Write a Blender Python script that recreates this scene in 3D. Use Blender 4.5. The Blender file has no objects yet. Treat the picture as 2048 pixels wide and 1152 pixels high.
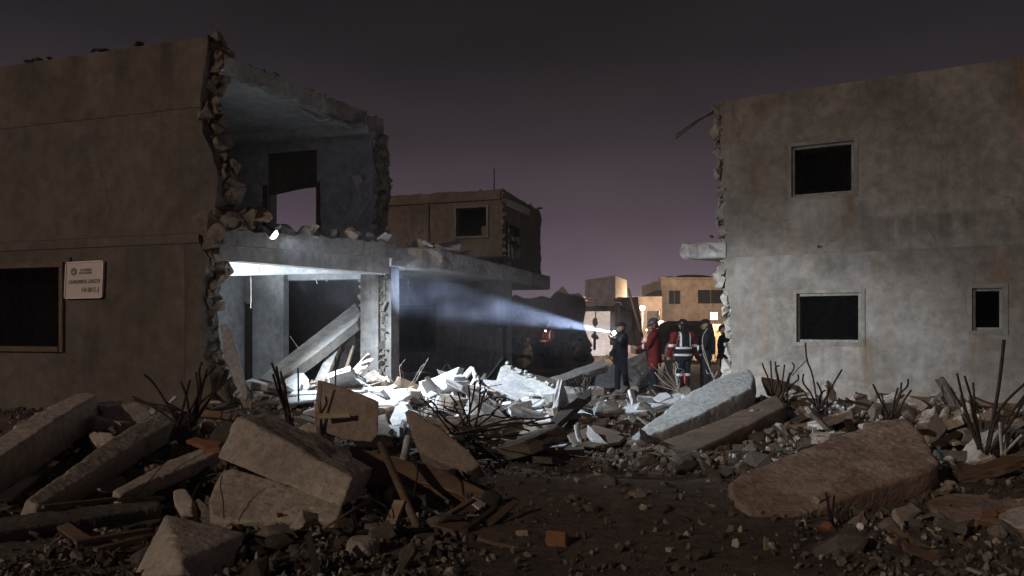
import bpy, bmesh, math, random
import numpy as np
from mathutils import Vector, Matrix, Quaternion, Euler, noise, geometry

# ------------------------------------------------------------------ camera, sky, light
scene = bpy.context.scene
COL = scene.collection
R = random.Random(11)
FPX, HX, HY, CH = 1600.0, 1024.0, 655.0, 1.62      # focal length and horizon in photograph pixels, eye height

cam = bpy.data.cameras.new("camera")
cam.sensor_width = 36.0
cam.lens = 36.0 * FPX / 2048.0
cam.shift_y = (HY - 576.0) / 2048.0
cam.clip_end = 1000.0
cam.clip_start = 0.05
camo = bpy.data.objects.new("camera", cam)
camo.location = (0, 0, CH)
camo.rotation_euler = (math.radians(90), 0, 0)
COL.objects.link(camo)
scene.camera = camo

world = bpy.data.worlds.new("World")
scene.world = world
world.use_nodes = True
wn = world.node_tree.nodes
wl = world.node_tree.links
wn.clear()
w_out = wn.new("ShaderNodeOutputWorld")
w_bg = wn.new("ShaderNodeBackground")
w_tc = wn.new("ShaderNodeTexCoord")
w_sep = wn.new("ShaderNodeSeparateXYZ")
w_ramp = wn.new("ShaderNodeValToRGB")
wl.new(w_tc.outputs["Generated"], w_sep.inputs[0])
wl.new(w_sep.outputs["Z"], w_ramp.inputs[0])
# night sky with the glow of a town low along the horizon, even all round
cr = w_ramp.color_ramp
cr.elements[0].position = 0.0
cr.elements[0].color = (0.160, 0.117, 0.152, 1)
cr.elements[1].position = 1.0
cr.elements[1].color = (0.0045, 0.0040, 0.0048, 1)
for pos, c in ((0.06, (0.122, 0.089, 0.117)), (0.13, (0.067, 0.049, 0.065)), (0.22, (0.033, 0.0255, 0.031)),
               (0.32, (0.0165, 0.0135, 0.0155)), (0.45, (0.0105, 0.0088, 0.0105))):
    e = cr.elements.new(pos)
    e.color = (*c, 1)
w_bg.inputs["Strength"].default_value = 1.2
# faint uneven murk over the whole sky
w_nz = wn.new("ShaderNodeTexNoise")
w_nz.inputs["Scale"].default_value = 2.6
w_nz.inputs["Detail"].default_value = 5
w_map = wn.new("ShaderNodeMapping")
w_map.inputs["Scale"].default_value = (1, 1, 3.2)
wl.new(w_tc.outputs["Generated"], w_map.inputs[0])
wl.new(w_map.outputs[0], w_nz.inputs["Vector"])
w_mr = wn.new("ShaderNodeMapRange")
w_mr.inputs["From Min"].default_value = 0.3
w_mr.inputs["From Max"].default_value = 0.7
w_mr.inputs["To Min"].default_value = 0.86
w_mr.inputs["To Max"].default_value = 1.14
wl.new(w_nz.outputs["Fac"], w_mr.inputs["Value"])
w_mul = wn.new("ShaderNodeMix")
w_mul.data_type = "RGBA"
w_mul.blend_type = "MULTIPLY"
w_mul.inputs[0].default_value = 1.0
wl.new(w_ramp.outputs[0], w_mul.inputs[6])
wl.new(w_mr.outputs[0], w_mul.inputs[7])
wl.new(w_mul.outputs[2], w_bg.inputs[0])
wl.new(w_bg.outputs[0], w_out.inputs[0])

sun = bpy.data.lights.new("sun", "SUN")
sun.energy = 0.76
sun.angle = math.radians(1.0)
sun.color = (1.0, 0.81, 0.66)
suno = bpy.data.objects.new("sun", sun)
SUN_TO = Vector((-0.62, -0.66, 0.36)).normalized()      # direction towards the low warm light, behind and left of the camera
suno.rotation_euler = SUN_TO.to_track_quat("Z", "Y").to_euler()
suno.location = (-20, -20, 20)
COL.objects.link(suno)

vs = scene.view_settings
vs.view_transform = "Standard"
vs.look = "None"
vs.exposure = 0.0
vs.gamma = 1.0
vs.use_curve_mapping = False
scene.cycles.use_denoising = True
scene.cycles.denoiser = "OPENIMAGEDENOISE"
scene.cycles.max_bounces = 6
scene.cycles.volume_bounces = 0
scene.cycles.sample_clamp_indirect = 3.0
scene.cycles.use_light_tree = True


def add_light(name, kind, loc, energy, color, aim=None, spot=None, blend=0.3, radius=0.05, size=None, parent=None):
    L = bpy.data.lights.new(name, kind)
    L.energy = energy
    L.color = color
    if kind == "SPOT":
        L.spot_size = math.radians(spot)
        L.spot_blend = blend
    if kind in ("SPOT", "POINT"):
        L.shadow_soft_size = radius
    if kind == "AREA":
        L.size = size
    o = bpy.data.objects.new(name, L)
    o.location = loc
    if aim is not None:
        o.rotation_euler = (Vector(loc) - Vector(aim)).to_track_quat("Z", "Y").to_euler()
    COL.objects.link(o)
    if parent is not None:
        o.parent = parent
        o.location = Vector(loc) - WL[parent.name]
    return o


# ------------------------------------------------------------------ helpers
WL = {}


def U(px, py, d):
    """the point of the place seen at a photograph pixel, d metres into the scene"""
    return Vector(((px - HX) / FPX * d, d, CH + (HY - py) / FPX * d))


def props(o, label=None, cat=None, group=None, kind=None):
    if label:
        o["label"] = label
    if cat:
        o["category"] = cat
    if group:
        o["group"] = group
    if kind or cat:
        o["kind"] = kind or "thing"
    return o


def empty(name, loc, label=None, cat=None, group=None):
    o = bpy.data.objects.new(name, None)
    o.location = loc
    o.empty_display_size = 0.1
    COL.objects.link(o)
    WL[o.name] = Vector(loc)
    props(o, label, cat, group)
    return o


def link(name, me, loc, parent=None, rot=None, scale=None):
    o = bpy.data.objects.new(name, me)
    COL.objects.link(o)
    WL[o.name] = Vector(loc)
    if parent is not None:
        o.parent = parent
        o.location = Vector(loc) - WL[parent.name]
    else:
        o.location = loc
    if rot is not None:
        o.rotation_euler = rot
    if scale is not None:
        o.scale = scale
    return o


def mk(name, verts, faces, mat, parent=None, origin=None, smooth=False, fix=True):
    vs_ = [Vector(v) for v in verts]
    if origin is None:
        c = Vector((0, 0, 0))
        for v in vs_:
            c += v
        c /= len(vs_)
        c.z = min(v.z for v in vs_)
        origin = c
    origin = Vector(origin)
    me = bpy.data.meshes.new(name)
    me.from_pydata([tuple(v - origin) for v in vs_], [], faces)
    if fix:
        bm = bmesh.new()
        bm.from_mesh(me)
        bmesh.ops.recalc_face_normals(bm, faces=bm.faces[:])
        bm.to_mesh(me)
        bm.free()
    me.update()
    if smooth:
        me.polygons.foreach_set("use_smooth", [True] * len(me.polygons))
    me.materials.append(mat)
    return link(name, me, origin, parent)


def outline_refine(pts, seg, jag, jagset, rnd):
    n = len(pts)
    nrm = Vector((0, 0, 0))
    for i in range(n):
        nrm += pts[i].cross(pts[(i + 1) % n])
    nrm.normalize()
    out, flags = [], []
    for i in range(n):
        a, b = pts[i], pts[(i + 1) % n]
        L = (b - a).length
        if L < 1e-6:
            continue
        k = max(1, int(round(L / seg)))
        inward = nrm.cross(b - a).normalized()
        jg = jag if (jagset is None or i in jagset) else 0.004
        for j in range(k):
            p = a.lerp(b, j / k)
            if j > 0 or jg > 0.01:
                p = p + inward * rnd.uniform(-0.35 * jg, jg) + (b - a) / L * rnd.uniform(-0.25, 0.25) * (L / k) * (1 if j else 0)
            out.append(p)
            flags.append(jg > 0.01)
    return out, flags, nrm


def prism_mesh(pts, ext, seg=0.16, jag=0.03, jagset=None, bevel=0.012, rough=None, rnd=R):
    """a slab: outline pts pushed along ext, chipped edges, uneven broken sides"""
    out, flags, nrm = outline_refine(pts, seg, jag, jagset, rnd)
    n = len(out)
    inw = []
    for i in range(n):
        t = (out[(i + 1) % n] - out[i - 1])
        inw.append(nrm.cross(t).normalized() if t.length > 1e-6 else Vector((0, 0, 0)))
    T = ext.length
    if rough is None:
        rough = min(0.05, T * 0.16)
    bt = min(bevel / max(T, 1e-4), 0.25)
    ts = [0, bt, 0.36, 0.68, 1 - bt, 1] if T > 0.09 else [0, bt, 1 - bt, 1]
    verts, faces = [], []
    for k, t in enumerate(ts):
        edge = k in (0, len(ts) - 1)
        mid = 1 < k < len(ts) - 2
        for i in range(n):
            p = out[i] + ext * t
            if edge:
                p = p + inw[i] * bevel * (rnd.uniform(0.6, 2.2) if flags[i] else rnd.uniform(0.7, 1.2))
            elif flags[i]:
                p = p + inw[i] * rnd.uniform(-rough, rough) * (1.0 if mid else 0.4)
                if mid:
                    p = p + ext * rnd.uniform(-0.07, 0.07)
            verts.append(p)
    faces.append(list(range(n)))
    m = len(ts)
    faces.append([(m - 1) * n + i for i in range(n)][::-1])
    for k in range(m - 1):
        for i in range(n):
            j = (i + 1) % n
            faces.append([k * n + j, k * n + i, (k + 1) * n + i, (k + 1) * n + j])
    return verts, faces


def prism(name, pts, ext, mat, parent=None, **kw):
    v, f = prism_mesh([Vector(p) for p in pts], Vector(ext), **kw)
    return mk(name, v, f, mat, parent)


def plane_pts(poly, ref):
    a, b, c = (U(*r) for r in ref)
    n = (b - a).cross(c - a).normalized()
    o = Vector((0, 0, CH))
    if n.dot(o - a) < 0:
        n = -n
    out = []
    for px, py in poly:
        d = U(px, py, 1.0) - o
        t = n.dot(a - o) / n.dot(d)
        out.append(o + d * t)
    return out, n


def roughen(o, voxel, amp=0.006, chip=0.9, seed=0.0):
    """turn a clean slab into weathered broken concrete: worn uneven edges, chips and a wavy face, all real relief"""
    me = o.data
    rm = o.modifiers.new("grain", "REMESH")
    rm.mode = "VOXEL"
    rm.voxel_size = voxel
    bpy.context.view_layer.update()
    new = bpy.data.meshes.new_from_object(o.evaluated_get(bpy.context.evaluated_depsgraph_get()))
    o.modifiers.clear()
    nv = len(new.vertices)
    if nv < 50:
        return
    co = np.zeros(nv * 3); new.vertices.foreach_get("co", co); co = co.reshape(-1, 3)
    ed_ = np.zeros(len(new.edges) * 2, int); new.edges.foreach_get("vertices", ed_); ed_ = ed_.reshape(-1, 2)
    deg = np.bincount(ed_.ravel(), minlength=nv).astype(float)[:, None]

    def lap(c):
        a = np.zeros_like(c)
        np.add.at(a, ed_[:, 0], c[ed_[:, 1]])
        np.add.at(a, ed_[:, 1], c[ed_[:, 0]])
        return a / np.maximum(deg, 1)
    c1 = co
    for _ in range(1):
        c1 = c1 * .35 + lap(c1) * .65
    c2 = c1
    for _ in range(5):
        c2 = lap(c2)
    wear = c2 - c1                                       # points inward at edges and corners, nil on flats
    new.vertices.foreach_set("co", c1.ravel()); new.update()
    no = np.zeros(nv * 3); new.vertices.foreach_get("normal", no); no = no.reshape(-1, 3)
    out = np.empty_like(c1)
    sd = Vector((seed, seed * 1.7, seed * .3))
    for i in range(nv):
        p = Vector(c1[i]) + sd
        big = noise.noise(p * 5.0)
        mid_ = noise.noise(p * 14.0)
        fin = noise.noise(p * 38.0)
        k = max(0.0, -.12 + big * 2.4 + mid_ * 1.3)
        pit = -max(0.0, mid_ - .42) * .03
        out[i] = c1[i] + wear[i] * chip * k * 2.6 + no[i] * (amp * (mid_ + .6 * fin) + pit)
    new.vertices.foreach_set("co", out.ravel())
    new.polygons.foreach_set("use_smooth", [True] * len(new.polygons))
    new.materials.clear()
    new.materials.append(me.materials[0])
    new.update()
    new.set_sharp_from_angle(angle=math.radians(33))
    o.data = new
    bpy.data.meshes.remove(me)


SOFT = ("brown_board", "brown_concrete")
ROUGH = ("broken_concrete", "grimy_concrete", "pale_concrete", "earthy_concrete", "brown_concrete", "brown_board")


def slab(name, label, cat, poly, ref, thick, mat, group=None, ext=None, parent=None, **kw):
    pts, n = plane_pts(poly, ref)
    e = -n * thick if ext is None else Vector(ext)
    if parent is None and mat.name in ROUGH and e.length >= 0.075:
        kw["jag"] = min(kw.get("jag", .03), .018)
        kw["rough"] = .01
        kw["seg"] = max(kw.get("seg", .16), .24)
    o = prism(name, pts, e, mat, parent, **kw)
    dm_ = max(o.dimensions) if max(o.dimensions) > 0 else 1.0
    if parent is None and mat.name in ROUGH and e.length >= 0.075:
        dist = sum(r[2] for r in ref) / 3
        roughen(o, max(0.011, min(0.026, dist * .0017)), (.008 if mat.name == "earthy_concrete" else .006) if mat.name not in SOFT else .003, .8 if mat.name not in SOFT else .4, dist * 3.3 + poly[0][0] * .013)
    if parent is None:
        props(o, label, cat, group)
    return o


def bar(name, p0, p1, w, h, mat, parent=None, up=(0, 0, 1), **kw):
    """straight rectangular member between two points"""
    p0, p1 = Vector(p0), Vector(p1)
    ax = (p1 - p0).normalized()
    side = ax.cross(Vector(up))
    if side.length < 1e-3:
        side = ax.cross(Vector((1, 0, 0)))
    side.normalize()
    upv = side.cross(ax).normalized()
    a = p0 + side * (-w / 2) + upv * (-h / 2)
    pts = [a, a + side * w, a + side * w + upv * h, a + upv * h]
    kw.setdefault("seg", 10)
    kw.setdefault("jag", 0.0)
    kw.setdefault("bevel", min(0.008, w * 0.12, h * 0.12))
    # outline = the cross-section, extruded along the length
    return prism(name, pts, p1 - p0, mat, parent, **kw)


def smooth_pts(pts, k=4):
    pts = [Vector(p) for p in pts]
    if len(pts) < 3:
        return pts
    out = []
    for i in range(len(pts) - 1):
        p0 = pts[max(i - 1, 0)]
        p1, p2 = pts[i], pts[i + 1]
        p3 = pts[min(i + 2, len(pts) - 1)]
        for j in range(k):
            t = j / k
            out.append(0.5 * ((2 * p1) + (-p0 + p2) * t + (2 * p0 - 5 * p1 + 4 * p2 - p3) * t * t + (-p0 + 3 * p1 - 3 * p2 + p3) * t ** 3))
    out.append(pts[-1])
    return out


def tube_mesh(pts, r, sides=6, taper=None):
    n = len(pts)
    verts, faces = [], []
    prev = None
    for i, p in enumerate(pts):
        t = (pts[min(i + 1, n - 1)] - pts[max(i - 1, 0)]).normalized()
        if prev is None:
            s = t.cross(Vector((0, 0, 1)))
            if s.length < 0.05:
                s = t.cross(Vector((1, 0, 0)))
        else:
            s = prev - t * prev.dot(t)
        s.normalize()
        prev = s
        u = t.cross(s)
        rr = r if taper is None else r + (taper - r) * i / (n - 1)
        for k in range(sides):
            a = 2 * math.pi * k / sides
            verts.append(p + s * math.cos(a) * rr + u * math.sin(a) * rr)
    for i in range(n - 1):
        for k in range(sides):
            j = (k + 1) % sides
            faces.append([i * sides + k, i * sides + j, (i + 1) * sides + j, (i + 1) * sides + k])
    faces.append(list(range(sides))[::-1])
    faces.append([(n - 1) * sides + k for k in range(sides)])
    return verts, faces


def tube(name, pts, r, mat, parent=None, sides=6, curve=True, taper=None, smooth=True):
    pts = smooth_pts(pts) if curve else [Vector(p) for p in pts]
    v, f = tube_mesh(pts, r, sides, taper)
    return mk(name, v, f, mat, parent, origin=pts[0], smooth=smooth)


def lathe(name, prof, org, axis, mat, parent=None, sides=20, smooth=True):
    """profile [(radius, distance along axis)] turned round an axis"""
    axis = Vector(axis).normalized()
    s = axis.cross(Vector((0, 0, 1)))
    if s.length < 0.05:
        s = axis.cross(Vector((1, 0, 0)))
    s.normalize()
    u = axis.cross(s)
    org = Vector(org)
    verts, faces = [], []
    for r, h in prof:
        for k in range(sides):
            a = 2 * math.pi * k / sides
            verts.append(org + axis * h + (s * math.cos(a) + u * math.sin(a)) * max(r, 1e-4))
    m = len(prof)
    for i in range(m - 1):
        for k in range(sides):
            j = (k + 1) % sides
            faces.append([i * sides + k, i * sides + j, (i + 1) * sides + j, (i + 1) * sides + k])
    faces.append(list(range(sides))[::-1])
    faces.append([(m - 1) * sides + k for k in range(sides)])
    return mk(name, verts, faces, mat, parent, origin=org, smooth=smooth)


def wallpoly(name, org, dr, nrm, outline, holes, thick, mat, parent=None, rough=0.0):
    """upright wall: outline and holes in (distance along dr, height), pushed along nrm"""
    org, dr, nrm = Vector(org), Vector(dr), Vector(nrm)
    loops = [outline] + list(holes)
    flat = []
    polys = []
    for lp in loops:
        vv = [Vector((p[0], p[1], 0)) for p in lp]
        polys.append(vv)
        flat += vv
    tris = geometry.tessellate_polygon(polys)
    n = len(flat)

    def W(p, t):
        q = org + dr * p.x + nrm * t
        return Vector((q.x, q.y, p.y))
    verts = [W(p, 0) for p in flat] + [W(p, thick) for p in flat]
    faces = [list(t) for t in tris] + [[i + n for i in t][::-1] for t in tris]
    k = 0
    for lp in loops:
        m = len(lp)
        for i in range(m):
            j = (i + 1) % m
            faces.append([k + i, k + j, k + j + n, k + i + n])
        k += m
    return mk(name, verts, faces, mat, parent)


def on_wall(org, dr, px, py):
    """(distance along the wall, height) of a photograph pixel that lies on that wall's face"""
    k = (px - HX) / FPX
    s = (k * org[1] - org[0]) / (dr[0] - k * dr[1])
    Y = org[1] + dr[1] * s
    return s, CH + (HY - py) / FPX * Y


def hull_mesh(name, pts, mat, bevel=0.0):
    bm = bmesh.new()
    for p in pts:
        bm.verts.new(p)
    r = bmesh.ops.convex_hull(bm, input=bm.verts[:])
    dead = [v for v in bm.verts if not v.link_faces]
    bmesh.ops.delete(bm, geom=dead, context="VERTS")
    bmesh.ops.dissolve_limit(bm, angle_limit=0.16, verts=bm.verts[:], edges=bm.edges[:])
    if bevel:
        bmesh.ops.bevel(bm, geom=bm.edges[:], offset=bevel, segments=1, affect="EDGES", clamp_overlap=True)
    bmesh.ops.recalc_face_normals(bm, faces=bm.faces[:])
    me = bpy.data.meshes.new(name)
    bm.to_mesh(me)
    bm.free()
    me.materials.append(mat)
    return me


# ------------------------------------------------------------------ materials
def new_mat(name):
    m = bpy.data.materials.new(name)
    m.use_nodes = True
    nt = m.node_tree
    nt.nodes.clear()
    out = nt.nodes.new("ShaderNodeOutputMaterial")
    b = nt.nodes.new("ShaderNodeBsdfPrincipled")
    nt.links.new(b.outputs[0], out.inputs[0])
    return m, nt, b


def N(nt, kind, **kw):
    n = nt.nodes.new(kind)
    for k, v in kw.items():
        setattr(n, k, v)
    return n


def coords(nt, scale=(1, 1, 1)):
    tc = N(nt, "ShaderNodeTexCoord")
    oi = N(nt, "ShaderNodeObjectInfo")
    mul = N(nt, "ShaderNodeVectorMath", operation="SCALE")
    cmb = N(nt, "ShaderNodeCombineXYZ")
    for i in range(3):
        nt.links.new(oi.outputs["Random"], cmb.inputs[i])
    nt.links.new(cmb.outputs[0], mul.inputs[0])
    mul.inputs["Scale"].default_value = 37.0
    add = N(nt, "ShaderNodeVectorMath", operation="ADD")
    nt.links.new(tc.outputs["Object"], add.inputs[0])
    nt.links.new(mul.outputs[0], add.inputs[1])
    return add.outputs[0]


def noise_tex(nt, vec, scale, detail=6, rough=0.6, stretch=None, dist=0.0):
    if stretch:
        mp = N(nt, "ShaderNodeMapping")
        mp.inputs["Scale"].default_value = stretch
        nt.links.new(vec, mp.inputs[0])
        vec = mp.outputs[0]
    n = N(nt, "ShaderNodeTexNoise")
    n.inputs["Scale"].default_value = scale
    n.inputs["Detail"].default_value = detail
    n.inputs["Roughness"].default_value = rough
    n.inputs["Distortion"].default_value = dist
    nt.links.new(vec, n.inputs["Vector"])
    return n.outputs["Fac"]


def ramp(nt, fac, lo, hi, a=0.0, b=1.0):
    m = N(nt, "ShaderNodeMapRange")
    m.inputs["From Min"].default_value = lo
    m.inputs["From Max"].default_value = hi
    m.inputs["To Min"].default_value = a
    m.inputs["To Max"].default_value = b
    nt.links.new(fac, m.inputs["Value"])
    return m.outputs[0]


def mix(nt, fac, a, b, mode="MIX"):
    m = N(nt, "ShaderNodeMix", data_type="RGBA", blend_type=mode)
    for sock, v in ((m.inputs["Factor"], fac), (m.inputs["A"], a), (m.inputs["B"], b)):
        pass
    fs, as_, bs = m.inputs[0], m.inputs[6], m.inputs[7]
    for s, v in ((fs, fac), (as_, a), (bs, b)):
        if isinstance(v, (int, float)):
            s.default_value = v
        elif isinstance(v, tuple):
            s.default_value = (*v, 1)
        else:
            nt.links.new(v, s)
    return m.outputs[2]


def concrete(name, c1, c2, stain=(0.08, 0.06, 0.045), streak=0.35, big=0.7, bump=0.35, spots=0.5, rough=0.92, rust=0.0, patch=None, cracks=0.0):
    m, nt, b = new_mat(name)
    v = coords(nt)
    n1 = noise_tex(nt, v, big, 8, 0.65, dist=0.4)
    n2 = noise_tex(nt, v, big * 7, 7, 0.65)
    n3 = noise_tex(nt, v, 55, 4, 0.6)
    col = mix(nt, ramp(nt, n1, 0.33, 0.68), c1, c2)
    col = mix(nt, 1.0, col, ramp(nt, n2, 0.28, 0.75, 0.62, 1.22), "MULTIPLY")
    if patch:
        n5 = noise_tex(nt, v, big * 1.9, 5, 0.5, dist=0.8)
        col = mix(nt, ramp(nt, n5, 0.47, 0.70, 0, 0.8), col, patch)
    if streak:
        s = noise_tex(nt, v, 1.0, 5, 0.6, stretch=(5.5, 5.5, 0.33))
        s2 = noise_tex(nt, v, 0.45, 3, 0.5)
        f = N(nt, "ShaderNodeMath", operation="MULTIPLY")
        nt.links.new(ramp(nt, s, 0.48, 0.72, 0, streak), f.inputs[0])
        nt.links.new(ramp(nt, s2, 0.35, 0.6, 0.2, 1.0), f.inputs[1])
        col = mix(nt, f.outputs[0], col, stain)
    if rust:
        s = noise_tex(nt, v, 1.0, 5, 0.55, stretch=(2.2, 2.2, 0.25))
        col = mix(nt, ramp(nt, s, 0.56, 0.75, 0, rust), col, (0.20, 0.105, 0.04))
    if cracks:
        wob = N(nt, "ShaderNodeTexNoise")
        wob.inputs["Scale"].default_value = 2.3
        wob.inputs["Detail"].default_value = 6
        nt.links.new(v, wob.inputs["Vector"])
        va = N(nt, "ShaderNodeVectorMath", operation="MULTIPLY_ADD")
        nt.links.new(wob.outputs["Color"], va.inputs[0])
        va.inputs[1].default_value = (0.55, 0.55, 0.55)
        nt.links.new(v, va.inputs[2])
        vo = N(nt, "ShaderNodeTexVoronoi", feature="DISTANCE_TO_EDGE")
        vo.inputs["Scale"].default_value = 0.42
        nt.links.new(va.outputs[0], vo.inputs["Vector"])
        msk = noise_tex(nt, v, 0.6, 2, 0.5)
        f = N(nt, "ShaderNodeMath", operation="MULTIPLY")
        nt.links.new(ramp(nt, vo.outputs["Distance"], 0.0015, 0.006, cracks, 0.0), f.inputs[0])
        nt.links.new(ramp(nt, msk, 0.5, 0.56, 0, 1), f.inputs[1])
        col = mix(nt, f.outputs[0], col, (0.03, 0.025, 0.02))
    if spots:
        p = noise_tex(nt, v, 17, 3, 0.5)
        col = mix(nt, ramp(nt, p, 0.66, 0.74, 0, spots), col, stain)
    nt.links.new(col, b.inputs["Base Color"])
    b.inputs["Roughness"].default_value = rough
    b.inputs["Specular IOR Level"].default_value = 0.25
    ad = N(nt, "ShaderNodeMath", operation="MULTIPLY_ADD")
    nt.links.new(n3, ad.inputs[0])
    ad.inputs[1].default_value = 0.35
    nt.links.new(n2, ad.inputs[2])
    bp = N(nt, "ShaderNodeBump")
    bp.inputs["Strength"].default_value = bump
    bp.inputs["Distance"].default_value = 0.04
    nt.links.new(ad.outputs[0], bp.inputs["Height"])
    nt.links.new(bp.outputs[0], b.inputs["Normal"])
    return m


def wood(name, c1, c2, rough=0.75):
    m, nt, b = new_mat(name)
    v = coords(nt)
    n1 = noise_tex(nt, v, 1.0, 6, 0.6, stretch=(3, 14, 22), dist=0.5)
    n2 = noise_tex(nt, v, 3, 4, 0.6)
    col = mix(nt, ramp(nt, n1, 0.35, 0.65), c1, c2)
    col = mix(nt, 1.0, col, ramp(nt, n2, 0.3, 0.7, 0.7, 1.15), "MULTIPLY")
    nt.links.new(col, b.inputs["Base Color"])
    b.inputs["Roughness"].default_value = rough
    bp = N(nt, "ShaderNodeBump")
    bp.inputs["Strength"].default_value = 0.25
    bp.inputs["Distance"].default_value = 0.01
    nt.links.new(n1, bp.inputs["Height"])
    nt.links.new(bp.outputs[0], b.inputs["Normal"])
    return m


def plain(name, c, rough=0.7, metal=0.0, vary=0.25, scale=9, emit=None, estr=1.0, bump=0.0):
    m, nt, b = new_mat(name)
    v = coords(nt)
    n1 = noise_tex(nt, v, scale, 5, 0.6)
    col = mix(nt, 1.0, tuple(c), ramp(nt, n1, 0.3, 0.7, 1 - vary, 1 + vary), "MULTIPLY")
    nt.links.new(col, b.inputs["Base Color"])
    b.inputs["Roughness"].default_value = rough
    b.inputs["Metallic"].default_value = metal
    if emit:
        b.inputs["Emission Color"].default_value = (*emit, 1)
        b.inputs["Emission Strength"].default_value = estr
    if bump:
        bp = N(nt, "ShaderNodeBump")
        bp.inputs["Strength"].default_value = bump
        bp.inputs["Distance"].default_value = 0.02
        nt.links.new(n1, bp.inputs["Height"])
        nt.links.new(bp.outputs[0], b.inputs["Normal"])
    return m


M = {}
M["facade_left"] = concrete("facade_left_plaster", (0.165, 0.139, 0.116), (0.110, 0.093, 0.078), streak=0.5, big=0.5, bump=0.3, cracks=0.3)
M["facade_top"] = concrete("facade_top_plaster", (0.165, 0.135, 0.108), (0.103, 0.084, 0.069), streak=0.85, big=0.6, bump=0.22)
M["facade_right"] = concrete("facade_right_plaster", (0.225, 0.20, 0.174), (0.125, 0.108, 0.092), streak=0.45, big=0.75, bump=0.35, rust=0.4, cracks=0.3)
M["interior"] = concrete("interior_plaster", (0.60, 0.61, 0.61), (0.36, 0.365, 0.37), streak=0.3, big=0.8, bump=0.25)
M["ceiling"] = concrete("ceiling_concrete", (0.62, 0.63, 0.63), (0.38, 0.39, 0.395), streak=0.0, big=0.9, bump=0.25)
M["slab_edge"] = concrete("slab_edge_concrete", (0.46, 0.44, 0.41), (0.26, 0.24, 0.22), streak=0.6, big=1.1, bump=0.45)
M["concrete"] = concrete("broken_concrete", (0.53, 0.45, 0.375), (0.36, 0.30, 0.245), streak=0.0, big=1.6, bump=0.5)
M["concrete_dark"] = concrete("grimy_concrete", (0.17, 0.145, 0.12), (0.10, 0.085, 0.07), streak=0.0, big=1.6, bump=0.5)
M["concrete_pale"] = concrete("pale_concrete", (0.50, 0.50, 0.48), (0.36, 0.36, 0.34), streak=0.0, big=1.5, bump=0.4)
M["concrete_earth"] = concrete("earthy_concrete", (0.40, 0.275, 0.20), (0.24, 0.165, 0.12), streak=0.0, big=1.3, bump=0.5, patch=(0.47, 0.36, 0.28))
M["concrete_brown"] = concrete("brown_concrete", (0.36, 0.285, 0.225), (0.25, 0.195, 0.155), streak=0.0, big=1.8, bump=0.5)
M["plaster_white"] = concrete("white_plaster", (0.68, 0.68, 0.68), (0.50, 0.50, 0.50), streak=0.0, big=2.5, bump=0.2, spots=0.3)
M["plaster_grey"] = concrete("grey_plaster", (0.46, 0.45, 0.43), (0.30, 0.29, 0.28), streak=0.0, big=2.5, bump=0.3)
M["rubble_fill"] = concrete("wall_rubble_fill", (0.36, 0.28, 0.205), (0.20, 0.15, 0.11), streak=0.0, big=3.0, bump=0.9)
M["rubble_fill_pale"] = concrete("pale_wall_rubble_fill", (0.46, 0.42, 0.36), (0.28, 0.25, 0.20), streak=0.0, big=3.0, bump=0.9)
M["stone"] = concrete("field_stone", (0.34, 0.29, 0.24), (0.20, 0.17, 0.14), streak=0.0, big=5.0, bump=0.8)
M["stone_dark"] = concrete("dark_stone", (0.13, 0.105, 0.085), (0.075, 0.06, 0.05), streak=0.0, big=5.0, bump=0.8)
M["stone_pale"] = concrete("pale_stone", (0.52, 0.47, 0.40), (0.38, 0.33, 0.28), streak=0.0, big=5.0, bump=0.9)
M["brick"] = concrete("fired_brick", (0.33, 0.15, 0.08), (0.24, 0.11, 0.06), streak=0.0, big=6.0, bump=0.5, spots=0.3)
M["far_wall_orange"] = concrete("far_ochre_plaster", (0.46, 0.36, 0.30), (0.37, 0.29, 0.24), streak=0.25, big=0.4, bump=0.1)
M["far_wall_grey"] = concrete("far_grey_plaster", (0.36, 0.33, 0.36), (0.28, 0.255, 0.28), streak=0.3, big=0.5, bump=0.15)
M["mid_wall"] = concrete("dark_streaked_plaster", (0.20, 0.155, 0.125), (0.11, 0.09, 0.075), streak=0.6, big=0.8, bump=0.35)  # dark plaster tone with vertical streaks
M["slab_pale"] = concrete("pale_slab_concrete", (0.70, 0.68, 0.64), (0.46, 0.44, 0.41), streak=0.5, big=1.1, bump=0.45)
M["wing_wall"] = concrete("wing_plaster", (0.52, 0.43, 0.37), (0.34, 0.28, 0.24), streak=0.5, big=0.8, bump=0.35)
M["wood"] = wood("weathered_timber", (0.20, 0.13, 0.08), (0.12, 0.075, 0.045))
M["wood_pale"] = wood("pale_timber", (0.42, 0.32, 0.21), (0.30, 0.22, 0.14))
M["wood_dark"] = wood("charred_timber", (0.055, 0.042, 0.034), (0.028, 0.022, 0.018))
M["board_brown"] = wood("brown_board", (0.17, 0.115, 0.08), (0.11, 0.075, 0.052))
M["rust"] = plain("rusted_steel", (0.042, 0.026, 0.019), 0.8, 0.3, 0.4, 20)
M["rod_pale"] = plain("dusty_steel", (0.42, 0.36, 0.30), 0.7, 0.1, 0.25, 20)
M["black"] = plain("black_plastic", (0.015, 0.015, 0.016), 0.55)
M["metal"] = plain("dark_metal", (0.06, 0.06, 0.06), 0.5, 0.6)
M["frame"] = concrete("window_frame_render", (0.22, 0.21, 0.18), (0.13, 0.12, 0.105), streak=0.2, big=2.0, bump=0.3)
M["frame_brown"] = concrete("brown_window_frame", (0.20, 0.145, 0.10), (0.13, 0.095, 0.07), streak=0.3, big=2.0, bump=0.3)
M["door"] = plain("painted_door", (0.36, 0.38, 0.40), 0.6, 0, 0.15, 3)
M["sign"] = plain("sign_enamel", (0.62, 0.52, 0.47), 0.5, 0, 0.06, 6)
M["sign_edge"] = plain("sign_frame_metal", (0.72, 0.64, 0.58), 0.4, 0.2, 0.1)
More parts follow.
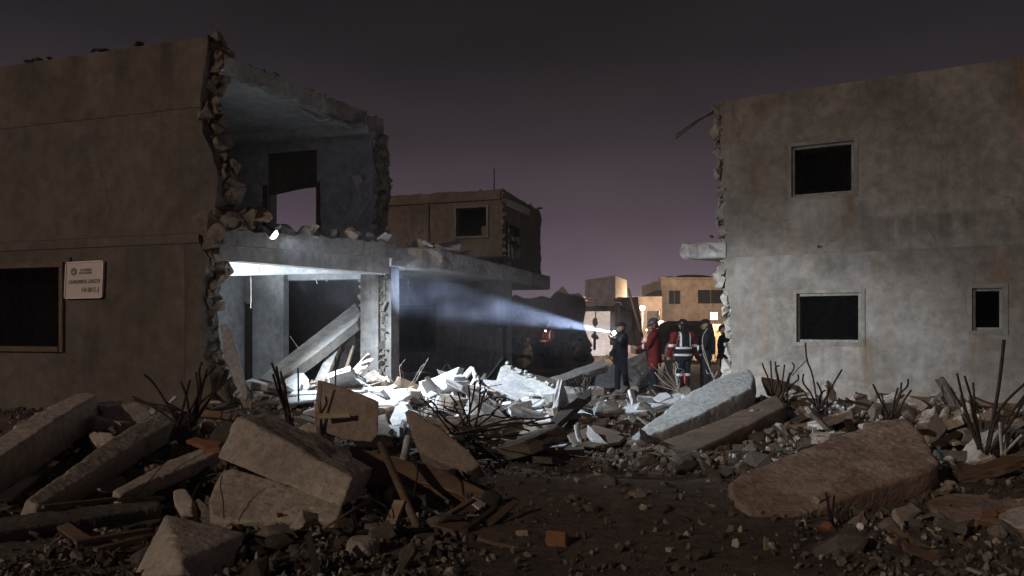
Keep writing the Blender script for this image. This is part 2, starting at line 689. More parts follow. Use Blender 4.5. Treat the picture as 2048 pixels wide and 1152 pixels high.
M["ink"] = plain("sign_ink", (0.19, 0.15, 0.145), 0.7, 0, 0.1)
M["ink_blue"] = plain("emblem_blue_ink", (0.10, 0.10, 0.16), 0.7, 0, 0.1)
M["ink_gold"] = plain("emblem_gold_ink", (0.36, 0.28, 0.14), 0.7, 0, 0.1)
M["skin"] = plain("skin", (0.42, 0.26, 0.19), 0.6, 0, 0.06, 12)
M["navy"] = plain("navy_fabric", (0.009, 0.011, 0.019), 0.9, 0, 0.2, 12, bump=0.3)
M["navy2"] = plain("dark_blue_trousers", (0.010, 0.012, 0.020), 0.9, 0, 0.2, 12, bump=0.3)
M["red"] = plain("red_coverall_fabric", (0.17, 0.010, 0.010), 0.85, 0, 0.2, 12, bump=0.3)
M["red_faded"] = plain("bright_red_fabric", (0.55, 0.035, 0.03), 0.85, 0, 0.2, 12)
M["reflective"] = plain("reflective_tape", (0.88, 0.88, 0.88), 0.45, 0, 0.06)
M["cap"] = plain("black_cap_fabric", (0.012, 0.013, 0.017), 0.9, 0, 0.2)
M["helmet"] = plain("dark_helmet_shell", (0.028, 0.028, 0.032), 0.35, 0, 0.1)
M["helmet_grey"] = plain("grey_helmet_shell", (0.11, 0.095, 0.10), 0.4, 0, 0.1)
M["boot"] = plain("boot_leather", (0.018, 0.016, 0.015), 0.6)
M["orange"] = plain("orange_plastic", (0.75, 0.10, 0.04), 0.5, 0, 0.05)
M["lens_cold"] = plain("lit_cold_lens", (0.8, 0.8, 0.8), 0.4, 0, 0.0, emit=(0.86, 0.92, 1.0), estr=14.0)
M["lens_torch"] = plain("lit_torch_lens", (0.8, 0.8, 0.8), 0.4, 0, 0.0, emit=(0.80, 0.90, 1.0), estr=120.0)
M["lens_warm"] = plain("lit_warm_lens", (0.8, 0.8, 0.8), 0.4, 0, 0.0, emit=(1.0, 0.80, 0.52), estr=16.0)
M["lens_flood"] = plain("lit_flood_lens", (0.8, 0.8, 0.8), 0.4, 0, 0.0, emit=(1.0, 0.93, 0.82), estr=6.0)
M["car_paint"] = plain("dark_car_paint", (0.05, 0.045, 0.05), 0.3, 0.3, 0.05)
M["glass"] = plain("dark_glass", (0.02, 0.02, 0.025), 0.1, 0, 0.05)
M["tyre"] = plain("tyre_rubber", (0.015, 0.015, 0.015), 0.9)


def add_stains(m, org, dr, stains):
    """run-down stains with shapes of their own: (distance along wall, half width, top, bottom, colour, strength)"""
    nt = m.node_tree
    b = [n for n in nt.nodes if n.type == "BSDF_PRINCIPLED"][0]
    col = b.inputs["Base Color"].links[0].from_socket
    g = N(nt, "ShaderNodeNewGeometry")
    sub = N(nt, "ShaderNodeVectorMath", operation="SUBTRACT")
    nt.links.new(g.outputs["Position"], sub.inputs[0])
    sub.inputs[1].default_value = tuple(org)
    dot = N(nt, "ShaderNodeVectorMath", operation="DOT_PRODUCT")
    nt.links.new(sub.outputs[0], dot.inputs[0])
    dot.inputs[1].default_value = tuple(dr)
    sep = N(nt, "ShaderNodeSeparateXYZ")
    nt.links.new(sub.outputs[0], sep.inputs[0])
    wob = noise_tex(nt, g.outputs["Position"], 1.6, 5, .6)
    grain = noise_tex(nt, g.outputs["Position"], 1.0, 6, .65, stretch=(7, 7, 1.1))

    def M2(op, x, y):
        n = N(nt, "ShaderNodeMath", operation=op)
        for i, v in enumerate((x, y)):
            if isinstance(v, (int, float)):
                n.inputs[i].default_value = v
            else:
                nt.links.new(v, n.inputs[i])
        return n.outputs[0]
    for sc_, hw, zt, zb, c, st in stains:
        u = M2("ADD", M2("SUBTRACT", dot.outputs["Value"], sc_), M2("MULTIPLY", M2("SUBTRACT", wob, .5), hw * 2.2))
        u = M2("DIVIDE", M2("ABSOLUTE", u, 0.0), hw)
        side_ = ramp(nt, u, 0.25, 1.0, 1.0, 0.0)
        z = sep.outputs["Z"]
        down = ramp(nt, z, zb, zb + (zt - zb) * .75, 0.0, 1.0)
        top = ramp(nt, z, zt - .03, zt + .05, 1.0, 0.0)
        f = M2("MULTIPLY", M2("MULTIPLY", side_, down), M2("MULTIPLY", top, ramp(nt, grain, .3, .62, .25, 1.0)))
        col = mix(nt, M2("MULTIPLY", f, st), col, c)
    nt.links.new(col, b.inputs["Base Color"])


def ground_material():
    m, nt, b = new_mat("muddy_ground")
    tc = N(nt, "ShaderNodeTexCoord")
    v = tc.outputs["Object"]
    n1 = noise_tex(nt, v, 0.55, 8, 0.65, dist=0.5)
    n2 = noise_tex(nt, v, 7, 8, 0.7)
    n3 = noise_tex(nt, v, 42, 4, 0.6)
    col = mix(nt, ramp(nt, n1, 0.35, 0.65), (0.175, 0.128, 0.100), (0.092, 0.069, 0.055))
    col = mix(nt, 1.0, col, ramp(nt, n2, 0.3, 0.72, 0.5, 1.4), "MULTIPLY")
    vo = N(nt, "ShaderNodeTexVoronoi")
    vo.inputs["Scale"].default_value = 26
    nt.links.new(v, vo.inputs["Vector"])
    col = mix(nt, ramp(nt, vo.outputs["Distance"], 0.10, 0.16, 0.4, 0.0), col, (0.27, 0.215, 0.17))
    nt.links.new(col, b.inputs["Base Color"])
    nt.links.new(ramp(nt, n1, 0.35, 0.65, 0.95, 0.72), b.inputs["Roughness"])
    b.inputs["Specular IOR Level"].default_value = 0.3
    ad = N(nt, "ShaderNodeMath", operation="MULTIPLY_ADD")
    nt.links.new(n3, ad.inputs[0])
    ad.inputs[1].default_value = 0.3
    nt.links.new(n2, ad.inputs[2])
    bp = N(nt, "ShaderNodeBump")
    bp.inputs["Strength"].default_value = 0.9
    bp.inputs["Distance"].default_value = 0.06
    nt.links.new(ad.outputs[0], bp.inputs["Height"])
    nt.links.new(bp.outputs[0], b.inputs["Normal"])
    return m


# ------------------------------------------------------------------ ground
MOUNDS = [(-3.4, 7.7, 2.0, 1.1, -0.20), (-1.5, 8.3, 1.0, 1.2, -0.10), (-4.8, 10.6, 2.2, 1.2, 0.25), (-2.6, 14.2, 3.0, 1.9, 0.52), (-0.6, 12.6, 2.2, 1.5, 0.20),
          (2.6, 13.2, 1.9, 1.5, 0.16), (4.9, 12.6, 2.4, 1.9, 0.36), (7.6, 11.6, 2.4, 1.8, 0.30), (3.9, 7.0, 1.2, .7, -0.07),
          (-1.2, 18.6, 2.4, 1.7, 0.42), (1.6, 25.5, 2.2, 2.0, 0.30), (-7.5, 11.8, 2.4, 1.4, 0.35)]


def hgt(x, y):
    h = 0.0
    for cx, cy, rx, ry, a in MOUNDS:
        q = ((x - cx) / rx) ** 2 + ((y - cy) / ry) ** 2
        if q < 9:
            h += a * math.exp(-q)
    path = math.exp(-(((x - 0.9 - 0.05 * (y - 6)) / 1.6) ** 2) - ((y - 6.5) / 3.0) ** 2)
    n = noise.noise(Vector((x * 0.8, y * 0.8, 3.1))) * 0.06 + noise.noise(Vector((x * 2.7, y * 2.7, 7.7))) * 0.035 \
        + noise.noise(Vector((x * 7.5, y * 7.5, 1.7))) * 0.014
    return h + n * (1 - 0.75 * path)


xs = np.concatenate([np.linspace(-140, -14.5, 16), np.arange(-14, 14.01, 0.14), np.linspace(14.5, 140, 16)])
ys = np.concatenate([np.linspace(-60, 2.0, 12), np.arange(2.2, 14.0, 0.10), np.arange(14.0, 31.0, 0.2), np.linspace(31.5, 150, 22)])
gv = [(x, y, hgt(x, y) if (abs(x) < 15 and 1 < y < 33) else 0.0) for y in ys for x in xs]
nx = len(xs)
gf = [(j * nx + i, j * nx + i + 1, (j + 1) * nx + i + 1, (j + 1) * nx + i) for j in range(len(ys) - 1) for i in range(nx - 1)]
ground = mk("ground", gv, gf, ground_material(), origin=(0, 0, 0), smooth=True, fix=False)
props(ground, "dark brown trampled earth strewn with fine debris", None, None, "structure")

# ------------------------------------------------------------------ broken pieces: prototypes
def rock_pts(rnd, n, sx, sy, sz, pw=0.35):
    pts = []
    for _ in range(n):
        v = Vector((rnd.gauss(0, 1), rnd.gauss(0, 1), rnd.gauss(0, 1))).normalized()
        k = rnd.uniform(0.78, 1.0)
        # between a sphere and a box, as broken concrete is
        m = max(abs(v.x), abs(v.y), abs(v.z))
        v = v.lerp(v / m, pw) * k
        pts.append(Vector((v.x * sx, v.y * sy, v.z * sz)))
    return pts


PR = random.Random(5)


def protos(kind, mat, n, f):
    return [hull_mesh(kind, f(), M[mat]) for _ in range(n)]


def f_chunk():
    return rock_pts(PR, 22, 0.5 * PR.uniform(0.8, 1.15), 0.5 * PR.uniform(0.55, 0.9), 0.5 * PR.uniform(0.45, 0.75), 0.55)


def f_fract():
    sx, sy, sz = PR.uniform(.35, .6), PR.uniform(.25, .55), PR.uniform(.18, .5)
    return [Vector((PR.choice((-1, 1)) * sx * PR.uniform(.35, 1), PR.choice((-1, 1)) * sy * PR.uniform(.35, 1), PR.choice((-1, 1)) * sz * PR.uniform(.35, 1))) for _ in range(11)]


def f_lump():
    return rock_pts(PR, 13, .5 * PR.uniform(.8, 1.2), .5 * PR.uniform(.6, 1), .5 * PR.uniform(.45, .9), .7)


def slab_proto(mat, tmin, tmax, long_=False):
    """irregular broken plate about one metre across with chipped sides"""
    k = PR.randint(4, 6)
    pts = []
    for i in range(k):
        a = 2 * math.pi * (i + PR.uniform(-.28, .28)) / k
        r = PR.uniform(.36, .56)
        pts.append(Vector((math.cos(a) * r * (1.25 if long_ else 1), math.sin(a) * r * (.35 if long_ else .8), 0)))
    v, f = prism_mesh(pts, Vector((PR.uniform(-.05, .05), PR.uniform(-.05, .05), PR.uniform(tmin, tmax))), seg=.13, jag=.035, bevel=.012, rnd=PR)
    me = bpy.data.meshes.new("broken_plate")
    me.from_pydata([tuple(q) for q in v], [], f)
    bm = bmesh.new(); bm.from_mesh(me); bmesh.ops.recalc_face_normals(bm, faces=bm.faces[:]); bm.to_mesh(me); bm.free()
    me.materials.append(M[mat])
    return me


def plank_proto(mat):
    w, t = PR.uniform(.05, .10), PR.uniform(.02, .045)
    n = 5
    v, f = [], []
    bow = PR.uniform(-.03, .03)
    for i in range(n + 1):
        x = -.5 + i / n
        z = bow * math.sin(math.pi * i / n)
        e = PR.uniform(-.03, .03) if i in (0, n) else 0
        for (y_, z_) in ((-w / 2, -t / 2), (w / 2, -t / 2), (w / 2, t / 2), (-w / 2, t / 2)):
            v.append((x + e + (PR.uniform(-.04, .04) if i in (0, n) else 0), y_ * PR.uniform(.92, 1.05), z + z_))
    for i in range(n):
        for k in range(4):
            j = (k + 1) % 4
            f.append((i * 4 + k, i * 4 + j, (i + 1) * 4 + j, (i + 1) * 4 + k))
    f += [(0, 1, 2, 3), (n * 4 + 3, n * 4 + 2, n * 4 + 1, n * 4)]
    me = bpy.data.meshes.new("broken_plank")
    me.from_pydata(v, [], f)
    bm = bmesh.new(); bm.from_mesh(me); bmesh.ops.recalc_face_normals(bm, faces=bm.faces[:]); bm.to_mesh(me); bm.free()
    me.materials.append(M[mat])
    return me


def f_shard():
    k = PR.randint(4, 6)
    pts = []
    t = PR.uniform(0.035, 0.075)
    for i in range(k):
        a = 2 * math.pi * (i + PR.uniform(-0.3, 0.3)) / k
        r = PR.uniform(0.3, 0.58)
        x, y = math.cos(a) * r, math.sin(a) * r * PR.uniform(0.5, 0.95)
        pts += [Vector((x, y, t)), Vector((x + PR.uniform(-.05, .05), y + PR.uniform(-.05, .05), -t))]
    return pts


def f_strip():
    w, t = PR.uniform(0.05, 0.1), PR.uniform(0.018, 0.04)
    pts = []
    for sx in (-0.5, 0.5):
        for sy in (-w, w):
            for sz in (-t, t):
                pts.append(Vector((sx + PR.uniform(-0.06, 0.06), sy, sz)))
    return pts


PROTO = {
    "chunk": protos("rubble_chunk", "concrete", 9, f_chunk),
    "chunk_dark": protos("rubble_chunk", "concrete_dark", 8, f_chunk),
    "chunk_pale": protos("rubble_chunk", "concrete_pale", 8, f_chunk),
    "stone": protos("stone", "stone", 8, f_chunk),
    "stone_dark": protos("stone", "stone_dark", 8, f_chunk),
    "stone_pale": protos("stone", "stone_pale", 6, f_chunk),
    "fill": protos("broken_stone", "rubble_fill", 7, f_fract) + protos("broken_stone", "rubble_fill", 8, f_lump),
    "fill_pale": protos("broken_stone", "rubble_fill_pale", 7, f_fract) + protos("broken_stone", "rubble_fill_pale", 8, f_lump),
    "shard_white": protos("plaster_shard", "plaster_white", 10, f_shard),
    "shard_grey": protos("plaster_shard", "plaster_grey", 8, f_shard),
    "shard_dark": protos("concrete_shard", "concrete_dark", 7, f_shard),
    "shard_brown": protos("concrete_shard", "concrete", 7, f_shard),
    "strip_white": protos("plaster_strip", "plaster_white", 6, f_strip),
    "strip_wood": protos("wood_stick", "wood", 6, f_strip),
    "strip_pale": protos("wood_stick", "wood_pale", 4, f_strip),
    "strip_dark": protos("wood_stick", "wood_dark", 6, f_strip),
    "brick": protos("brick_piece", "brick", 4, f_chunk),
    "plate": [slab_proto("concrete", .09, .2) for _ in range(6)] + [slab_proto("concrete", .1, .2, True) for _ in range(3)],
    "plate_dark": [slab_proto("concrete_dark", .08, .2) for _ in range(5)] + [slab_proto("concrete_dark", .1, .2, True) for _ in range(4)],
    "plate_white": [slab_proto("plaster_white", .04, .12) for _ in range(6)] + [slab_proto("plaster_white", .05, .12, True) for _ in range(4)],
    "plate_grey": [slab_proto("plaster_grey", .05, .16) for _ in range(5)] + [slab_proto("plaster_grey", .06, .14, True) for _ in range(3)],
    "plank": [plank_proto("wood") for _ in range(6)],
    "plank_dark": [plank_proto("wood_dark") for _ in range(4)],
    "plank_pale": [plank_proto("wood_pale") for _ in range(4)],
}


def piece(name, kind, loc, s, rot=None, parent=None, rnd=R):
    me = rnd.choice(PROTO[kind])
    if rot is None:
        rot = (rnd.uniform(-0.5, 0.5), rnd.uniform(-0.5, 0.5), rnd.uniform(0, 6.28))
    sc = (s * rnd.uniform(0.8, 1.2), s * rnd.uniform(0.8, 1.2), s * rnd.uniform(0.8, 1.2)) if not isinstance(s, tuple) else s
    return link(name, me, loc, parent, rot, sc)


def edge_stones(parent, pts, size, kind, depth_dir, thick, step=0.2, jit=0.07, rnd=R, two=True, name="broken_stone"):
    """ragged masonry showing in the broken end of a wall; pts run along the break"""
    pts = [Vector(p) for p in pts]
    for i in range(len(pts) - 1):
        a, b = pts[i], pts[i + 1]
        k = max(1, int((b - a).length / step))
        for j in range(k):
            p = a.lerp(b, (j + rnd.uniform(0, 0.9)) / k)
            ds = ((0.12, 0.42), (0.5, 0.95)) if two else ((0.2, 0.8),)
            for lo, hi in ds:
                q = p + Vector(depth_dir) * thick * rnd.uniform(lo, hi)
                q = q + Vector((rnd.uniform(-jit, jit), rnd.uniform(-jit, jit), rnd.uniform(-jit, jit)))
                s = rnd.uniform(*size)
                piece(name, kind, q, s, (rnd.uniform(0, 6.28), rnd.uniform(0, 6.28), rnd.uniform(0, 6.28)), parent, rnd)


# ------------------------------------------------------------------ ruined building on the left
uL = Vector((-0.944, 0.330, 0))
vL = Vector((0.330, 0.944, 0))
LC = Vector((-4.85, 13.07, 0))
bldL = empty("ruined_building", LC, "two storey brown concrete house torn open on its right side, on the left", "building")


def LP(a, b, z):
    p = LC + uL * a + vL * b
    return Vector((p.x, p.y, z))


def lw(px, py):
    return on_wall(LC, uL, px, py)


# the break of the front wall, from photograph pixels on the facade plane
brk_px = [(417, 70), (414, 100), (411, 130), (405, 165), (400, 200), (403, 235), (404, 262), (415, 285), (424, 305), (433, 335), (434, 372),
          (431, 405), (418, 428), (404, 438), (401, 462), (400, 486), (409, 502), (417, 515), (411, 540), (406, 560), (402, 590), (400, 625),
          (402, 660), (404, 690), (408, 715), (418, 745), (424, 790), (428, 850)]
brk = [lw(*p) for p in brk_px]
zj1 = lw(400, 214)[1]
zj2 = lw(400, 466)[1]
zj3 = lw(400, 486)[1]
TH = 0.42


def brk_at(z):
    pts = sorted(brk, key=lambda p: p[1])
    for (s0, z0), (s1, z1) in zip(pts, pts[1:]):
        if z0 <= z <= z1:
            return s0 + (s1 - s0) * (z - z0) / max(z1 - z0, 1e-6)
    return pts[0][0] if z < pts[0][1] else pts[-1][0]


def band(z0, z1, s_far):
    pts = [(brk_at(z1), z1)] + [p for p in sorted(brk, key=lambda p: -p[1]) if z0 + 0.02 < p[1] < z1 - 0.02] + [(brk_at(z0), z0)]
    rr = []
    for i, (s, z) in enumerate(pts):
        rr.append((s, z))
        if i < len(pts) - 1:
            s2, z2 = pts[i + 1]
            rr.append(((s + s2) / 2 + R.uniform(-0.025, 0.025), (z + z2) / 2))
    return rr + [(s_far, z0), (s_far, z1)]


SFAR = 8.2
wx = lw(122, 600)[0]
wt = lw(122, 534)[1]
wb = lw(122, 694)[1]
win_hole = [(wx, wb), (wx + 2.0, wb), (wx + 2.0, wt), (wx, wt)]
ztop = lw(417, 70)[1]
G = 0.004
top_pts = band(zj1 + G, ztop - 0.02, SFAR)
_ds = (0.035, 0.03, 0.025)
for _m in ("facade_top", "facade_left"):
    add_stains(M[_m], LC, uL, [(0.9, .35, ztop, ztop - 1.0, _ds, .6), (1.9, .5, ztop, ztop - 1.2, _ds, .65), (3.0, .4, ztop, ztop - .9, _ds, .55), (4.1, .5, ztop, ztop - 1.1, _ds, .6), (1.4, .9, zj3, zj3 - 1.6, _ds, .4),
                               (2.6, .3, wb + .2, wb - .9, _ds, .4), (0.7, .5, 4.6, 3.4, _ds, .35), (2.9, .8, 5.0, 3.5, _ds, .3)])
fw = [wallpoly("wall_panel", LC, uL, vL, top_pts, [], TH, M["facade_top"], bldL),
      wallpoly("wall_panel", LC, uL, vL, band(zj2 + G, zj1 - G, SFAR), [], TH, M["facade_left"], bldL),
      wallpoly("wall_panel", LC - vL * 0.02, uL, vL, band(zj3 + G, zj2 - G, SFAR), [], TH, M["facade_left"], bldL)]
vj = lw(370, 600)[0]                                     # upright joint right of the sign
b3 = band(-0.4, zj3 - G, SFAR)
n_edge = len(b3) - 2
right = b3[:n_edge] + [(vj - G, -0.4), (vj - G, zj3 - G)]
left = [(vj + G, zj3 - G), (vj + G, -0.4), (SFAR, -0.4), (SFAR, zj3 - G)]
fw.append(wallpoly("wall_panel", LC, uL, vL, right, [], TH, M["facade_left"], bldL))
fw.append(wallpoly("wall_panel", LC, uL, vL, left, [win_hole], TH, M["facade_left"], bldL))
# core behind the joints
wallpoly("wall_core", LC + vL * 0.03, uL, vL, [(0.45, -0.3), (SFAR, -0.3), (SFAR, ztop - 0.06), (0.45, ztop - 0.06)],
         [[(wx - .06, wb - .06), (wx + 2.06, wb - .06), (wx + 2.06, wt + .06), (wx - .06, wt + .06)]], TH - 0.06, M["interior"], bldL)
# window surround
wf = empty("window", LP(wx + 1, 0, wb), None)
wf.parent = bldL
wf.location = WL[wf.name] - LC
fo = 0.085
for nm, (s0, s1, z0, z1, out) in (("frame", (wx - fo, wx - 0.002, wb - fo, wt + fo, 0.05)), ("frame", (wx + 0.002, wx + 2.0, wt + 0.002, wt + fo, 0.045)),
                                  ("sill", (wx + 0.002, wx + 2.0, wb - fo, wb - 0.002, 0.07))):
    wallpoly(nm, LC - vL * out, uL, vL, [(s0, z0), (s1, z0), (s1, z1), (s0, z1)], [], out + 0.16, M["frame_brown"], wf)
# dark hole left by a missing fixing above the sign
a, z = lw(141, 519)
bar("bracket", LP(a, -0.03, z), LP(a, 0.0, z), 0.065, 0.07, M["black"], bldL)

# masonry in the broken end of the front wall
edge3 = [LP(s, 0.0, z) for s, z in brk]
sr = random.Random(21)
for i in range(len(edge3) - 1):
    a_, b_ = edge3[i], edge3[i + 1]
    k = max(1, round((b_ - a_).length / 0.12))
    for j in range(k):
        p = a_.lerp(b_, (j + sr.uniform(.2, .8)) / k)
        for dep in (0.13, 0.23, 0.34):
            big = .12 + .30 * sr.random() ** 2.2
            q = p + vL * (dep + big * .12 + sr.uniform(-0.03, 0.06)) - uL * sr.uniform(-0.05, 0.07) + Vector((0, 0, sr.uniform(-0.08, 0.04)))
            piece("broken_stone", "fill", q, (big * sr.uniform(.8, 1.2), big * sr.uniform(.8, 1.2), big * sr.uniform(.6, 1.3)),
                  (sr.uniform(0, 6.28), sr.uniform(0, 6.28), sr.uniform(0, 6.28)), bldL, sr)
# masonry spilling where the floor meets the wall
for px, py, d, s in ((418, 445, 13.1, .42), (440, 432, 13.2, .40), (462, 436, 13.3, .42), (482, 430, 13.5, .36), (500, 436, 13.5, .34), (430, 468, 13.1, .46),
                     (455, 455, 13.3, .42), (478, 452, 13.4, .34), (425, 492, 13.1, .4), (512, 428, 13.7, .3), (438, 480, 13.2, .36)):
    piece("broken_stone", "fill", U(px, py, d), s, (sr.uniform(0, 6), sr.uniform(0, 6), sr.uniform(0, 6)), bldL, sr)
# torn flashing at the top corner
slab("flashing", None, None, [(415, 68), (447, 84), (446, 92), (420, 80), (424, 100), (417, 98)], [(415, 68, 13.1), (447, 84, 13.3), (417, 98, 13.1)], 0.03, M["rust"],
     parent=bldL, jag=0.01, seg=0.1)

# roof slab, its broken long edge faces the gap
vT = Vector((0.4176, 0.9086, 0)).normalized()            # line of the torn roof edge
vF = Vector((0.72, 0.69, 0)).normalized()                # line of the torn floor edge, which sticks out further


def side(outline, a0, width, name, mat, parent=bldL, dr=None):
    """shape in (depth b, height z) on the torn side, pushed into the house along uL"""
    return wallpoly(name, LC + uL * a0, dr or vT, uL, outline, [], width, mat, parent)


def ragged(p0, p1, n, amp, rnd, amp2=None):
    out = []
    for i in range(n + 1):
        t = i / n
        z = p0[1] + (p1[1] - p0[1]) * t
        out.append((p0[0] + (p1[0] - p0[0]) * t, z + (rnd.uniform(-amp, amp if amp2 is None else amp2) if 0 < i < n else 0)))
    return out


sl = random.Random(3)
BL = 4.85                                                # length of the torn side
z_rt = 6.10
top_edge = ragged((0.16, z_rt + .04), (BL, z_rt + 0.06), 44, 0.05, sl, 0.03)
bot_edge = ragged((BL, 5.80), (0.16, 5.86), 40, 0.03, sl)
side(top_edge + bot_edge, -0.03, 0.16, "slab_fascia", M["slab_edge"])
side([(0.2, 5.865), (BL, 5.815), (BL, 6.05), (0.2, 6.03)], 0.131, 8.0, "roof_slab", M["ceiling"])
for k in range(7):
    piece("broken_stone", "fill", LC + vT * (.12 + sl.uniform(-.04, .06)) + uL * sl.uniform(-.06, .12) + Vector((0, 0, 5.86 + k * .045)), sl.uniform(.12, .22), (sl.uniform(0, 6), sl.uniform(0, 6), sl.uniform(0, 6)), bldL, sl)
bar("ceiling_beam", LP(-0.55, 3.9, 5.76), LP(7.9, 3.9, 5.76), 0.3, 0.16, M["ceiling"], bldL)
# plaster skin hanging at the ceiling edge
slab("plaster_skin", None, None, [(602, 219), (622, 219), (658, 238), (638, 241)], [(602, 219, 15.35), (658, 238, 15.9), (638, 241, 15.6)], 0.03, M["plaster_white"], parent=bldL, jag=0.01, seg=0.1)
slab("plaster_skin", None, None, [(660, 243), (668, 241), (724, 263), (716, 265)], [(660, 243, 15.8), (724, 263, 16.7), (716, 265, 16.7)], 0.03, M["plaster_grey"], parent=bldL, jag=0.01, seg=0.1)
# roof edge crumbs
for b_, s_ in ((1.2, .14), (1.45, .2), (1.8, .1), (2.2, .12), (2.9, .13), (3.5, .12), (4.1, .2), (4.25, .15), (4.6, .14), (0.9, .1), (3.2, .08), (2.5, .08)):
    p = LC + vT * b_ + uL * sl.uniform(.02, .1)
    piece("broken_stone", "chunk_dark", Vector((p.x, p.y, z_rt + .07)), s_, None, bldL, sl)

# upper rear wall with window opening, dark panel in its upper part and ragged right end
RBO = LC + vT * (BL - 0.42)
def rb(px, py):
    return on_wall(RBO, uL, px, py)
rr_px = [(752, 272), (748, 292), (755, 310), (750, 335), (756, 355), (752, 380), (757, 402), (752, 425), (755, 450), (752, 480)]
rr = [rb(*p) for p in rr_px]
r_hole = [rb(634, 300)[0], rb(534, 300)[0], 3.28, rb(580, 303)[1]]
zt_r = 5.80
outl = [(rr[0][0], zt_r)] + rr + [(rr[-1][0], 3.0), (7.8, 3.0), (7.8, zt_r)]
wallpoly("rear_wall", RBO, uL, vL, outl, [[(r_hole[0], r_hole[2]), (r_hole[1], r_hole[2]), (r_hole[1], r_hole[3]), (r_hole[0], r_hole[3])]], 0.36, M["interior"], bldL)
rw = empty("window", RBO + uL * r_hole[0], None)
rw.parent = bldL
rw.location = WL[rw.name] - LC
zs = rb(580, 378)[1]
sag = [(r_hole[0] + (r_hole[1] - r_hole[0]) * t, zs + .03 - .09 * t + .02 * math.sin(t * 5)) for t in np.linspace(0, 1, 9)] + [(r_hole[1], r_hole[3]), (r_hole[0], r_hole[3])]
wallpoly("dark_panel", RBO + vL * 0.06, uL, vL, sag, [], 0.1, M["mid_wall"], rw)  # dark plaster panel closing the upper part of the opening
for s0, s1 in ((r_hole[0] - 0.09, r_hole[0] + 0.0), (r_hole[1] - 0.0, r_hole[1] + 0.09)):
    wallpoly("frame", RBO - vL * 0.04, uL, vL, [(s0, 3.2), (s1, 3.2), (s1, zs + .12), (s0, zs + .12)], [], 0.14, M["frame_brown"], rw)
# fallen plaster leaving a raised ragged coat on the wall
coat = [rb(*p) for p in ((632, 300), (648, 290), (680, 283), (715, 278), (745, 276), (748, 330), (745, 400), (720, 440), (690, 440), (642, 440), (642, 395), (641, 350), (642, 300))]
wallpoly("plaster_coat", RBO - vL * 0.03, uL, vL, coat, [], 0.028, M["interior"], bldL)
# ragged end of that wall
for i, (s, z) in enumerate([(rr[k][0] + (rr[k + 1][0] - rr[k][0]) * t, rr[k][1] + (rr[k + 1][1] - rr[k][1]) * t) for k in range(len(rr) - 1) for t in (0.0, 0.34, 0.67)]):
    for dep in (0.06, 0.24):
        p = RBO + uL * (s - 0.05 + sl.uniform(-.06, .05)) + vL * (dep + sl.uniform(-.04, .04))
        piece("broken_stone", "fill_pale", Vector((p.x, p.y, z + sl.uniform(-.06, .06))), (sl.uniform(.2, .3), sl.uniform(.26, .4), sl.uniform(.26, .4)),
              (sl.uniform(-.5, .5), sl.uniform(-.5, .5), sl.uniform(0, 6)), bldL, sl)
# torn cable box and dangling wire on that wall
slab("plaster_skin", None, None, [(704, 352), (722, 350), (724, 362), (716, 370), (722, 395), (724, 403), (719, 402), (711, 370), (706, 364)],
     [(704, 352, 17.0), (722, 350, 17.0), (719, 402, 16.95)], 0.03, M["plaster_white"], parent=bldL, jag=0.01, seg=0.2)
tube("wire", [U(757, 292, 17.0), U(742, 318, 16.9), U(728, 340, 16.9), U(721, 352, 16.9)], 0.008, M["rod_pale"], bldL)

# floor slab between the storeys, with edge beam and ground floor ceiling
ZF = 3.26
FL = 3.55
te = ragged((0.1, ZF - .02), (FL, ZF), 32, 0.03, sl)
side(te + [(FL, 2.97), (0.1, 2.99)], -0.04, 0.30, "slab_fascia", M["slab_edge"], dr=vF)
fl_pts = [LC + uL * .262 + vF * .15, LC + uL * .262 + vF * FL, LC + vF * FL + vL * 3.2, LP(0.0, 5.9, 0), LP(8.0, 5.9, 0), LP(8.0, .3, 0)]
prism("floor_slab", [Vector((p.x, p.y, 3.0)) for p in fl_pts], (0, 0, .22), M["ceiling"], bldL, seg=2, jag=0, bevel=.01)
side([(0.12, 2.985), (FL - .06, 2.965), (FL - .06, 2.66), (0.12, 2.74)], 0.05, 0.30, "edge_beam", M["slab_edge"], dr=vF)
bar("ceiling_beam", LP(-1.05, 2.6, 2.83), LP(7.9, 2.6, 2.83), 0.28, 0.32, M["ceiling"], bldL)
bar("ceiling_beam", LP(-1.0, 4.6, 2.83), LP(7.9, 4.6, 2.83), 0.28, 0.32, M["ceiling"], bldL)
for px, py, py2, d in ((634, 548, 568, 15.5), (653, 547, 563, 15.5)):
    tube("wire", [U(px, py, d), U(px - 2, (py + py2) / 2, d), U(px + 1, py2, d)], 0.007, M["rod_pale"], bldL)
tube("wire", [U(502, 552, 15.6), U(502.5, 585, 15.6), U(502, 616, 15.6)], 0.008, M["rod_pale"], bldL)
tube("wire", [U(818, 558, 18.0), U(817, 575, 18.0), U(820, 598, 18.0)], 0.007, M["rod_pale"], bldL)

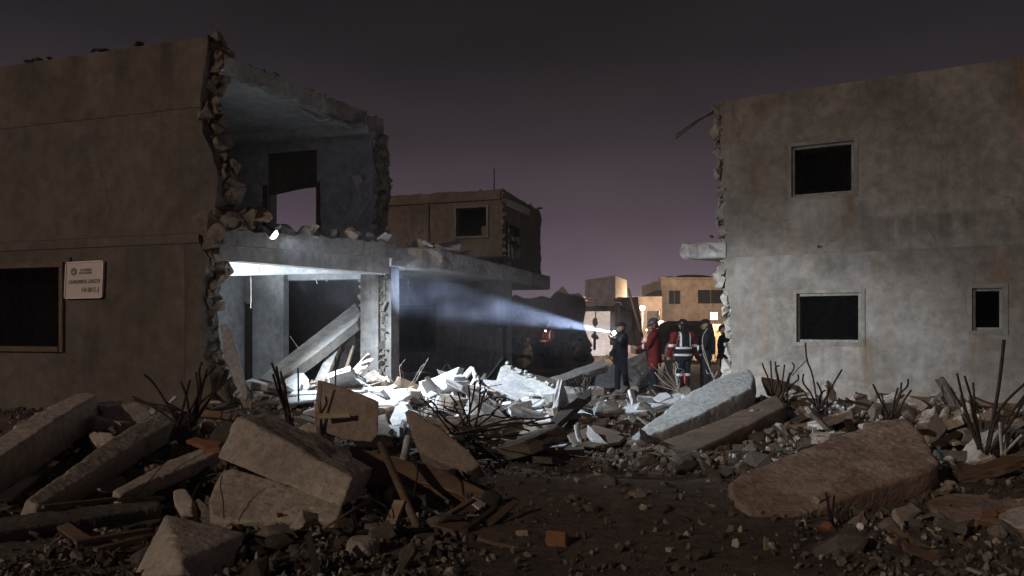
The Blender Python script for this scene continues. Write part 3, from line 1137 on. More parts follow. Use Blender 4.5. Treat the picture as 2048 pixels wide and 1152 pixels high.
# ground floor room: lit partition with a door, dark rear wall, far left closing wall
PO = LC + vL * 4.3
def pw(px, py):
    return on_wall(PO, uL, px, py)
ps0 = pw(567, 600)[0]
dx0, dx1 = pw(496, 600)[0], pw(452, 600)[0]
dz1 = pw(470, 608)[1]
wallpoly("partition_wall", PO, uL, vL, [(ps0, -0.3), (7.9, -0.3), (7.9, 3.0), (ps0, 3.0)], [[(dx0, 0.02), (dx1, 0.02), (dx1, dz1), (dx0, dz1)]], 0.2, M["interior"], bldL)
dr_ = wallpoly("door", PO + vL * 0.08, uL, vL, [(dx0 + .05, 0.03), (dx1 - .04, 0.03), (dx1 - .04, dz1 - .04), (dx0 + .05, dz1 - .04)], [], 0.05, M["door"], bldL)
wallpoly("door_frame", PO - vL * 0.035, uL, vL, [(dx0 - .12, 0.0), (dx0 + .045, 0.0), (dx0 + .045, dz1), (dx0 - .12, dz1)], [], 0.12, M["wood_dark"], bldL)
wallpoly("door_frame", PO - vL * 0.03, uL, vL, [(dx0 + .046, dz1 - .038), (dx1 + .06, dz1 - .038), (dx1 + .06, dz1 + .04), (dx0 + .046, dz1 + .04)], [], 0.1, M["frame"], bldL)
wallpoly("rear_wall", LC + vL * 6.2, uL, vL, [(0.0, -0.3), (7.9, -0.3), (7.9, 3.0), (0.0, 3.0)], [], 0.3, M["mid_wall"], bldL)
wallpoly("end_wall", LC + uL * 7.9, vL, uL, [(0.43, -0.3), (6.5, -0.3), (6.5, 6.3), (0.43, 6.3)], [], 0.3, M["interior"], bldL)
wallpoly("interior_floor", LC + uL * 0.4, vL, uL, [(0.43, -0.3), (6.2, -0.3), (6.2, 0.02), (0.43, 0.02)], [], 7.5, M["concrete"], bldL)

wallpoly("partition_wall", LC + uL * 2.75, vL, uL, [(0.43, -0.3), (4.3, -0.3), (4.3, 3.0), (0.43, 3.0)], [], 0.15, M["interior"], bldL)  # unseen wall added to keep lamp light away from the far left window
# broken column
c0 = U(721, 700, 15.55)
cA = Vector((c0.x, c0.y, 0))
def cp(r, b, z):
    p = cA + Vector((0.985, 0.17, 0)).normalized() * r + vL * b
    return Vector((p.x, p.y, z))
def colbox(name, r0, r1, b0, b1, z0, z1, mat, **kw):
    return prism(name, [cp(r0, b0, z0), cp(r1, b0, z0), cp(r1, b1, z0), cp(r0, b1, z0)], (0, 0, z1 - z0), mat, bldL, **kw)
colbox("column", 0.0, 0.34, 0.0, 0.4, -0.2, 2.655, M["slab_edge"], seg=0.3, jag=0.0, bevel=0.015)
colbox("column", 0.45, 0.56, 0.06, 0.40, -0.2, 2.82, M["slab_edge"], seg=0.3, jag=0.0, bevel=0.015)
colbox("column_core", 0.335, 0.455, 0.045, 0.38, -0.2, 2.62, M["rubble_fill_pale"], seg=0.1, jag=0.03, bevel=0.01)
for z in np.arange(0.35, 2.6, 0.17):
    piece("broken_stone", "fill_pale", cp(-0.05 + sl.uniform(-.03, .03), 0.16, z), (sl.uniform(.13, .2), sl.uniform(.2, .3), sl.uniform(.16, .26)), None, bldL, sl)
    piece("broken_stone", "fill_pale", cp(0.37 + sl.uniform(-.03, .03), 0.07, z + .06), (sl.uniform(.12, .18), sl.uniform(.18, .26), sl.uniform(.16, .26)), None, bldL, sl)
    piece("broken_stone", "fill_pale", cp(0.43 + sl.uniform(-.03, .03), 0.09, z), (sl.uniform(.12, .18), sl.uniform(.18, .26), sl.uniform(.18, .3)), None, bldL, sl)

# projecting slab to the right of the column, running away from the camera
Q1, Q2, Q3 = U(783, 497, 16.05), U(882, 497, 16.6), U(1104, 553, 25.7)
vS = (Vector((Q3.x, Q3.y, 0)) - Vector((Q2.x, Q2.y, 0)))
lenS = vS.length
vS.normalize()
nS = Vector((-vS.y, vS.x, 0))
pl = []
q2, q3 = Vector((Q2.x, Q2.y, 2.83)), Vector((Q3.x, Q3.y, 2.83))
front = [Vector((Q1.x, Q1.y, 2.83)).lerp(q2, t) for t in (0, .3, .62, 1)]
front[1] += Vector((0, .05, 0)); front[2] += Vector((0, -.05, 0))
pl = front + [q3 - vS * 0.25 + Vector((0.0, 0, 0)), q3 + nS * 0.12, q3 + nS * 5.2, Vector((Q1.x, Q1.y, 2.83)) + nS * 3.2 + vS * 1.0]
wing = empty("ruined_wing", Vector((Q2.x, Q2.y, 0)), "dark house with projecting slab behind the broken column", "building")
prism("floor_slab", pl, (0, 0, ZF - 2.83), M["slab_pale"], wing, seg=0.25, jag=0.02, jagset={0, 1, 2, 3}, bevel=0.03)
# pale spalled patch on the slab corner
for k in range(7):
    piece("broken_stone", "fill_pale", U(877 + sl.uniform(-8, 6), 503 + k * 4.5, 16.62), (sl.uniform(.1, .16), sl.uniform(.1, .16), sl.uniform(.08, .14)), None, wing, sl)

# wall under the slab
WO = U(1015, 655, 21.1); WO.z = 0
def ww(px, py):
    return on_wall(WO, uL, px, py)
w0, w1 = ww(868, 650)[0], ww(782, 650)[0]
wz0, wz1 = ww(830, 697)[1], ww(830, 617)[1]
wallpoly("wall", WO, uL, vL, [(0.18, -0.3), (4.6, -0.3), (4.6, 2.84), (0.18, 2.84)], [[(w0, wz0), (w1, wz0), (w1, wz1), (w0, wz1)]], 0.3, M["wing_wall"], wing)
wq = empty("window", WO + uL * w0, None); wq.parent = wing; wq.location = WL[wq.name] - WL[wing.name]
for (s0, s1, z0, z1) in ((w0 - .08, w0 - .002, wz0 - .08, wz1 + .08), (w0, w1, wz1 + .002, wz1 + .08), (w0, w1, wz0 - .08, wz0 - .002)):
    wallpoly("frame", WO - vL * 0.04, uL, vL, [(s0, z0), (s1, z0), (s1, z1), (s0, z1)], [], 0.2, M["frame_brown"], wq)
wallpoly("pilaster", WO - vL * 0.12, uL, vL, [(-0.02, -0.3), (0.177, -0.3), (0.177, 2.83), (-0.02, 2.83)], [], 0.42, M["slab_edge"], wing)
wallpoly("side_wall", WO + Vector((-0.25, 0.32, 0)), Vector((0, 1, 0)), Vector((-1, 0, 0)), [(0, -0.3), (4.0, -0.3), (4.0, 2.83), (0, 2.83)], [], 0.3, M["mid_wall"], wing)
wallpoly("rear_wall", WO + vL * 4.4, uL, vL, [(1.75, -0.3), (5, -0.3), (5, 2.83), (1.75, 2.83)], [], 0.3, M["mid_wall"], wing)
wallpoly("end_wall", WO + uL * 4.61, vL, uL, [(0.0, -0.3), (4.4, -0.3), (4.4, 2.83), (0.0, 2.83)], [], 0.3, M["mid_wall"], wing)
# plaster sheets leaning on that wall
slab("plaster_sheet", "tall pale plaster sheet leaning on the dark wall under the slab end", "plaster sheet", [(990, 668), (998, 655), (1004, 660), (1005, 735), (988, 735)],
     [(990, 668, 20.75), (1004, 660, 20.7), (988, 735, 20.5)], 0.05, M["plaster_grey"], jag=0.02, seg=0.15)
slab("plaster_sheet", "narrow pale plaster sheet left of the taller one under the slab end", "plaster sheet", [(977, 670), (985, 672), (987, 735), (976, 735)],
     [(977, 670, 20.85), (985, 672, 20.8), (976, 735, 20.55)], 0.05, M["plaster_grey"], jag=0.02, seg=0.15)
# upper storey of the wing
KO = U(1005, 655, 22.5); KO.z = 0
uK, vK = uL, vS
def kl(px, py):
    return on_wall(KO, uL, px, py)
def kr(px, py):
    return on_wall(KO, vS, px, py)
ZK = 5.53
a0, a1 = kl(973, 440)[0], kl(913, 440)[0]
z0, z1 = kl(940, 472)[1], kl(940, 416)[1]
topk = ragged((5.4, ZK - .02), (0.0, ZK), 22, 0.04, sl, 0.02)
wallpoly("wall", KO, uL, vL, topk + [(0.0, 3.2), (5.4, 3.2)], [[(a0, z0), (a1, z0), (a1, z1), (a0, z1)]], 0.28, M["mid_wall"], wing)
kq = empty("window", KO + uL * a0, None); kq.parent = wing; kq.location = WL[kq.name] - WL[wing.name]
for (s0, s1, q0, q1) in ((a0 - .07, a0 - .002, z0 - .07, z1 + .07), (a1 + .002, a1 + .07, z0 - .07, z1 + .07), (a0, a1, z1 + .002, z1 + .07), (a0, a1, z0 - .07, z0 - .002)):
    wallpoly("frame", KO - vL * 0.04, uL, vL, [(s0, q0), (s1, q0), (s1, q1), (s0, q1)], [], 0.2, M["frame"], kq)
wallpoly("parapet_band", KO - vL * 0.05, uL, vL, [(0.05, ZK - .30), (5.3, ZK - .32), (5.3, ZK - .06), (0.05, ZK - .05)], [], 0.05, M["mid_wall"], wing)
pa = kl(840, 440)[0]
wallpoly("pilaster", KO - vL * 0.045, uL, vL, [(pa - .3, 3.2), (pa + .3, 3.2), (pa + .3, ZK - .33), (pa - .3, ZK - .33)], [], 0.045, M["mid_wall"], wing)
# right face, ragged far end and a window one can see the sky through
e0, e1 = kr(1014, 480)[0], kr(1036, 480)[0]
f0, f1 = kr(1025, 518)[1], kr(1025, 452)[1]
rag = [(kr(1082, 420)[0] + sl.uniform(-.12, .12), z) for z in np.linspace(5.42, 3.25, 14)]
wallpoly("wall", KO, vS, -Vector((vS.y, -vS.x, 0)), [(0.29, 3.2), (0.29, ZK - .02)] + ragged((0.6, ZK - .01), (rag[0][0] - .2, 5.5), 10, .04, sl, .02) + rag + [(rag[-1][0], 3.2)],
         [[(e0, f0), (e1, f0), (e1, f1), (e0, f1)]], 0.28, M["mid_wall"], wing)
kq2 = empty("window", KO + vS * e0, None); kq2.parent = wing; kq2.location = WL[kq2.name] - WL[wing.name]
NS = Vector((vS.y, -vS.x, 0))
for (s0, s1, q0, q1) in ((e0 - .09, e0, f0 - .07, f1 + .07), (e1, e1 + .12, f0 - .07, f1 + .07), (e0, e1, f1, f1 + .07)):
    wallpoly("frame", KO + NS * 0.05, vS, -NS, [(s0, q0), (s1, q0), (s1, q1), (s0, q1)], [], 0.2, M["wood_dark"], kq2)
mid = (e0 + e1) / 2
pA, pB = KO - NS * 0.1 + vS * e0, KO - NS * 0.1 + vS * e1
bar("glazing_bar", (pA.x, pA.y, f1), (pB.x, pB.y, f0 + .35), 0.06, 0.06, M["wood_dark"], kq2)
bar("glazing_bar", (pA.x, pA.y, f0 + .45), (pB.x, pB.y, f0 + .55), 0.06, 0.06, M["wood_dark"], kq2)
for z in np.arange(3.35, 5.45, 0.16):
    p = KO + vS * (rag[0][0] + sl.uniform(-.05, .06)) - NS * 0.14
    piece("broken_stone", "fill", Vector((p.x, p.y, z)), (sl.uniform(.18, .3), sl.uniform(.2, .3), sl.uniform(.18, .28)), None, wing, sl)
for z in np.arange(3.4, 5.5, 0.2):                       # spalled corner
    piece("broken_stone", "fill", KO + Vector((0.02 + sl.uniform(-.03, .05), sl.uniform(-.02, .06), z)), (sl.uniform(.12, .2), sl.uniform(.12, .2), sl.uniform(.14, .24)), None, wing, sl)
KE = KO + vS * 4.0
KE2 = KO + uL * 5.4
wallpoly("roof_slab", KO + vL * 0.28, vL, uL, [(0.0, 5.1), (2.2, 5.1), (2.2, 5.3), (0.0, 5.3)], [], 5.4, M["ceiling"], wing)
wallpoly("end_wall", KE2, vL, -uL, [(0.29, 3.2), (4.2, 3.2), (4.2, 5.4), (0.29, 5.4)], [], 0.25, M["mid_wall"], wing)
wallpoly("partition_wall", KO + vL * 0.9, uL, vL, [(0.55, 3.2), (5.1, 3.2), (5.1, 5.3), (0.55, 5.3)], [], 0.2, M["mid_wall"], wing)
tube("roof_rod", [U(988, 382, 22.6), U(988.5, 360, 22.6), U(988, 337, 22.6)], 0.018, M["metal"], wing, curve=False)
for px, py, d, s in ((905, 386, 23.1, .14), (935, 384, 22.9, .12), (960, 382, 22.8, .16), (870, 387, 23.3, .12), (1078, 417, 26.3, .22), (1060, 409, 25.5, .15), (840, 390, 23.5, .14)):
    piece("broken_stone", "chunk_dark", U(px, py, d), s, None, wing, sl)

# ------------------------------------------------------------------ ruined building on the right
RC = U(1450, 655, 17.0); RC.z = 0
_e = U(2048, 655, 14.3); _e.z = 0
uR = (_e - RC).normalized()
vR = Vector((-uR.y, uR.x, 0))
if vR.y < 0:
    vR = -vR
bldR = empty("ruined_building", RC, "two storey grey concrete house with empty window holes, on the right", "building")


def rwp(px, py):
    return on_wall(RC, uR, px, py)


zseam = rwp(1500, 513)[1]
ZR = rwp(1450, 201)[1]
r_px = [(1441, 202), (1445, 240), (1440, 280), (1447, 320), (1443, 355), (1449, 395), (1446, 430), (1451, 465), (1450, 500), (1453, 530), (1450, 560),
        (1456, 590), (1462, 620), (1458, 645), (1464, 672), (1460, 700), (1463, 730), (1462, 800), (1462, 850)]
rbk = [rwp(*p) for p in r_px]


def rwin(x0, x1, y0, y1):
    s0, s1 = rwp(x0, (y0 + y1) / 2)[0], rwp(x1, (y0 + y1) / 2)[0]
    zm0, zm1 = rwp((x0 + x1) / 2, y1)[1], rwp((x0 + x1) / 2, y0)[1]
    return s0, s1, zm0, zm1


W1 = rwin(1583, 1708, 287, 390)
W2 = rwin(1593, 1722, 586, 685)
W3 = rwin(1944, 2006, 576, 661)
def redge(z0, z1):
    out = []
    pts = [p for p in rbk if z0 + .02 < p[1] < z1 - .02]
    def at(z):
        q = sorted(rbk, key=lambda p: p[1])
        for (s0, a), (s1, b) in zip(q, q[1:]):
            if a <= z <= b:
                return s0 + (s1 - s0) * (z - a) / max(b - a, 1e-6)
        return q[-1][0] if z > q[-1][1] else q[0][0]
    seq = [(at(z1), z1)] + pts + [(at(z0), z0)]
    for i, (s, z) in enumerate(seq):
        out.append((s, z))
        if i < len(seq) - 1:
            out.append(((s + seq[i + 1][0]) / 2 + R.uniform(-.035, .035), (z + seq[i + 1][1]) / 2))
    return out


def hole(w):
    return [(w[0], w[2]), (w[1], w[2]), (w[1], w[3]), (w[0], w[3])]


SR = 8.6
_rs = (0.115, 0.07, 0.03)
_dk = (0.05, 0.042, 0.034)
_pl = (0.42, 0.39, 0.35)
add_stains(M["facade_right"], RC, uR, [
    (W1[1] - .12, .16, W1[2] - .02, W1[2] - 1.15, _rs, .75), (W1[0] + .35, .5, W1[2] - .05, W1[2] - .9, _pl, .35),
    (W2[1] + .12, .2, W2[2] + .05, W2[2] - 1.3, _rs, .85), (W2[1] + .25, .5, W2[2] + .1, W2[2] - 1.4, _dk, .4), (W3[0] + .05, .18, W3[2], W3[2] - 1.2, _rs, .7),
    (4.2, 1.6, 3.75, 3.0, _dk, .6), (6.4, 1.3, 3.9, 2.7, _dk, .55), (3.0, .9, ZR, ZR - 1.0, _dk, .5), (5.6, 1.2, ZR, ZR - 1.4, _dk, .55), (1.2, .8, ZR, ZR - .8, _dk, .35),
    (7.6, .9, ZR, ZR - 1.6, _dk, .5), (2.2, .5, zseam - .02, zseam - .8, _dk, .4), (3.4, .4, zseam - .02, zseam - .6, _dk, .35), (5.0, .6, zseam - .02, zseam - .9, _dk, .4)])
TR = 0.34
wallpoly("wall_panel", RC, uR, vR, redge(zseam + .002, ZR) + [(SR, zseam + .002), (SR, ZR + 0.02)], [hole(W1)], TR, M["facade_right"], bldR)
wallpoly("wall_panel", RC, uR, vR, redge(-0.4, zseam - .002) + [(SR, -0.4), (SR, zseam - .002)], [hole(W2), hole(W3)], TR, M["facade_right"], bldR)
wallpoly("wall_core", RC + vR * 0.008, uR, vR, [(0.3, zseam - .1), (SR, zseam - .1), (SR, zseam + .1), (0.3, zseam + .1)], [], 0.25, M["concrete_dark"], bldR)
for w, fr in ((W1, 0.10), (W2, 0.10), (W3, 0.11)):
    wo = empty("window", RC + uR * w[0], None); wo.parent = bldR; wo.location = WL[wo.name] - RC
    s0, s1, z0, z1 = w
    # thin surround set back in the hole, with the glass gone
    t_, dp = .055, .05
    wallpoly("frame", RC + vR * dp, uR, vR, [(s0 + .002, z0 + .002), (s0 + t_, z0 + .002), (s0 + t_, z1 - .002), (s0 + .002, z1 - .002)], [], 0.12, M["frame"], wo)
    wallpoly("frame", RC + vR * dp, uR, vR, [(s1 - t_, z0 + .002), (s1 - .002, z0 + .002), (s1 - .002, z1 - .002), (s1 - t_, z1 - .002)], [], 0.12, M["frame"], wo)
    wallpoly("frame", RC + vR * (dp + .003), uR, vR, [(s0 + t_ + .001, z1 - t_), (s1 - t_ - .001, z1 - t_), (s1 - t_ - .001, z1 - .002), (s0 + t_ + .001, z1 - .002)], [], 0.12, M["frame"], wo)
    wallpoly("frame", RC + vR * (dp + .003), uR, vR, [(s0 + t_ + .001, z0 + .002), (s1 - t_ - .001, z0 + .002), (s1 - t_ - .001, z0 + t_), (s0 + t_ + .001, z0 + t_)], [], 0.12, M["frame"], wo)
    # rendered band round the opening, hardly proud of the wall
    for (q0, q1, h0, h1) in ((s0 - fr * .7, s0 - .001, z0 - fr * .7, z1 + fr * .7), (s1 + .001, s1 + fr * .7, z0 - fr * .7, z1 + fr * .7), (s0, s1, z1 + .001, z1 + fr * .7), (s0, s1, z0 - fr * .7, z0 - .001)):
        wallpoly("surround", RC - vR * 0.012, uR, vR, [(q0, h0), (q1, h0), (q1, h1), (q0, h1)], [], 0.0115, M["facade_right"], wo)
wallpoly("rear_wall", RC + vR * 5, uR, vR, [(0.1, -0.3), (SR, -0.3), (SR, ZR), (0.1, ZR)], [], 0.3, M["interior"], bldR)
wallpoly("end_wall", RC + uR * SR, vR, uR, [(0, -0.3), (5.3, -0.3), (5.3, ZR), (0, ZR)], [], 0.3, M["interior"], bldR)
wallpoly("side_wall", RC + uR * 0.42, vR, uR, [(0.36, -0.3), (5.0, -0.3), (5.0, ZR - .1), (0.36, ZR - .1)], [], 0.3, M["interior"], bldR)
wallpoly("partition_wall", RC + uR * 3.3, vR, uR, [(0.35, -0.3), (4.9, -0.3), (4.9, 2.8), (0.35, 2.8)], [], 0.15, M["interior"], bldR)
wallpoly("floor_slab", RC + uR * 0.73, vR, uR, [(0.35, 2.85), (5.0, 2.85), (5.0, 3.1), (0.35, 3.1)], [], SR - 0.8, M["ceiling"], bldR)
wallpoly("roof_slab", RC + uR * 0.43, vR, uR, [(0.35, ZR - .32), (5.0, ZR - .32), (5.0, ZR - .05), (0.35, ZR - .05)], [], SR - .45, M["ceiling"], bldR)
# stub of torn balcony slab on the left
bq = [U(1362, 482, 17.25), U(1448, 476, 16.95)]
bz = 3.46
b0 = Vector((bq[0].x, bq[0].y, bz - .36)); b1 = RC + uR * 0.02 + Vector((0, 0, bz - .36)) - vR * 0.02
prism("balcony_slab", [b0, b1, b1 + vR * 1.6 + uR * .2, b0 + vR * 1.9 + uR * .7], (0, 0, 0.34), M["slab_edge"], bldR, seg=0.2, jag=0.06, jagset={0, 2, 3}, bevel=0.03)
piece("broken_stone", "brick", U(1422, 473, 17.1), 0.16, None, bldR, sl)
# masonry showing along the break
sr = random.Random(77)
zz = 0.2
while zz < ZR - 0.02:
    s = [p for p in rbk]
    q = sorted(rbk, key=lambda p: abs(p[1] - zz))[0]
    for dep in (0.07, 0.17, 0.28):
        big = .10 + .30 * sr.random() ** 2.0
        p = RC + uR * (q[0] - 0.03 + sr.uniform(-.13, .05)) + vR * (dep + sr.uniform(-.02, .05))
        piece("broken_stone", "fill_pale", Vector((p.x, p.y, zz + sr.uniform(-.05, .05))), (big, big * sr.uniform(.7, 1.3), big * sr.uniform(.7, 1.5)),
              (sr.uniform(0, 6.3), sr.uniform(0, 6.3), sr.uniform(0, 6.3)), bldR, sr)
    zz += sr.uniform(0.07, 0.14)
tube("rebar", [U(1428, 222, 17), U(1400, 240, 17), U(1351, 277, 17)], 0.014, M["rust"], bldR, curve=False)
tube("rebar", [U(1428, 226, 17.1), U(1395, 240, 17.1), U(1352, 270, 17.05)], 0.014, M["rust"], bldR, curve=False)
a_, z_ = rwp(1636, 492)
tube("rebar", [RC + uR * a_ + Vector((0, 0, z_)), RC + uR * (a_ + .02) - vR * 0.06 + Vector((0, 0, z_ - .03))], 0.02, M["rust"], bldR, curve=False)

# ------------------------------------------------------------------ wall sign
sgn_px = [(137, 526), (211, 522), (208, 595), (134, 597)]
c_ = [lw(*p) for p in sgn_px]
sign = wallpoly("wall_sign", LC - vL * 0.045, uL, vL, [c_[3], c_[2], c_[1], c_[0]], [], 0.04, M["sign"])
props(sign, "square white notice board with emblem beside the window of the brown house", "sign")
so_ = WL[sign.name]
cs = [LC - vL * 0.047 + uL * s + Vector((0, 0, z)) for s, z in c_]
for i in range(4):
    a, b = cs[i], cs[(i + 1) % 4]
    bar("frame", a + (b - a).normalized() * .012, b - (b - a).normalized() * .012, 0.022, 0.022, M["sign_edge"], sign, up=vL)
sx = (cs[1] - cs[0]); sy = (cs[0] - cs[3])
def sgp(u, v):
    return cs[3] + sx * u + sy * v - vL * 0.004
def text(body, u, v, h, mat, width=None):
    cu = bpy.data.curves.new("lettering", "FONT")
    cu.body = body
    cu.size = h
    cu.extrude = 0.0015
    o = bpy.data.objects.new("lettering", cu)
    COL.objects.link(o)
    bpy.context.view_layer.update()
    me = bpy.data.meshes.new_from_object(o.evaluated_get(bpy.context.evaluated_depsgraph_get()))
    bpy.data.objects.remove(o)
    bpy.data.curves.remove(cu)
    w = max(v_.co.x for v_ in me.vertices)
    k = 1.0 if width is None else width / w
    X = sx.normalized(); Y = sy.normalized(); Z = -vL
    p0 = sgp(u, v) - so_
    for v_ in me.vertices:
        v_.co = p0 + X * v_.co.x * k + Y * v_.co.y + Z * v_.co.z
    me.materials.append(mat)
    t = bpy.data.objects.new("lettering", me)
    COL.objects.link(t)
    t.parent = sign
    return t
SW = sx.length
text("CANRERA", 0.39, 0.74, 0.065, M["ink"], SW * 0.32)
text("ACRONERIA", 0.36, 0.66, 0.06, M["ink"], SW * 0.35)
text("OUHUMRSE-ZARZZI", 0.09, 0.40, 0.095, M["ink"], SW * 0.84)
text("HHIKE-J", 0.45, 0.15, 0.12, M["ink"], SW * 0.46)
lathe("emblem", [(0.072, 0), (0.072, 0.002), (0.058, 0.0022), (0.058, 0.0005)], sgp(0.22, 0.74) + vL * 0.003, -vL, M["ink_gold"], sign, 24, False)
lathe("emblem", [(0.052, 0), (0.052, 0.003), (0.03, 0.0031)], sgp(0.22, 0.74) + vL * 0.003, -vL, M["ink_blue"], sign, 20, False)
mk("emblem", [sgp(0.22, 0.80) - vL * .001, sgp(0.245, 0.72) - vL * .001, sgp(0.22, 0.68) - vL * .001, sgp(0.195, 0.72) - vL * .001], [[0, 1, 2, 3]], M["sign"], sign)

# ------------------------------------------------------------------ lamps in the ruin
# work light clamped to the broken slab edge
wp = U(543, 466, 13.15)
aim = Vector((0.2, 13.95, 0.0))
ad_ = (aim - wp).normalized()
wlamp = empty("work_light", wp, "round lit work light clamped to the broken floor edge", "work light")
lathe("housing", [(0.03, -0.16), (0.06, -0.15), (0.07, -0.08), (0.085, -0.01), (0.10, 0.03), (0.095, 0.04), (0.085, 0.03)], wp, ad_, M["black"], wlamp)
lathe("lens", [(0.084, 0.022), (0.082, 0.05), (0.06, 0.085), (0.03, 0.1)], wp, ad_, M["lens_cold"], wlamp)
bar("bracket", wp + Vector((-0.02, 0.02, -0.02)), wp + Vector((-0.22, 0.62, 0.06)), 0.05, 0.03, M["black"], wlamp)
add_light("work_light_beam", "SPOT", wp + ad_ * 0.14, 3400, (0.74, 0.86, 1.0), aim=aim, spot=112, blend=1.0, radius=0.07, parent=wlamp)
add_light("work_light_added_spot", "SPOT", wp + ad_ * 0.15, 6400, (0.78, 0.88, 1.0), aim=U(1520, 735, 16.4), spot=36, blend=0.9, radius=0.05, parent=wlamp)  # second spot added to brighten the foot of the right wall
# tripod work light inside the ground floor room, hidden from view behind the front wall
ip = LP(1.75, 1.1, 1.15)
ilamp = empty("tripod_work_light", LP(1.75, 1.1, 0.02), "tripod work light lighting the ground floor room from behind the front wall", "work light")
for k in range(3):
    a = 2.1 * k + 0.3
    tube("leg", [LP(1.75, 1.1, 0.75), LP(1.75 + .35 * math.cos(a), 1.1 + .35 * math.sin(a), 0.03)], 0.014, M["metal"], ilamp, curve=False)
tube("pole", [LP(1.75, 1.1, 0.6), LP(1.75, 1.1, 1.1)], 0.016, M["metal"], ilamp, curve=False)
iaim = LP(0.9, 1.9, 3.0)
idr = (iaim - ip).normalized()
lathe("housing", [(0.05, -0.12), (0.1, -0.05), (0.12, 0.0), (0.11, 0.01)], ip, idr, M["black"], ilamp)
lathe("lens", [(0.10, 0.005), (0.05, 0.02)], ip, idr, M["lens_cold"], ilamp)
add_light("tripod_light_beam", "SPOT", ip + idr * 0.08, 900, (0.80, 0.90, 1.0), aim=iaim, spot=120, blend=1.0, radius=0.1, parent=ilamp)

# unseen lamp added behind the front wall to brighten the upper room
up_ = LP(1.3, 0.75, ZF)
ulamp = empty("floor_added_light", up_, "small unseen lamp added on the upper floor behind the front wall", "work light")
bar("stand", up_ + Vector((0, 0, -.03)), up_ + Vector((0, 0, .12)), 0.14, 0.10, M["black"], ulamp)
ud = (LP(-0.3, 4.6, 5.2) - up_).normalized()
lathe("housing", [(0.04, -0.08), (0.08, -0.03), (0.085, 0.0)], up_ + Vector((0, 0, .18)), ud, M["black"], ulamp)
lathe("lens", [(0.075, 0.002), (0.04, 0.012)], up_ + Vector((0, 0, .18)), ud, M["lens_cold"], ulamp)
add_light("floor_added_beam", "SPOT", up_ + Vector((0, 0, .18)) + ud * .05, 8, (0.88, 0.94, 1.0), aim=LP(-0.3, 4.6, 5.2), spot=120, blend=1.0, radius=0.06, parent=ulamp)

# ------------------------------------------------------------------ far buildings and lamps
fr = random.Random(9)
ruin = empty("ruined_wall", U(1095, 741, 29.5), "dark jagged ruined wall with a pointed peak beyond the slab end", "ruin")
slab("wall_stump", None, None, [(985, 610), (1015, 600), (1030, 590), (1060, 592), (1085, 588), (1100, 592), (1113, 585), (1127, 571), (1139, 588), (1158, 587), (1170, 598),
                                (1174, 618), (1171, 645), (1178, 680), (1186, 745), (985, 745)], [(1015, 600, 29.8), (1170, 600, 30.2), (1100, 740, 29.6)], 0.5, M["concrete"], parent=ruin, jag=0.12, seg=0.35)
slab("wall_stump", None, None, [(1020, 640), (1060, 625), (1078, 640), (1090, 680), (1095, 745), (1020, 745)], [(1020, 640, 28.7), (1078, 640, 28.9), (1095, 745, 28.6)], 0.4, M["wing_wall"], parent=ruin, jag=0.1, seg=0.3)
slab("wall_stump", None, None, [(1128, 660), (1150, 640), (1172, 655), (1184, 690), (1192, 745), (1120, 745)], [(1128, 660, 28.9), (1172, 655, 29.2), (1120, 745, 28.2)], 0.5, M["concrete"], parent=ruin, jag=0.12, seg=0.3)
for k in range(46):
    x = fr.uniform(1016, 1190)
    y = 655 + 40 + fr.uniform(-30, 42)
    dz_ = fr.uniform(0.75, 0.95) if 1060 < x < 1132 else fr.uniform(-1.2, 0.9)
    piece("rubble_chunk", fr.choice(["chunk", "chunk", "chunk_dark"]), U(x, y, 28.0 + dz_), fr.uniform(0.3, 0.75), None, ruin, fr)

GO = U(1228, 655, 34.0); GO.z = 0
gate = empty("concrete_gatehouse", GO, "grey concrete block building over a bright doorway behind the flashlight man", "building")
def gl(px, py):
    return on_wall(GO, uL, px, py)
def gr(px, py):
    return on_wall(GO, vS, px, py)
o1 = [gl(1228, 551), gl(1170, 560), gl(1170, 592), gl(1176, 600), gl(1171, 606), gl(1171, 622), gl(1228, 622)]
o1 = [o1[0], o1[1], o1[2], o1[3], o1[4], o1[5], (0.0, o1[5][1])]
wallpoly("wall", GO, uL, vL, o1, [], 0.3, M["far_wall_grey"], gate)
wallpoly("lintel", GO - vL * 0.1, uL, vL, [(0.0, o1[5][1] - .02), (o1[5][0], o1[5][1] - .02), (o1[5][0], o1[5][1] + .2), (0.0, o1[5][1] + .2)], [], 0.09, M["metal"], gate)
s1 = gr(1254, 557)
sb = gr(1254, 592)[0]
wallpoly("side_wall", GO, vS, -NS, [(0.31, gr(1228, 600)[1]), (0.31, GO.z + CH + (655 - 551) / FPX * 34.0), (s1[0], CH + (655 - 551) / FPX * 34.0), (s1[0], gr(1228, 596)[1])], [], 0.3, M["far_wall_orange"], gate)
slab("wing_wall", None, None, [(1228, 600), (1240, 596), (1276, 594), (1284, 640), (1284, 690), (1228, 690)], [(1228, 600, 33.9), (1276, 594, 34.6), (1228, 690, 33.9)], 0.3, M["far_wall_grey"], parent=gate, jag=0.04, seg=0.5)
wallpoly("jamb", GO + uL * 0.0 + NS * 0.0, uL, vL, [(-0.1, -0.2), (0.06, -0.2), (0.06, o1[5][1] - .03), (-0.1, o1[5][1] - .03)], [], 0.3, M["far_wall_grey"], gate)
for y0 in (598, 604):
    tube("torn_cable", [U(1170, y0, 33.7), U(1180, y0 - 1, 33.5), U(1192, y0 + 1, 33.4)], 0.05, M["rod_pale"], gate)
tube("torn_cable", [U(1228, 606, 33.8), U(1240, 605, 33.6), U(1243, 612, 33.6)], 0.04, M["rod_pale"], gate)
tube("torn_cable", [U(1238, 612, 33.7), U(1238, 645, 33.7)], 0.02, M["rod_pale"], gate, curve=False)
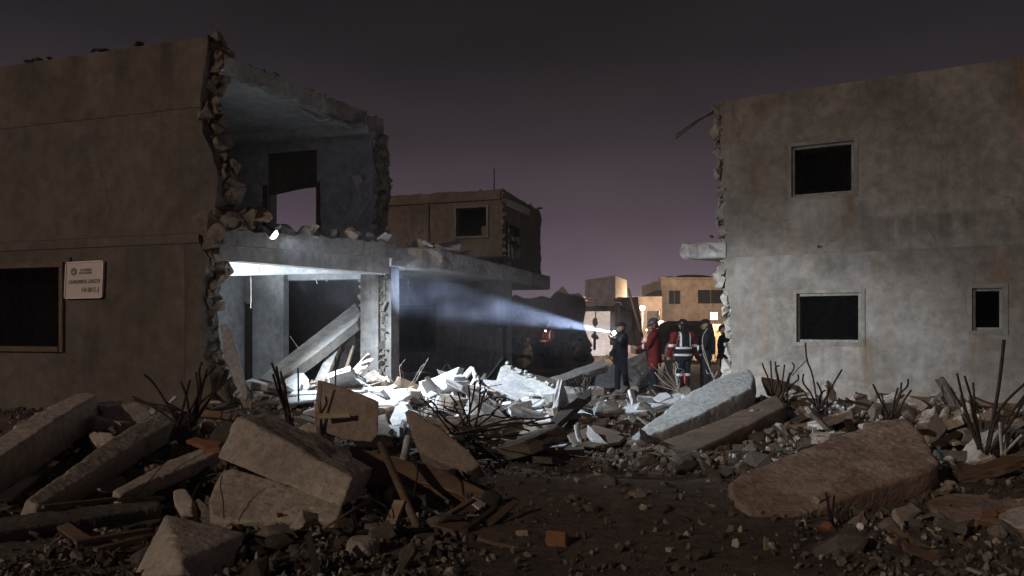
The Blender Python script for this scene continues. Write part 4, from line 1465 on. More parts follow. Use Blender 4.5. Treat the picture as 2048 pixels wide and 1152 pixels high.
# chain hoist hanging in the doorway
hst = empty("chain_hoist", U(1191, 622, 33.6), "dark chain hoist hanging in the bright doorway", "hoist")
tube("chain", [U(1191, 623, 33.6), U(1191, 637, 33.6)], 0.025, M["metal"], hst, curve=False)
lathe("hoist_body", [(0.05, -.32), (0.11, -.26), (0.12, -.1), (0.07, 0.0)], U(1190.5, 636, 33.6), (0, 0, 1), M["metal"], hst, 10)
tube("chain", [U(1190, 645, 33.6), U(1189, 700, 33.6)], 0.06, M["metal"], hst, curve=False)
# bright rendered wall behind the doorway
glow = wallpoly("boundary_wall", U(1140, 655, 46) * Vector((1, 1, 0)) if False else Vector((U(1140, 655, 46).x, 46, 0)), Vector((1, 0, 0)), Vector((0, 1, 0)),
                [(0, -0.2), (3.4, -0.2), (3.4, 3.4), (0, 3.4)], [], 0.3, M["plaster_white"])
props(glow, "pale boundary wall brightly lit beyond the doorway", "wall")
fl = empty("flood_light", U(1210, 730, 43.5), "unseen floodlight added to light the pale wall beyond the doorway", "floodlight")  # lamp added out of view to brighten the wall behind the doorway
bar("housing", U(1216, 722, 43.5), U(1222, 722, 43.5), 0.2, 0.2, M["black"], fl)
add_light("doorway_added_light", "SPOT", U(1200, 716, 43.0), 520, (0.76, 0.74, 1.0), aim=U(1200, 650, 46), spot=120, blend=0.8, radius=0.2, parent=fl)
# leaning pole
pole_ = tube("leaning_pole", [U(1256, 577, 33.0), U(1285, 674, 32.6)], 0.055, M["rod_pale"], None, curve=False)
props(pole_, "pale leaning pole propped against the grey block building", "pole")

# ochre house
HO = U(1322, 655, 50.0); HO.z = 0
house = empty("ochre_house", HO, "flat roofed ochre house lit by floodlights in the distance", "building")
hx = Vector((1, 0, 0)); hy = Vector((0, 1, 0))
def hz(px, py):
    return on_wall(HO, hx, px, py)
hw1 = [hz(1338, 608), hz(1361, 608), hz(1361, 581), hz(1338, 581)]
hw2 = [hz(1396, 607), hz(1449, 607), hz(1449, 580), hz(1396, 580)]
hw3 = [hz(1478, 607), hz(1530, 607), hz(1530, 580), hz(1478, 580)]
wallpoly("wall", HO, hx, hy, [(0, -0.2), (9.5, -0.2), (9.5, hz(1322, 558)[1]), (0, hz(1322, 558)[1])], [hw1, hw2, hw3], 0.35, M["far_wall_orange"], house)
wallpoly("side_wall", HO + hy * 0.35, hy, hx, [(0, -0.2), (7, -0.2), (7, hz(1322, 560)[1]), (0, hz(1322, 560)[1])], [], 0.3, M["far_wall_orange"], house)
wallpoly("coping", HO - hy * 0.12, hx, hy, [(-0.1, hz(1322, 558)[1] + .005), (9.6, hz(1322, 558)[1] + .005), (9.6, hz(1322, 555)[1]), (-0.1, hz(1322, 555)[1])], [], 0.6, M["far_wall_orange"], house)
for hw in (hw1, hw2, hw3):
    wn_ = wallpoly("window", HO + hy * 0.18, hx, hy, hw, [], 0.05, M["glass"], house)
    xm = (hw[0][0] + hw[1][0]) / 2
    wallpoly("glazing_bar", HO + hy * 0.13, hx, hy, [(xm - .04, hw[0][1]), (xm + .04, hw[0][1]), (xm + .04, hw[2][1]), (xm - .04, hw[2][1])], [], 0.045, M["frame_brown"], wn_)
slab("roof_tent", None, None, [(1345, 556), (1358, 551), (1375, 549.5), (1400, 549.5), (1420, 552), (1428, 556)], [(1345, 556, 52), (1428, 556, 52), (1375, 549.5, 52.4)], 2.0, M["car_paint"], parent=house, jag=0.0, seg=3, ext=(0, 2.5, 0))
slab("roof_tank", None, None, [(1334, 556), (1336, 552.5), (1345, 552.5), (1347, 556)], [(1334, 556, 51), (1347, 556, 51), (1336, 552.5, 51)], 0.8, M["car_paint"], parent=house, jag=0.0, seg=3, ext=(0, .8, 0))
low = empty("low_house", U(1290, 655, 45) - Vector((0, 0, CH)), "low lit building between the block building and the ochre house", "building")
LO = U(1262, 655, 45.0); LO.z = 0
def loz(px, py):
    return on_wall(LO, hx, px, py)
lzt = loz(1290, 593)[1]
wallpoly("wall", LO, hx, hy, [(0, -0.2), (1.75, -0.2), (1.75, lzt), (0, lzt)], [[loz(1294, 668), loz(1318, 668), loz(1318, 622), loz(1294, 622)]], 0.3, M["far_wall_orange"], low)
wallpoly("door", LO + hy * 0.2, hx, hy, [loz(1293, 690), loz(1319, 690), loz(1319, 621), loz(1293, 621)], [], 0.06, M["metal"], low)
slab("roof", None, None, [(1290, 592), (1300, 584), (1312, 581), (1324, 580), (1324, 592)], [(1290, 592, 46.2), (1324, 592, 46.2), (1312, 581, 47.2)], 0.2, M["car_paint"], parent=low, jag=0.02, seg=1)
tube("aerial", [U(1306, 582, 46.5), U(1306, 561, 46.5)], 0.02, M["metal"], low, curve=False)
yard = wallpoly("yard_wall", Vector((U(1372, 655, 42).x, 42, 0)), hx, hy, [(0, -0.2), (5.5, -0.2), (5.5, 1.80), (0, 1.80)], [], 0.25, M["far_wall_orange"])
props(yard, "low yard wall glowing yellow under a lamp behind the team", "wall")
yard2 = wallpoly("yard_wall", Vector((U(1255, 655, 40).x, 40, 0)), hx, hy, [(0, -0.2), (3.1, -0.2), (3.1, 1.05), (0, 1.05)], [], 0.25, M["far_wall_grey"])
props(yard2, "low grey yard wall in front of the street lamp", "wall")

# street lamp and floodlights
sp = U(1285, 616, 40.0)
lamp = empty("street_lamp", Vector((sp.x, sp.y, 0)), "lit street lamp on a slim pole beyond the team", "street lamp")
tube("pole", [Vector((sp.x, sp.y, 0)), Vector((sp.x, sp.y, sp.z - .12))], 0.045, M["metal"], lamp, curve=False, taper=0.04)
lathe("lamp_head", [(0.04, -.12), (0.08, -.09), (0.13, 0.03), (0.11, .08), (0.03, .11)], sp, (0, 0, 1), M["lens_warm"], lamp, 14)
add_light("street_lamp_light", "POINT", sp + Vector((0, -0.5, -.05)), 1200, (1.0, 0.76, 0.52), radius=0.2, parent=lamp)
add_light("street_lamp_added_spot", "SPOT", sp + Vector((-0.25, -0.25, 0)), 5000, (1.0, 0.68, 0.40), aim=U(1050, 470, 24.5), spot=42, blend=0.9, radius=0.15, parent=lamp)  # extra spot added at the lamp head to brighten the wing's right face
for nm_, px, py, d, w, h, lab, pw_, aimp in (("flood_light", 1321, 645, 39.0, 0.27, 0.17, "small hanging rectangular floodlight between the red coverall and the vest", 300, U(1345, 620, 49)),
                                             ("flood_light", 1428, 632, 41.0, 0.36, 0.36, "square lit floodlight above the capped man by the broken wall", 500, U(1400, 600, 50))):
    p = U(px, py, d)
    f = empty(nm_, p, lab, "floodlight")
    prism("housing", [p + Vector((-w / 2 - .03, .02, -h / 2 - .03)), p + Vector((w / 2 + .03, .02, -h / 2 - .03)), p + Vector((w / 2 + .03, .02, h / 2 + .03)), p + Vector((-w / 2 - .03, .02, h / 2 + .03))], (0, .12, 0), M["black"], f, seg=1, jag=0, bevel=.01)
    prism("lens", [p + Vector((-w / 2, 0, -h / 2)), p + Vector((w / 2, 0, -h / 2)), p + Vector((w / 2, 0, h / 2)), p + Vector((-w / 2, 0, h / 2))], (0, .018, 0), M["lens_flood"], f, seg=1, jag=0, bevel=.004)
    tube("bracket", [p + Vector((-w * .1, .08, h / 2)), p + Vector((-w * .1, .08, h / 2 + .55))], 0.02, M["metal"], f, curve=False)
    tube("post", [p + Vector((w * .2, .1, -h / 2)), Vector((p.x + w * .2, p.y + .1, 0))], 0.03, M["metal"], f, curve=False)
    add_light("flood_glow", "SPOT", p + Vector((0, .35, .1)), pw_, (1.0, 0.72, 0.50), aim=aimp, spot=130, blend=0.7, radius=.15, parent=f)
add_light("yard_lamp_light", "POINT", U(1425, 660, 40.6), 420, (1.0, 0.74, 0.36), radius=.15, parent=f)

# parked van
VP = U(1352, 655, 38.0); VP.z = 0
van = empty("parked_van", VP, "dark parked van seen between the helmeted workers", "van")
def vp(x, y, z):
    return VP + Vector((x, y, z))
prof = [(-1.9, .35), (-1.95, .9), (-1.2, 1.0), (-.75, 1.78), (-.4, 1.93), (1.3, 1.93), (1.75, 1.78), (1.9, 1.0), (1.88, .35)]
vv, ff = prism_mesh([vp(x, 0, z) for x, z in prof], Vector((0, 1.7, 0)), seg=5, jag=0, bevel=0.08)
mk("body", vv, ff, M["car_paint"], van)
slab_w = [(-.62, 1.15), (-.30, 1.72), (.35, 1.74), (.35, 1.15)]
for wp_ in (slab_w, [(.45, 1.15), (.45, 1.74), (1.35, 1.72), (1.6, 1.15)]):
    prism("window", [vp(x, -0.012, z) for x, z in wp_], (0, .01, 0), M["glass"], van, seg=5, jag=0, bevel=.002)
for wx_ in (-1.2, 1.25):
    wh = lathe("wheel", [(0.34, 0), (0.34, .2), (.2, .21)], vp(wx_, -0.02, .33), (0, 1, 0), M["tyre"], van, 18)
    lathe("rim", [(0.2, 0), (0.19, .02)], vp(wx_, -0.03, .33), (0, 1, 0), M["metal"], wh, 14)

# ------------------------------------------------------------------ people
def cap_mesh(a, b, ra, rb, V, Fc, seg=10, squash=None):
    a, b = Vector(a), Vector(b)
    ax = b - a
    L = ax.length
    ax = ax.normalized() if L > 1e-6 else Vector((0, 0, 1))
    s = ax.cross(Vector((0, 1, 0)))
    if s.length < 0.1:
        s = ax.cross(Vector((1, 0, 0)))
    s.normalize()
    u = ax.cross(s)
    rings = []
    for t in (-80, -50, -25, 0):
        r = math.radians(t)
        rings.append((a + ax * math.sin(r) * ra, math.cos(r) * ra))
    for t in (0, 25, 50, 80):
        r = math.radians(t)
        rings.append((b + ax * math.sin(r) * rb, math.cos(r) * rb))
    base = len(V)
    for c, r in rings:
        for k in range(seg):
            q = 2 * math.pi * k / seg
            V.append(c + s * math.cos(q) * r + u * math.sin(q) * r)
    m = len(rings)
    for i in range(m - 1):
        for k in range(seg):
            j = (k + 1) % seg
            Fc.append([base + i * seg + k, base + i * seg + j, base + (i + 1) * seg + j, base + (i + 1) * seg + k])
    Fc.append([base + k for k in range(seg)][::-1])
    Fc.append([base + (m - 1) * seg + k for k in range(seg)])


def loft(rings, V, Fc, seg=18):
    base = len(V)
    for (cx, cy, cz, rx, ry) in rings:
        for k in range(seg):
            q = 2 * math.pi * k / seg
            V.append(Vector((cx + math.cos(q) * rx, cy + math.sin(q) * ry, cz)))
    m = len(rings)
    for i in range(m - 1):
        for k in range(seg):
            j = (k + 1) % seg
            Fc.append([base + i * seg + k, base + i * seg + j, base + (i + 1) * seg + j, base + (i + 1) * seg + k])
    Fc.append([base + k for k in range(seg)][::-1])
    Fc.append([base + (m - 1) * seg + k for k in range(seg)])


def hand_prims(w, d, up, sgn, curl=0.6):
    """palm, four fingers and thumb; w wrist, d pointing direction, up palm normal"""
    d, up = Vector(d).normalized(), Vector(up).normalized()
    side_ = d.cross(up).normalized()
    P = [(w, Vector(w) + d * 0.085, 0.034, 0.038, "hand")]
    k0 = Vector(w) + d * 0.085
    for i, (off, L) in enumerate(((-.030, .070), (-.010, .080), (.010, .076), (.030, .060))):
        b = k0 + side_ * off
        d2 = (d * math.cos(curl) + up * math.sin(curl)).normalized()
        m_ = b + d2 * L * .5
        d3 = (d * math.cos(curl * 2) + up * math.sin(curl * 2)).normalized()
        P += [(b, m_, 0.0115, 0.0105, "hand"), (m_, m_ + d3 * L * .5, 0.0105, 0.009, "hand")]
    tb = Vector(w) + d * 0.03 - side_ * 0.03 * sgn
    td = (d * .6 - side_ * .7 * sgn + up * .4).normalized()
    P += [(tb, tb + td * .04, .014, .012, "hand"), (tb + td * .04, tb + td * .04 + (td + up * .6).normalized() * .03, .012, .010, "hand")]
    return P


def person(label, loc, yaw, H, armR, armL, jacket, trousers, head="helmet", headmat="helmet", head_pitch=0.0, stride=0.06, bulk=1.0, stripes=None, long_coat=False, red_sleeves=False, kneeband=None):
    """local frame: +y forward, +x the person's right, z up; 1.76 tall before scaling"""
    V, Fc = [], []
    prims = []
    b = bulk
    loft([(0, 0, .80, .15 * b, .115 * b), (0, 0, .86, .172 * b, .125 * b), (0, 0, .97, .18 * b, .135 * b), (0, .005, 1.08, .172 * b, .13 * b), (0, .01, 1.22, .188 * b, .14 * b),
          (0, .005, 1.35, .198 * b, .13 * b), (0, -.005, 1.43, .165 * b, .105 * b), (0, -.005, 1.48, .09, .08)], V, Fc)
    prims.append(((0, 0, .88), (0, 0, 1.40), .165, .165, "torso"))
    hp = Vector((0, 0.02, 1.63))
    q = Matrix.Rotation(-head_pitch, 3, "X")
    def hd(x, y, z):
        return hp + q @ Vector((x, y, z))
    P = [((0, 0, 1.44), (0, .01, 1.56), .062, .058, "neck"),
         (hd(0, -.015, .015), hd(0, .0, .03), .098, .094, "head"), (hd(0, .03, -.06), hd(0, .02, .0), .062, .085, "head"),
         (hd(0, .055, -.085), hd(0, .05, -.07), .036, .04, "head"),                     # chin
         (hd(0, .098, .0), hd(0, .118, -.032), .011, .017, "head"),                      # nose
         (hd(-.018, .094, -.062), hd(.018, .094, -.062), .010, .010, "head"),            # lips
         (hd(-.035, .082, .022), hd(.035, .082, .022), .014, .014, "head"),              # brow
         (hd(-.088, .0, -.01), hd(-.09, -.005, -.035), .018, .013, "head"), (hd(.088, .0, -.01), hd(.09, -.005, -.035), .018, .013, "head")]
    for sgn, arm in ((1, armR), (-1, armL)):
        sh = Vector((.185 * sgn * b, -.005, 1.395))
        el, wr = Vector(arm[0]), Vector(arm[1])
        P += [(sh, sh + Vector((.0, 0, -.02)), .078 * b, .075 * b, "sleeve"), (sh, el, .072 * b, .058 * b, "sleeve"), (el, wr, .057 * b, .044 * b, "sleeve")]
        d = (wr - el).normalized()
        hdir = Vector(arm[2]) if len(arm) > 2 else d
        palm = Vector(arm[3]) if len(arm) > 3 else Vector((-sgn, .2, 0))
        P += hand_prims(wr + hdir.normalized() * .02, hdir, palm, sgn, arm[4] if len(arm) > 4 else .55)
    for sgn in (1, -1):
        y = stride * sgn
        hip, kn, an = Vector((.088 * sgn, 0, .88)), Vector((.10 * sgn, .02 + y * .6, .49)), Vector((.105 * sgn, y, .11))
        P += [(hip, kn, .10 * b, .078 * b, "leg"), (kn, an, .074 * b, .066 * b, "leg"), (an, Vector((an.x, y, .07)), .056, .054, "boot"),
              (Vector((an.x, y - .05, .045)), Vector((an.x + .015 * sgn, y + .13, .038)), .045, .038, "boot")]
    for (a, c, ra, rb_, t) in P:
        cap_mesh(a, c, ra, rb_, V, Fc)
        prims.append((a, c, ra, rb_, t))
    if long_coat:
        loft([(0, 0, .62, .20, .15), (0, 0, .75, .198, .148), (0, 0, .9, .195, .145), (0, 0, 1.0, .18, .13)], V, Fc)
        prims.append(((0, 0, .64), (0, 0, .9), .17, .17, "torso"))
    me = bpy.data.meshes.new("person")
    me.from_pydata([tuple(v) for v in V], [], Fc)
    tmp = bpy.data.objects.new("person_form", me)
    COL.objects.link(tmp)
    rm = tmp.modifiers.new("fuse", "REMESH")
    rm.mode = "VOXEL"
    rm.voxel_size = 0.0125
    sm = tmp.modifiers.new("soften", "SMOOTH")
    sm.factor = 0.5
    sm.iterations = 2
    bpy.context.view_layer.update()
    body_me = bpy.data.meshes.new_from_object(tmp.evaluated_get(bpy.context.evaluated_depsgraph_get()))
    bpy.data.objects.remove(tmp)
    bpy.data.meshes.remove(me)
    nv = len(body_me.vertices)
    co = np.zeros(nv * 3); body_me.vertices.foreach_get("co", co); co = co.reshape(-1, 3)
    no = np.zeros(nv * 3); body_me.vertices.foreach_get("normal", no); no = no.reshape(-1, 3)
    best = np.full(nv, 1e9); tag = np.zeros(nv, int)
    names = ["torso", "neck", "head", "sleeve", "hand", "leg", "boot"]
    for (a, c, ra, rb_, t) in prims:
        a, c = np.array(a), np.array(c)
        ab = c - a
        l2 = max(ab @ ab, 1e-9)
        tt = np.clip(((co - a) @ ab) / l2, 0, 1)
        dist = np.linalg.norm(co - (a + tt[:, None] * ab), axis=1) - (ra + (rb_ - ra) * tt)
        mask = dist < best
        best[mask] = dist[mask]
        tag[mask] = names.index(t)
    # folds in the clothes: small true displacement
    cloth = np.isin(tag, [0, 3, 5])
    for i in np.nonzero(cloth)[0]:
        p = Vector(co[i])
        f = noise.noise(Vector((p.x * 9, p.y * 9, p.z * 16))) * 0.010 + noise.noise(p * 24) * 0.004
        co[i] += no[i] * f
    polys = [tuple(p.vertices) for p in body_me.polygons]
    def sub(name, sel, off, mat, parent):
        """garment: the chosen skin faces lifted off the body"""
        fs = [p for p in polys if all(sel[v] for v in p)]
        if not fs:
            return None
        used = sorted({v for p in fs for v in p})
        mp = {v: i for i, v in enumerate(used)}
        mesh = bpy.data.meshes.new(name)
        mesh.from_pydata([tuple((co[v] + no[v] * off) * S) for v in used], [], [tuple(mp[v] for v in p) for p in fs])
        mesh.polygons.foreach_set("use_smooth", [True] * len(mesh.polygons))
        mesh.materials.append(mat)
        o = bpy.data.objects.new(name, mesh)
        COL.objects.link(o)
        o.parent = parent
        return o
    S = H / 1.76
    root = empty("person", loc, label, "person", "rescue team members")
    root.rotation_euler = (0, 0, yaw)
    me2 = bpy.data.meshes.new("body")
    me2.from_pydata([tuple(c * S) for c in co], [], polys)
    me2.polygons.foreach_set("use_smooth", [True] * len(me2.polygons))
    me2.materials.append(M["skin"])
    bpy.data.meshes.remove(body_me)
    body = bpy.data.objects.new("body", me2)
    COL.objects.link(body)
    body.parent = root
    hem = 0.56 if long_coat else 0.86
    jk = np.isin(tag, [0, 3, 1, 5]) & ~((tag == 1) & (co[:, 2] > 1.525))
    tors = jk & (co[:, 2] > hem)
    if red_sleeves:
        sub("vest", np.isin(tag, [0, 5]) & (co[:, 2] > hem) | (tag == 1) & (co[:, 2] < 1.525), .010, M[jacket], root)
        sub("sleeves", (tag == 3), .006, M[red_sleeves], root)
    else:
        sub("jacket", tors, .008, M[jacket], root)
    sub("trousers", ((tag == 5) | ((tag == 0) & (co[:, 2] < hem + .06))) & (co[:, 2] > .10) & ~((tag == 5) & (co[:, 2] > hem + .06) & long_coat), .004, M[trousers], root)
    sub("boots", np.isin(tag, [6]) | ((tag == 5) & (co[:, 2] < .13)), .006, M["boot"], root)
    for f in (stripes or []):
        sub("reflective_stripe", f(co, tag), .0145, M["reflective"], root)
    if kneeband:
        for sg in (-1, 1):
            sub("reflective_stripe", (tag == 5) & (np.abs(co[:, 2] - kneeband) < .035) & (co[:, 0] * sg > 0), .012, M["reflective"], root)
    # eyes and hair
    def local_mesh(name, V_, F_, mat):
        m_ = bpy.data.meshes.new(name)
        m_.from_pydata([tuple(Vector(v) * S) for v in V_], [], F_)
        bm = bmesh.new(); bm.from_mesh(m_); bmesh.ops.recalc_face_normals(bm, faces=bm.faces[:]); bm.to_mesh(m_); bm.free()
        m_.polygons.foreach_set("use_smooth", [True] * len(m_.polygons))
        m_.materials.append(mat)
        o = bpy.data.objects.new(name, m_); COL.objects.link(o); o.parent = root
        return o
    for sgn in (-1, 1):
        v_, f_ = [], []
        cap_mesh(hd(.033 * sgn, .088, .003), hd(.033 * sgn, .09, .003), .010, .010, v_, f_, 8)
        local_mesh("eye", v_, f_, M["black"])
    v_, f_ = [], []
    cap_mesh(hd(0, -.03, .0), hd(0, -.035, -.05), .092, .07, v_, f_, 12)
    local_mesh("hair", v_, f_, M["cap"])
    hv, hf = [], []
    rings = 7
    seg = 20
    dome = (.122, .142, .118) if head == "helmet" else (.112, .125, .10)
    cz0 = .035 if head == "helmet" else .05
    for i in range(rings + 1):
        t = math.radians(i * 90 / rings)
        for k in range(seg):
            a = 2 * math.pi * k / seg
            rx, ry = dome[0] * math.cos(t), dome[1] * math.cos(t)
            hv.append(hd(math.cos(a) * max(rx, .002), -.005 + math.sin(a) * max(ry, .002), cz0 + dome[2] * math.sin(t)))
    for i in range(rings):
        for k in range(seg):
            j = (k + 1) % seg
            hf.append([i * seg + k, i * seg + j, (i + 1) * seg + j, (i + 1) * seg + k])
    hel = local_mesh("helmet" if head == "helmet" else "cap", hv, hf, M[headmat])
    hv, hf = [], []
    if head == "helmet":                                 # rim all round, longer in front
        for k in range(seg):
            a = 2 * math.pi * k / seg
            ex = .022 + .03 * max(0, math.sin(a)) ** 2
            for (o_, z_) in ((0.0, 0.0), (ex, -.012), (ex, -.02), (-.004, -.012)):
                hv.append(hd(math.cos(a) * (dome[0] + o_), -.005 + math.sin(a) * (dome[1] + o_), cz0 + z_))
    else:                                                # peak in front only
        for k in range(seg):
            a = 2 * math.pi * k / seg
            ex = .085 * max(0, math.sin(a)) ** 1.5 + .003
            for (o_, z_) in ((0.0, 0.012), (ex, -.018 * max(0, math.sin(a))), (ex, -.026 * max(0, math.sin(a)) - .004), (-.004, -.008)):
                hv.append(hd(math.cos(a) * (dome[0] + o_ * .6), -.005 + math.sin(a) * (dome[1] + o_), cz0 + z_))
    for k in range(seg):
        j = (k + 1) % seg
        for r_ in range(4):
            r2 = (r_ + 1) % 4
            hf.append([k * 4 + r_, j * 4 + r_, j * 4 + r2, k * 4 + r2])
    br = local_mesh("brim" if head == "helmet" else "peak", hv, hf, M[headmat])
    br.parent = hel
    if head == "helmet":
        v_, f_ = [], []
        for sgn in (-1, 1):
            vv_, ff_ = tube_mesh(smooth_pts([hd(.10 * sgn, .02, .03), hd(.09 * sgn, .04, -.05), hd(.03 * sgn, .075, -.12), hd(0, .08, -.125)]), .006, 5)
            f_ += [[i + len(v_) for i in f__] for f__ in ff_]
            v_ += vv_
        local_mesh("chin_strap", v_, f_, M["black"])
    return root, S


def feet(px, py, d):
    p = U(px, py, d)
    return Vector((p.x, d, hgt(p.x, d) - 0.01))


def band_at(z, h, tags=(0,), zt=None):
    return lambda co, tag: np.isin(tag, tags) & (np.abs(co[:, 2] - z) < h)


hang_R = ((.27, -.02, 1.12), (.27, .08, .88))
hang_L = ((-.27, -.02, 1.12), (-.27, .08, .88))
# man with the flashlight
pA_loc = feet(1244, 781, 20.6)
flash_local = Vector((-.10, .36, 1.44))
rootA, SA = person("man in dark navy jacket and cap aiming a bright flashlight to the left", pA_loc, math.radians(97), 1.76,
                   ((.29, .06, 1.14), (.25, .24, .93), (-.1, .6, -.5)), ((-.28, .12, 1.22), (-.17, .28, 1.36), (.3, .55, .35), (.9, -.2, .3), .95),
                   "navy", "navy2", head="cap", headmat="cap", stride=.10, bulk=1.10)
# man in red coverall, head bowed, forearms forward
person("man in red coverall and grey helmet looking down at his hands", feet(1309, 784, 20.1), math.radians(70), 1.84,
       ((.27, .10, 1.14), (.16, .34, 1.04), (-.2, .8, 0), (-.6, .1, .6)), ((-.27, .10, 1.14), (-.16, .34, 1.06), (.2, .8, 0), (.6, .1, .6)),
       "red", "navy2", head="helmet", headmat="helmet_grey", head_pitch=.45, stride=.04, bulk=1.14, long_coat=True,
       stripes=[lambda co, tag: (tag == 3) & (np.abs(co[:, 1] - .22) < .03) & (co[:, 2] < 1.16) & (co[:, 0] < 0),
                lambda co, tag: (tag == 3) & (np.abs(co[:, 1] - .22) < .03) & (co[:, 2] < 1.16) & (co[:, 0] > 0),
                lambda co, tag: (tag == 0) & (np.abs(co[:, 0] - .12) < .022) & (co[:, 2] > 1.12) & (co[:, 2] < 1.34),
                lambda co, tag: (tag == 0) & (np.abs(co[:, 2] - 1.09) < .025) & (co[:, 0] > 0)])
# man with reflective vest, back to the camera
person("worker in dark vest with white reflective bands, helmet and red sleeves, back turned", feet(1366, 788, 19.6), math.radians(14), 1.82,
       ((.29, .02, 1.13), (.30, .12, .92)), ((-.30, .0, 1.13), (-.31, .10, .92)),
       "navy", "navy2", head="helmet", headmat="helmet", stride=.03, bulk=1.18, red_sleeves="red", kneeband=.46,
       stripes=[band_at(1.09, .032), band_at(.93, .030, (0, 5)), lambda co, tag: (tag == 0) & (np.abs(co[:, 0] - .115) < .026) & (co[:, 2] > 1.12) & (co[:, 2] < 1.46),
                lambda co, tag: (tag == 0) & (np.abs(co[:, 0] + .115) < .026) & (co[:, 2] > 1.12) & (co[:, 2] < 1.46),
                lambda co, tag: (tag == 3) & (np.abs(co[:, 2] - 1.15) < .035) & (co[:, 0] > 0),
                lambda co, tag: (tag == 3) & (np.abs(co[:, 2] - 1.15) < .035) & (co[:, 0] < 0)])
# man with cap beside the wall
person("man in dark jacket and peaked cap with a white band, beside the broken wall", feet(1412, 786, 19.9), math.radians(80), 1.84,
       ((.28, .06, 1.13), (.22, .30, 1.06), (-.1, .9, .1)), ((-.28, .06, 1.13), (-.22, .30, 1.06), (.1, .9, .1)),
       "navy", "navy2", head="cap", headmat="cap", head_pitch=.12, stride=.05, bulk=1.14,
       stripes=[band_at(.92, .028), lambda co, tag: (tag == 3) & (np.abs(co[:, 1] - .2) < .022) & (co[:, 2] < 1.2) & (co[:, 0] < 0),
                lambda co, tag: (tag == 0) & (np.abs(co[:, 0] - .13) < .022) & (co[:, 2] > 1.05)])
rootE, SE = person("figure in black half hidden behind the broken wall edge", feet(1449, 786, 20.9), math.radians(60), 1.72, hang_R, hang_L, "navy", "navy2",
                   head="cap", headmat="cap", head_pitch=.5, stride=.04, bulk=1.2)
# distant rescuer
person("distant rescuer in red jacket before the jagged ruined wall", feet(1098, 745, 27.4), math.radians(140), 1.74,
       ((.27, .08, 1.15), (.14, .28, 1.08), (-.5, .5, 0)), ((-.27, .08, 1.15), (-.14, .28, 1.08), (.5, .5, 0)), "red", "navy2", head="helmet", headmat="helmet", stride=.07, bulk=1.12,
       stripes=[lambda co, tag: (tag == 0) & (np.abs(co[:, 0] - .12) < .025) & (co[:, 2] > 1.15), lambda co, tag: (tag == 0) & (np.abs(co[:, 0] + .12) < .025) & (co[:, 2] > 1.15)])
# head torch of the distant rescuer
hl = U(1091, 662, 27.15)
ht = empty("head_torch", hl, "tiny warm head torch on the distant rescuer", "torch")
lathe("lens", [(0.03, 0), (0.02, .02)], hl, (-.5, -1, -.1), M["lens_warm"], ht, 10)
lathe("housing", [(0.02, -.06), (0.035, -.03), (0.035, 0)], hl, (-.5, -1, -.1), M["black"], ht, 10)
# small torch in front of the red coverall
t2 = U(1293.5, 660, 19.7)
add_light("head_torch_light", "POINT", hl + Vector((-.12, -.3, -.12)), 3.5, (1.0, 0.82, 0.6), radius=.03, parent=ht)
t2 = U(1293.5, 660, 19.7)
ht = empty("torch", t2, "small lit torch by the shoulder of the red coverall", "torch")
lathe("lens", [(0.022, 0), (0.015, .015)], t2, (-.6, -.8, 0), M["lens_warm"], ht, 10)
lathe("housing", [(0.015, -.10), (0.02, -.03), (0.025, 0)], t2, (-.6, -.8, 0), M["black"], ht, 10)
# orange light stick hanging from the vest worker's hand
ls = U(1369, 752, 19.2)
st = empty("light_stick", ls, "bright orange light stick hanging by the vest worker's knee", "light stick")
tube("tube", [U(1369, 748, 19.2), U(1370, 768, 19.2)], 0.022, M["orange"], st, curve=False)
tube("cord", [U(1369, 748, 19.2), U(1366, 740, 19.2), U(1359, 737, 19.2), U(1356, 738, 19.3)], 0.006, M["rod_pale"], st)
# staff in the flashlight man's lower hand
yawA = Matrix.Rotation(math.radians(97), 3, "Z")
def onA(x, y, z):
    return pA_loc + yawA @ (Vector((x, y, z)) * SA)
stf = tube("staff", [onA(.24, .36, .93), onA(.30, -.35, .22)], 0.018, M["wood_dark"], None, curve=False)
props(stf, "dark staff slanting down from the flashlight man's hand", "staff")
# flashlight
fp = onA(-.06, .40, 1.50)
fp = U(1229, 666, 20.45)
f_aim = U(690, 562, 15.6)
fdir = (f_aim - fp).normalized()
flash = empty("flashlight", fp, "bright flashlight held at face height by the man in navy", "flashlight")
lathe("body", [(0.016, -.2), (0.02, -.19), (0.02, -.06), (0.045, -.02), (0.053, 0.005), (0.05, .006)], fp, fdir, M["black"], flash, 14)
lathe("lens", [(0.05, 0.004), (0.05, .02), (0.035, .04), (0.01, .05)], fp, fdir, M["lens_torch"], flash, 14)
add_light("flashlight_beam", "SPOT", fp + fdir * 0.09, 16000, (0.50, 0.64, 1.0), aim=f_aim, spot=11.5, blend=1.0, radius=0.02, parent=flash)

# ------------------------------------------------------------------ large broken slabs and beams
C, CD, CP, CE = M["concrete"], M["concrete_dark"], M["concrete_pale"], M["concrete_earth"]
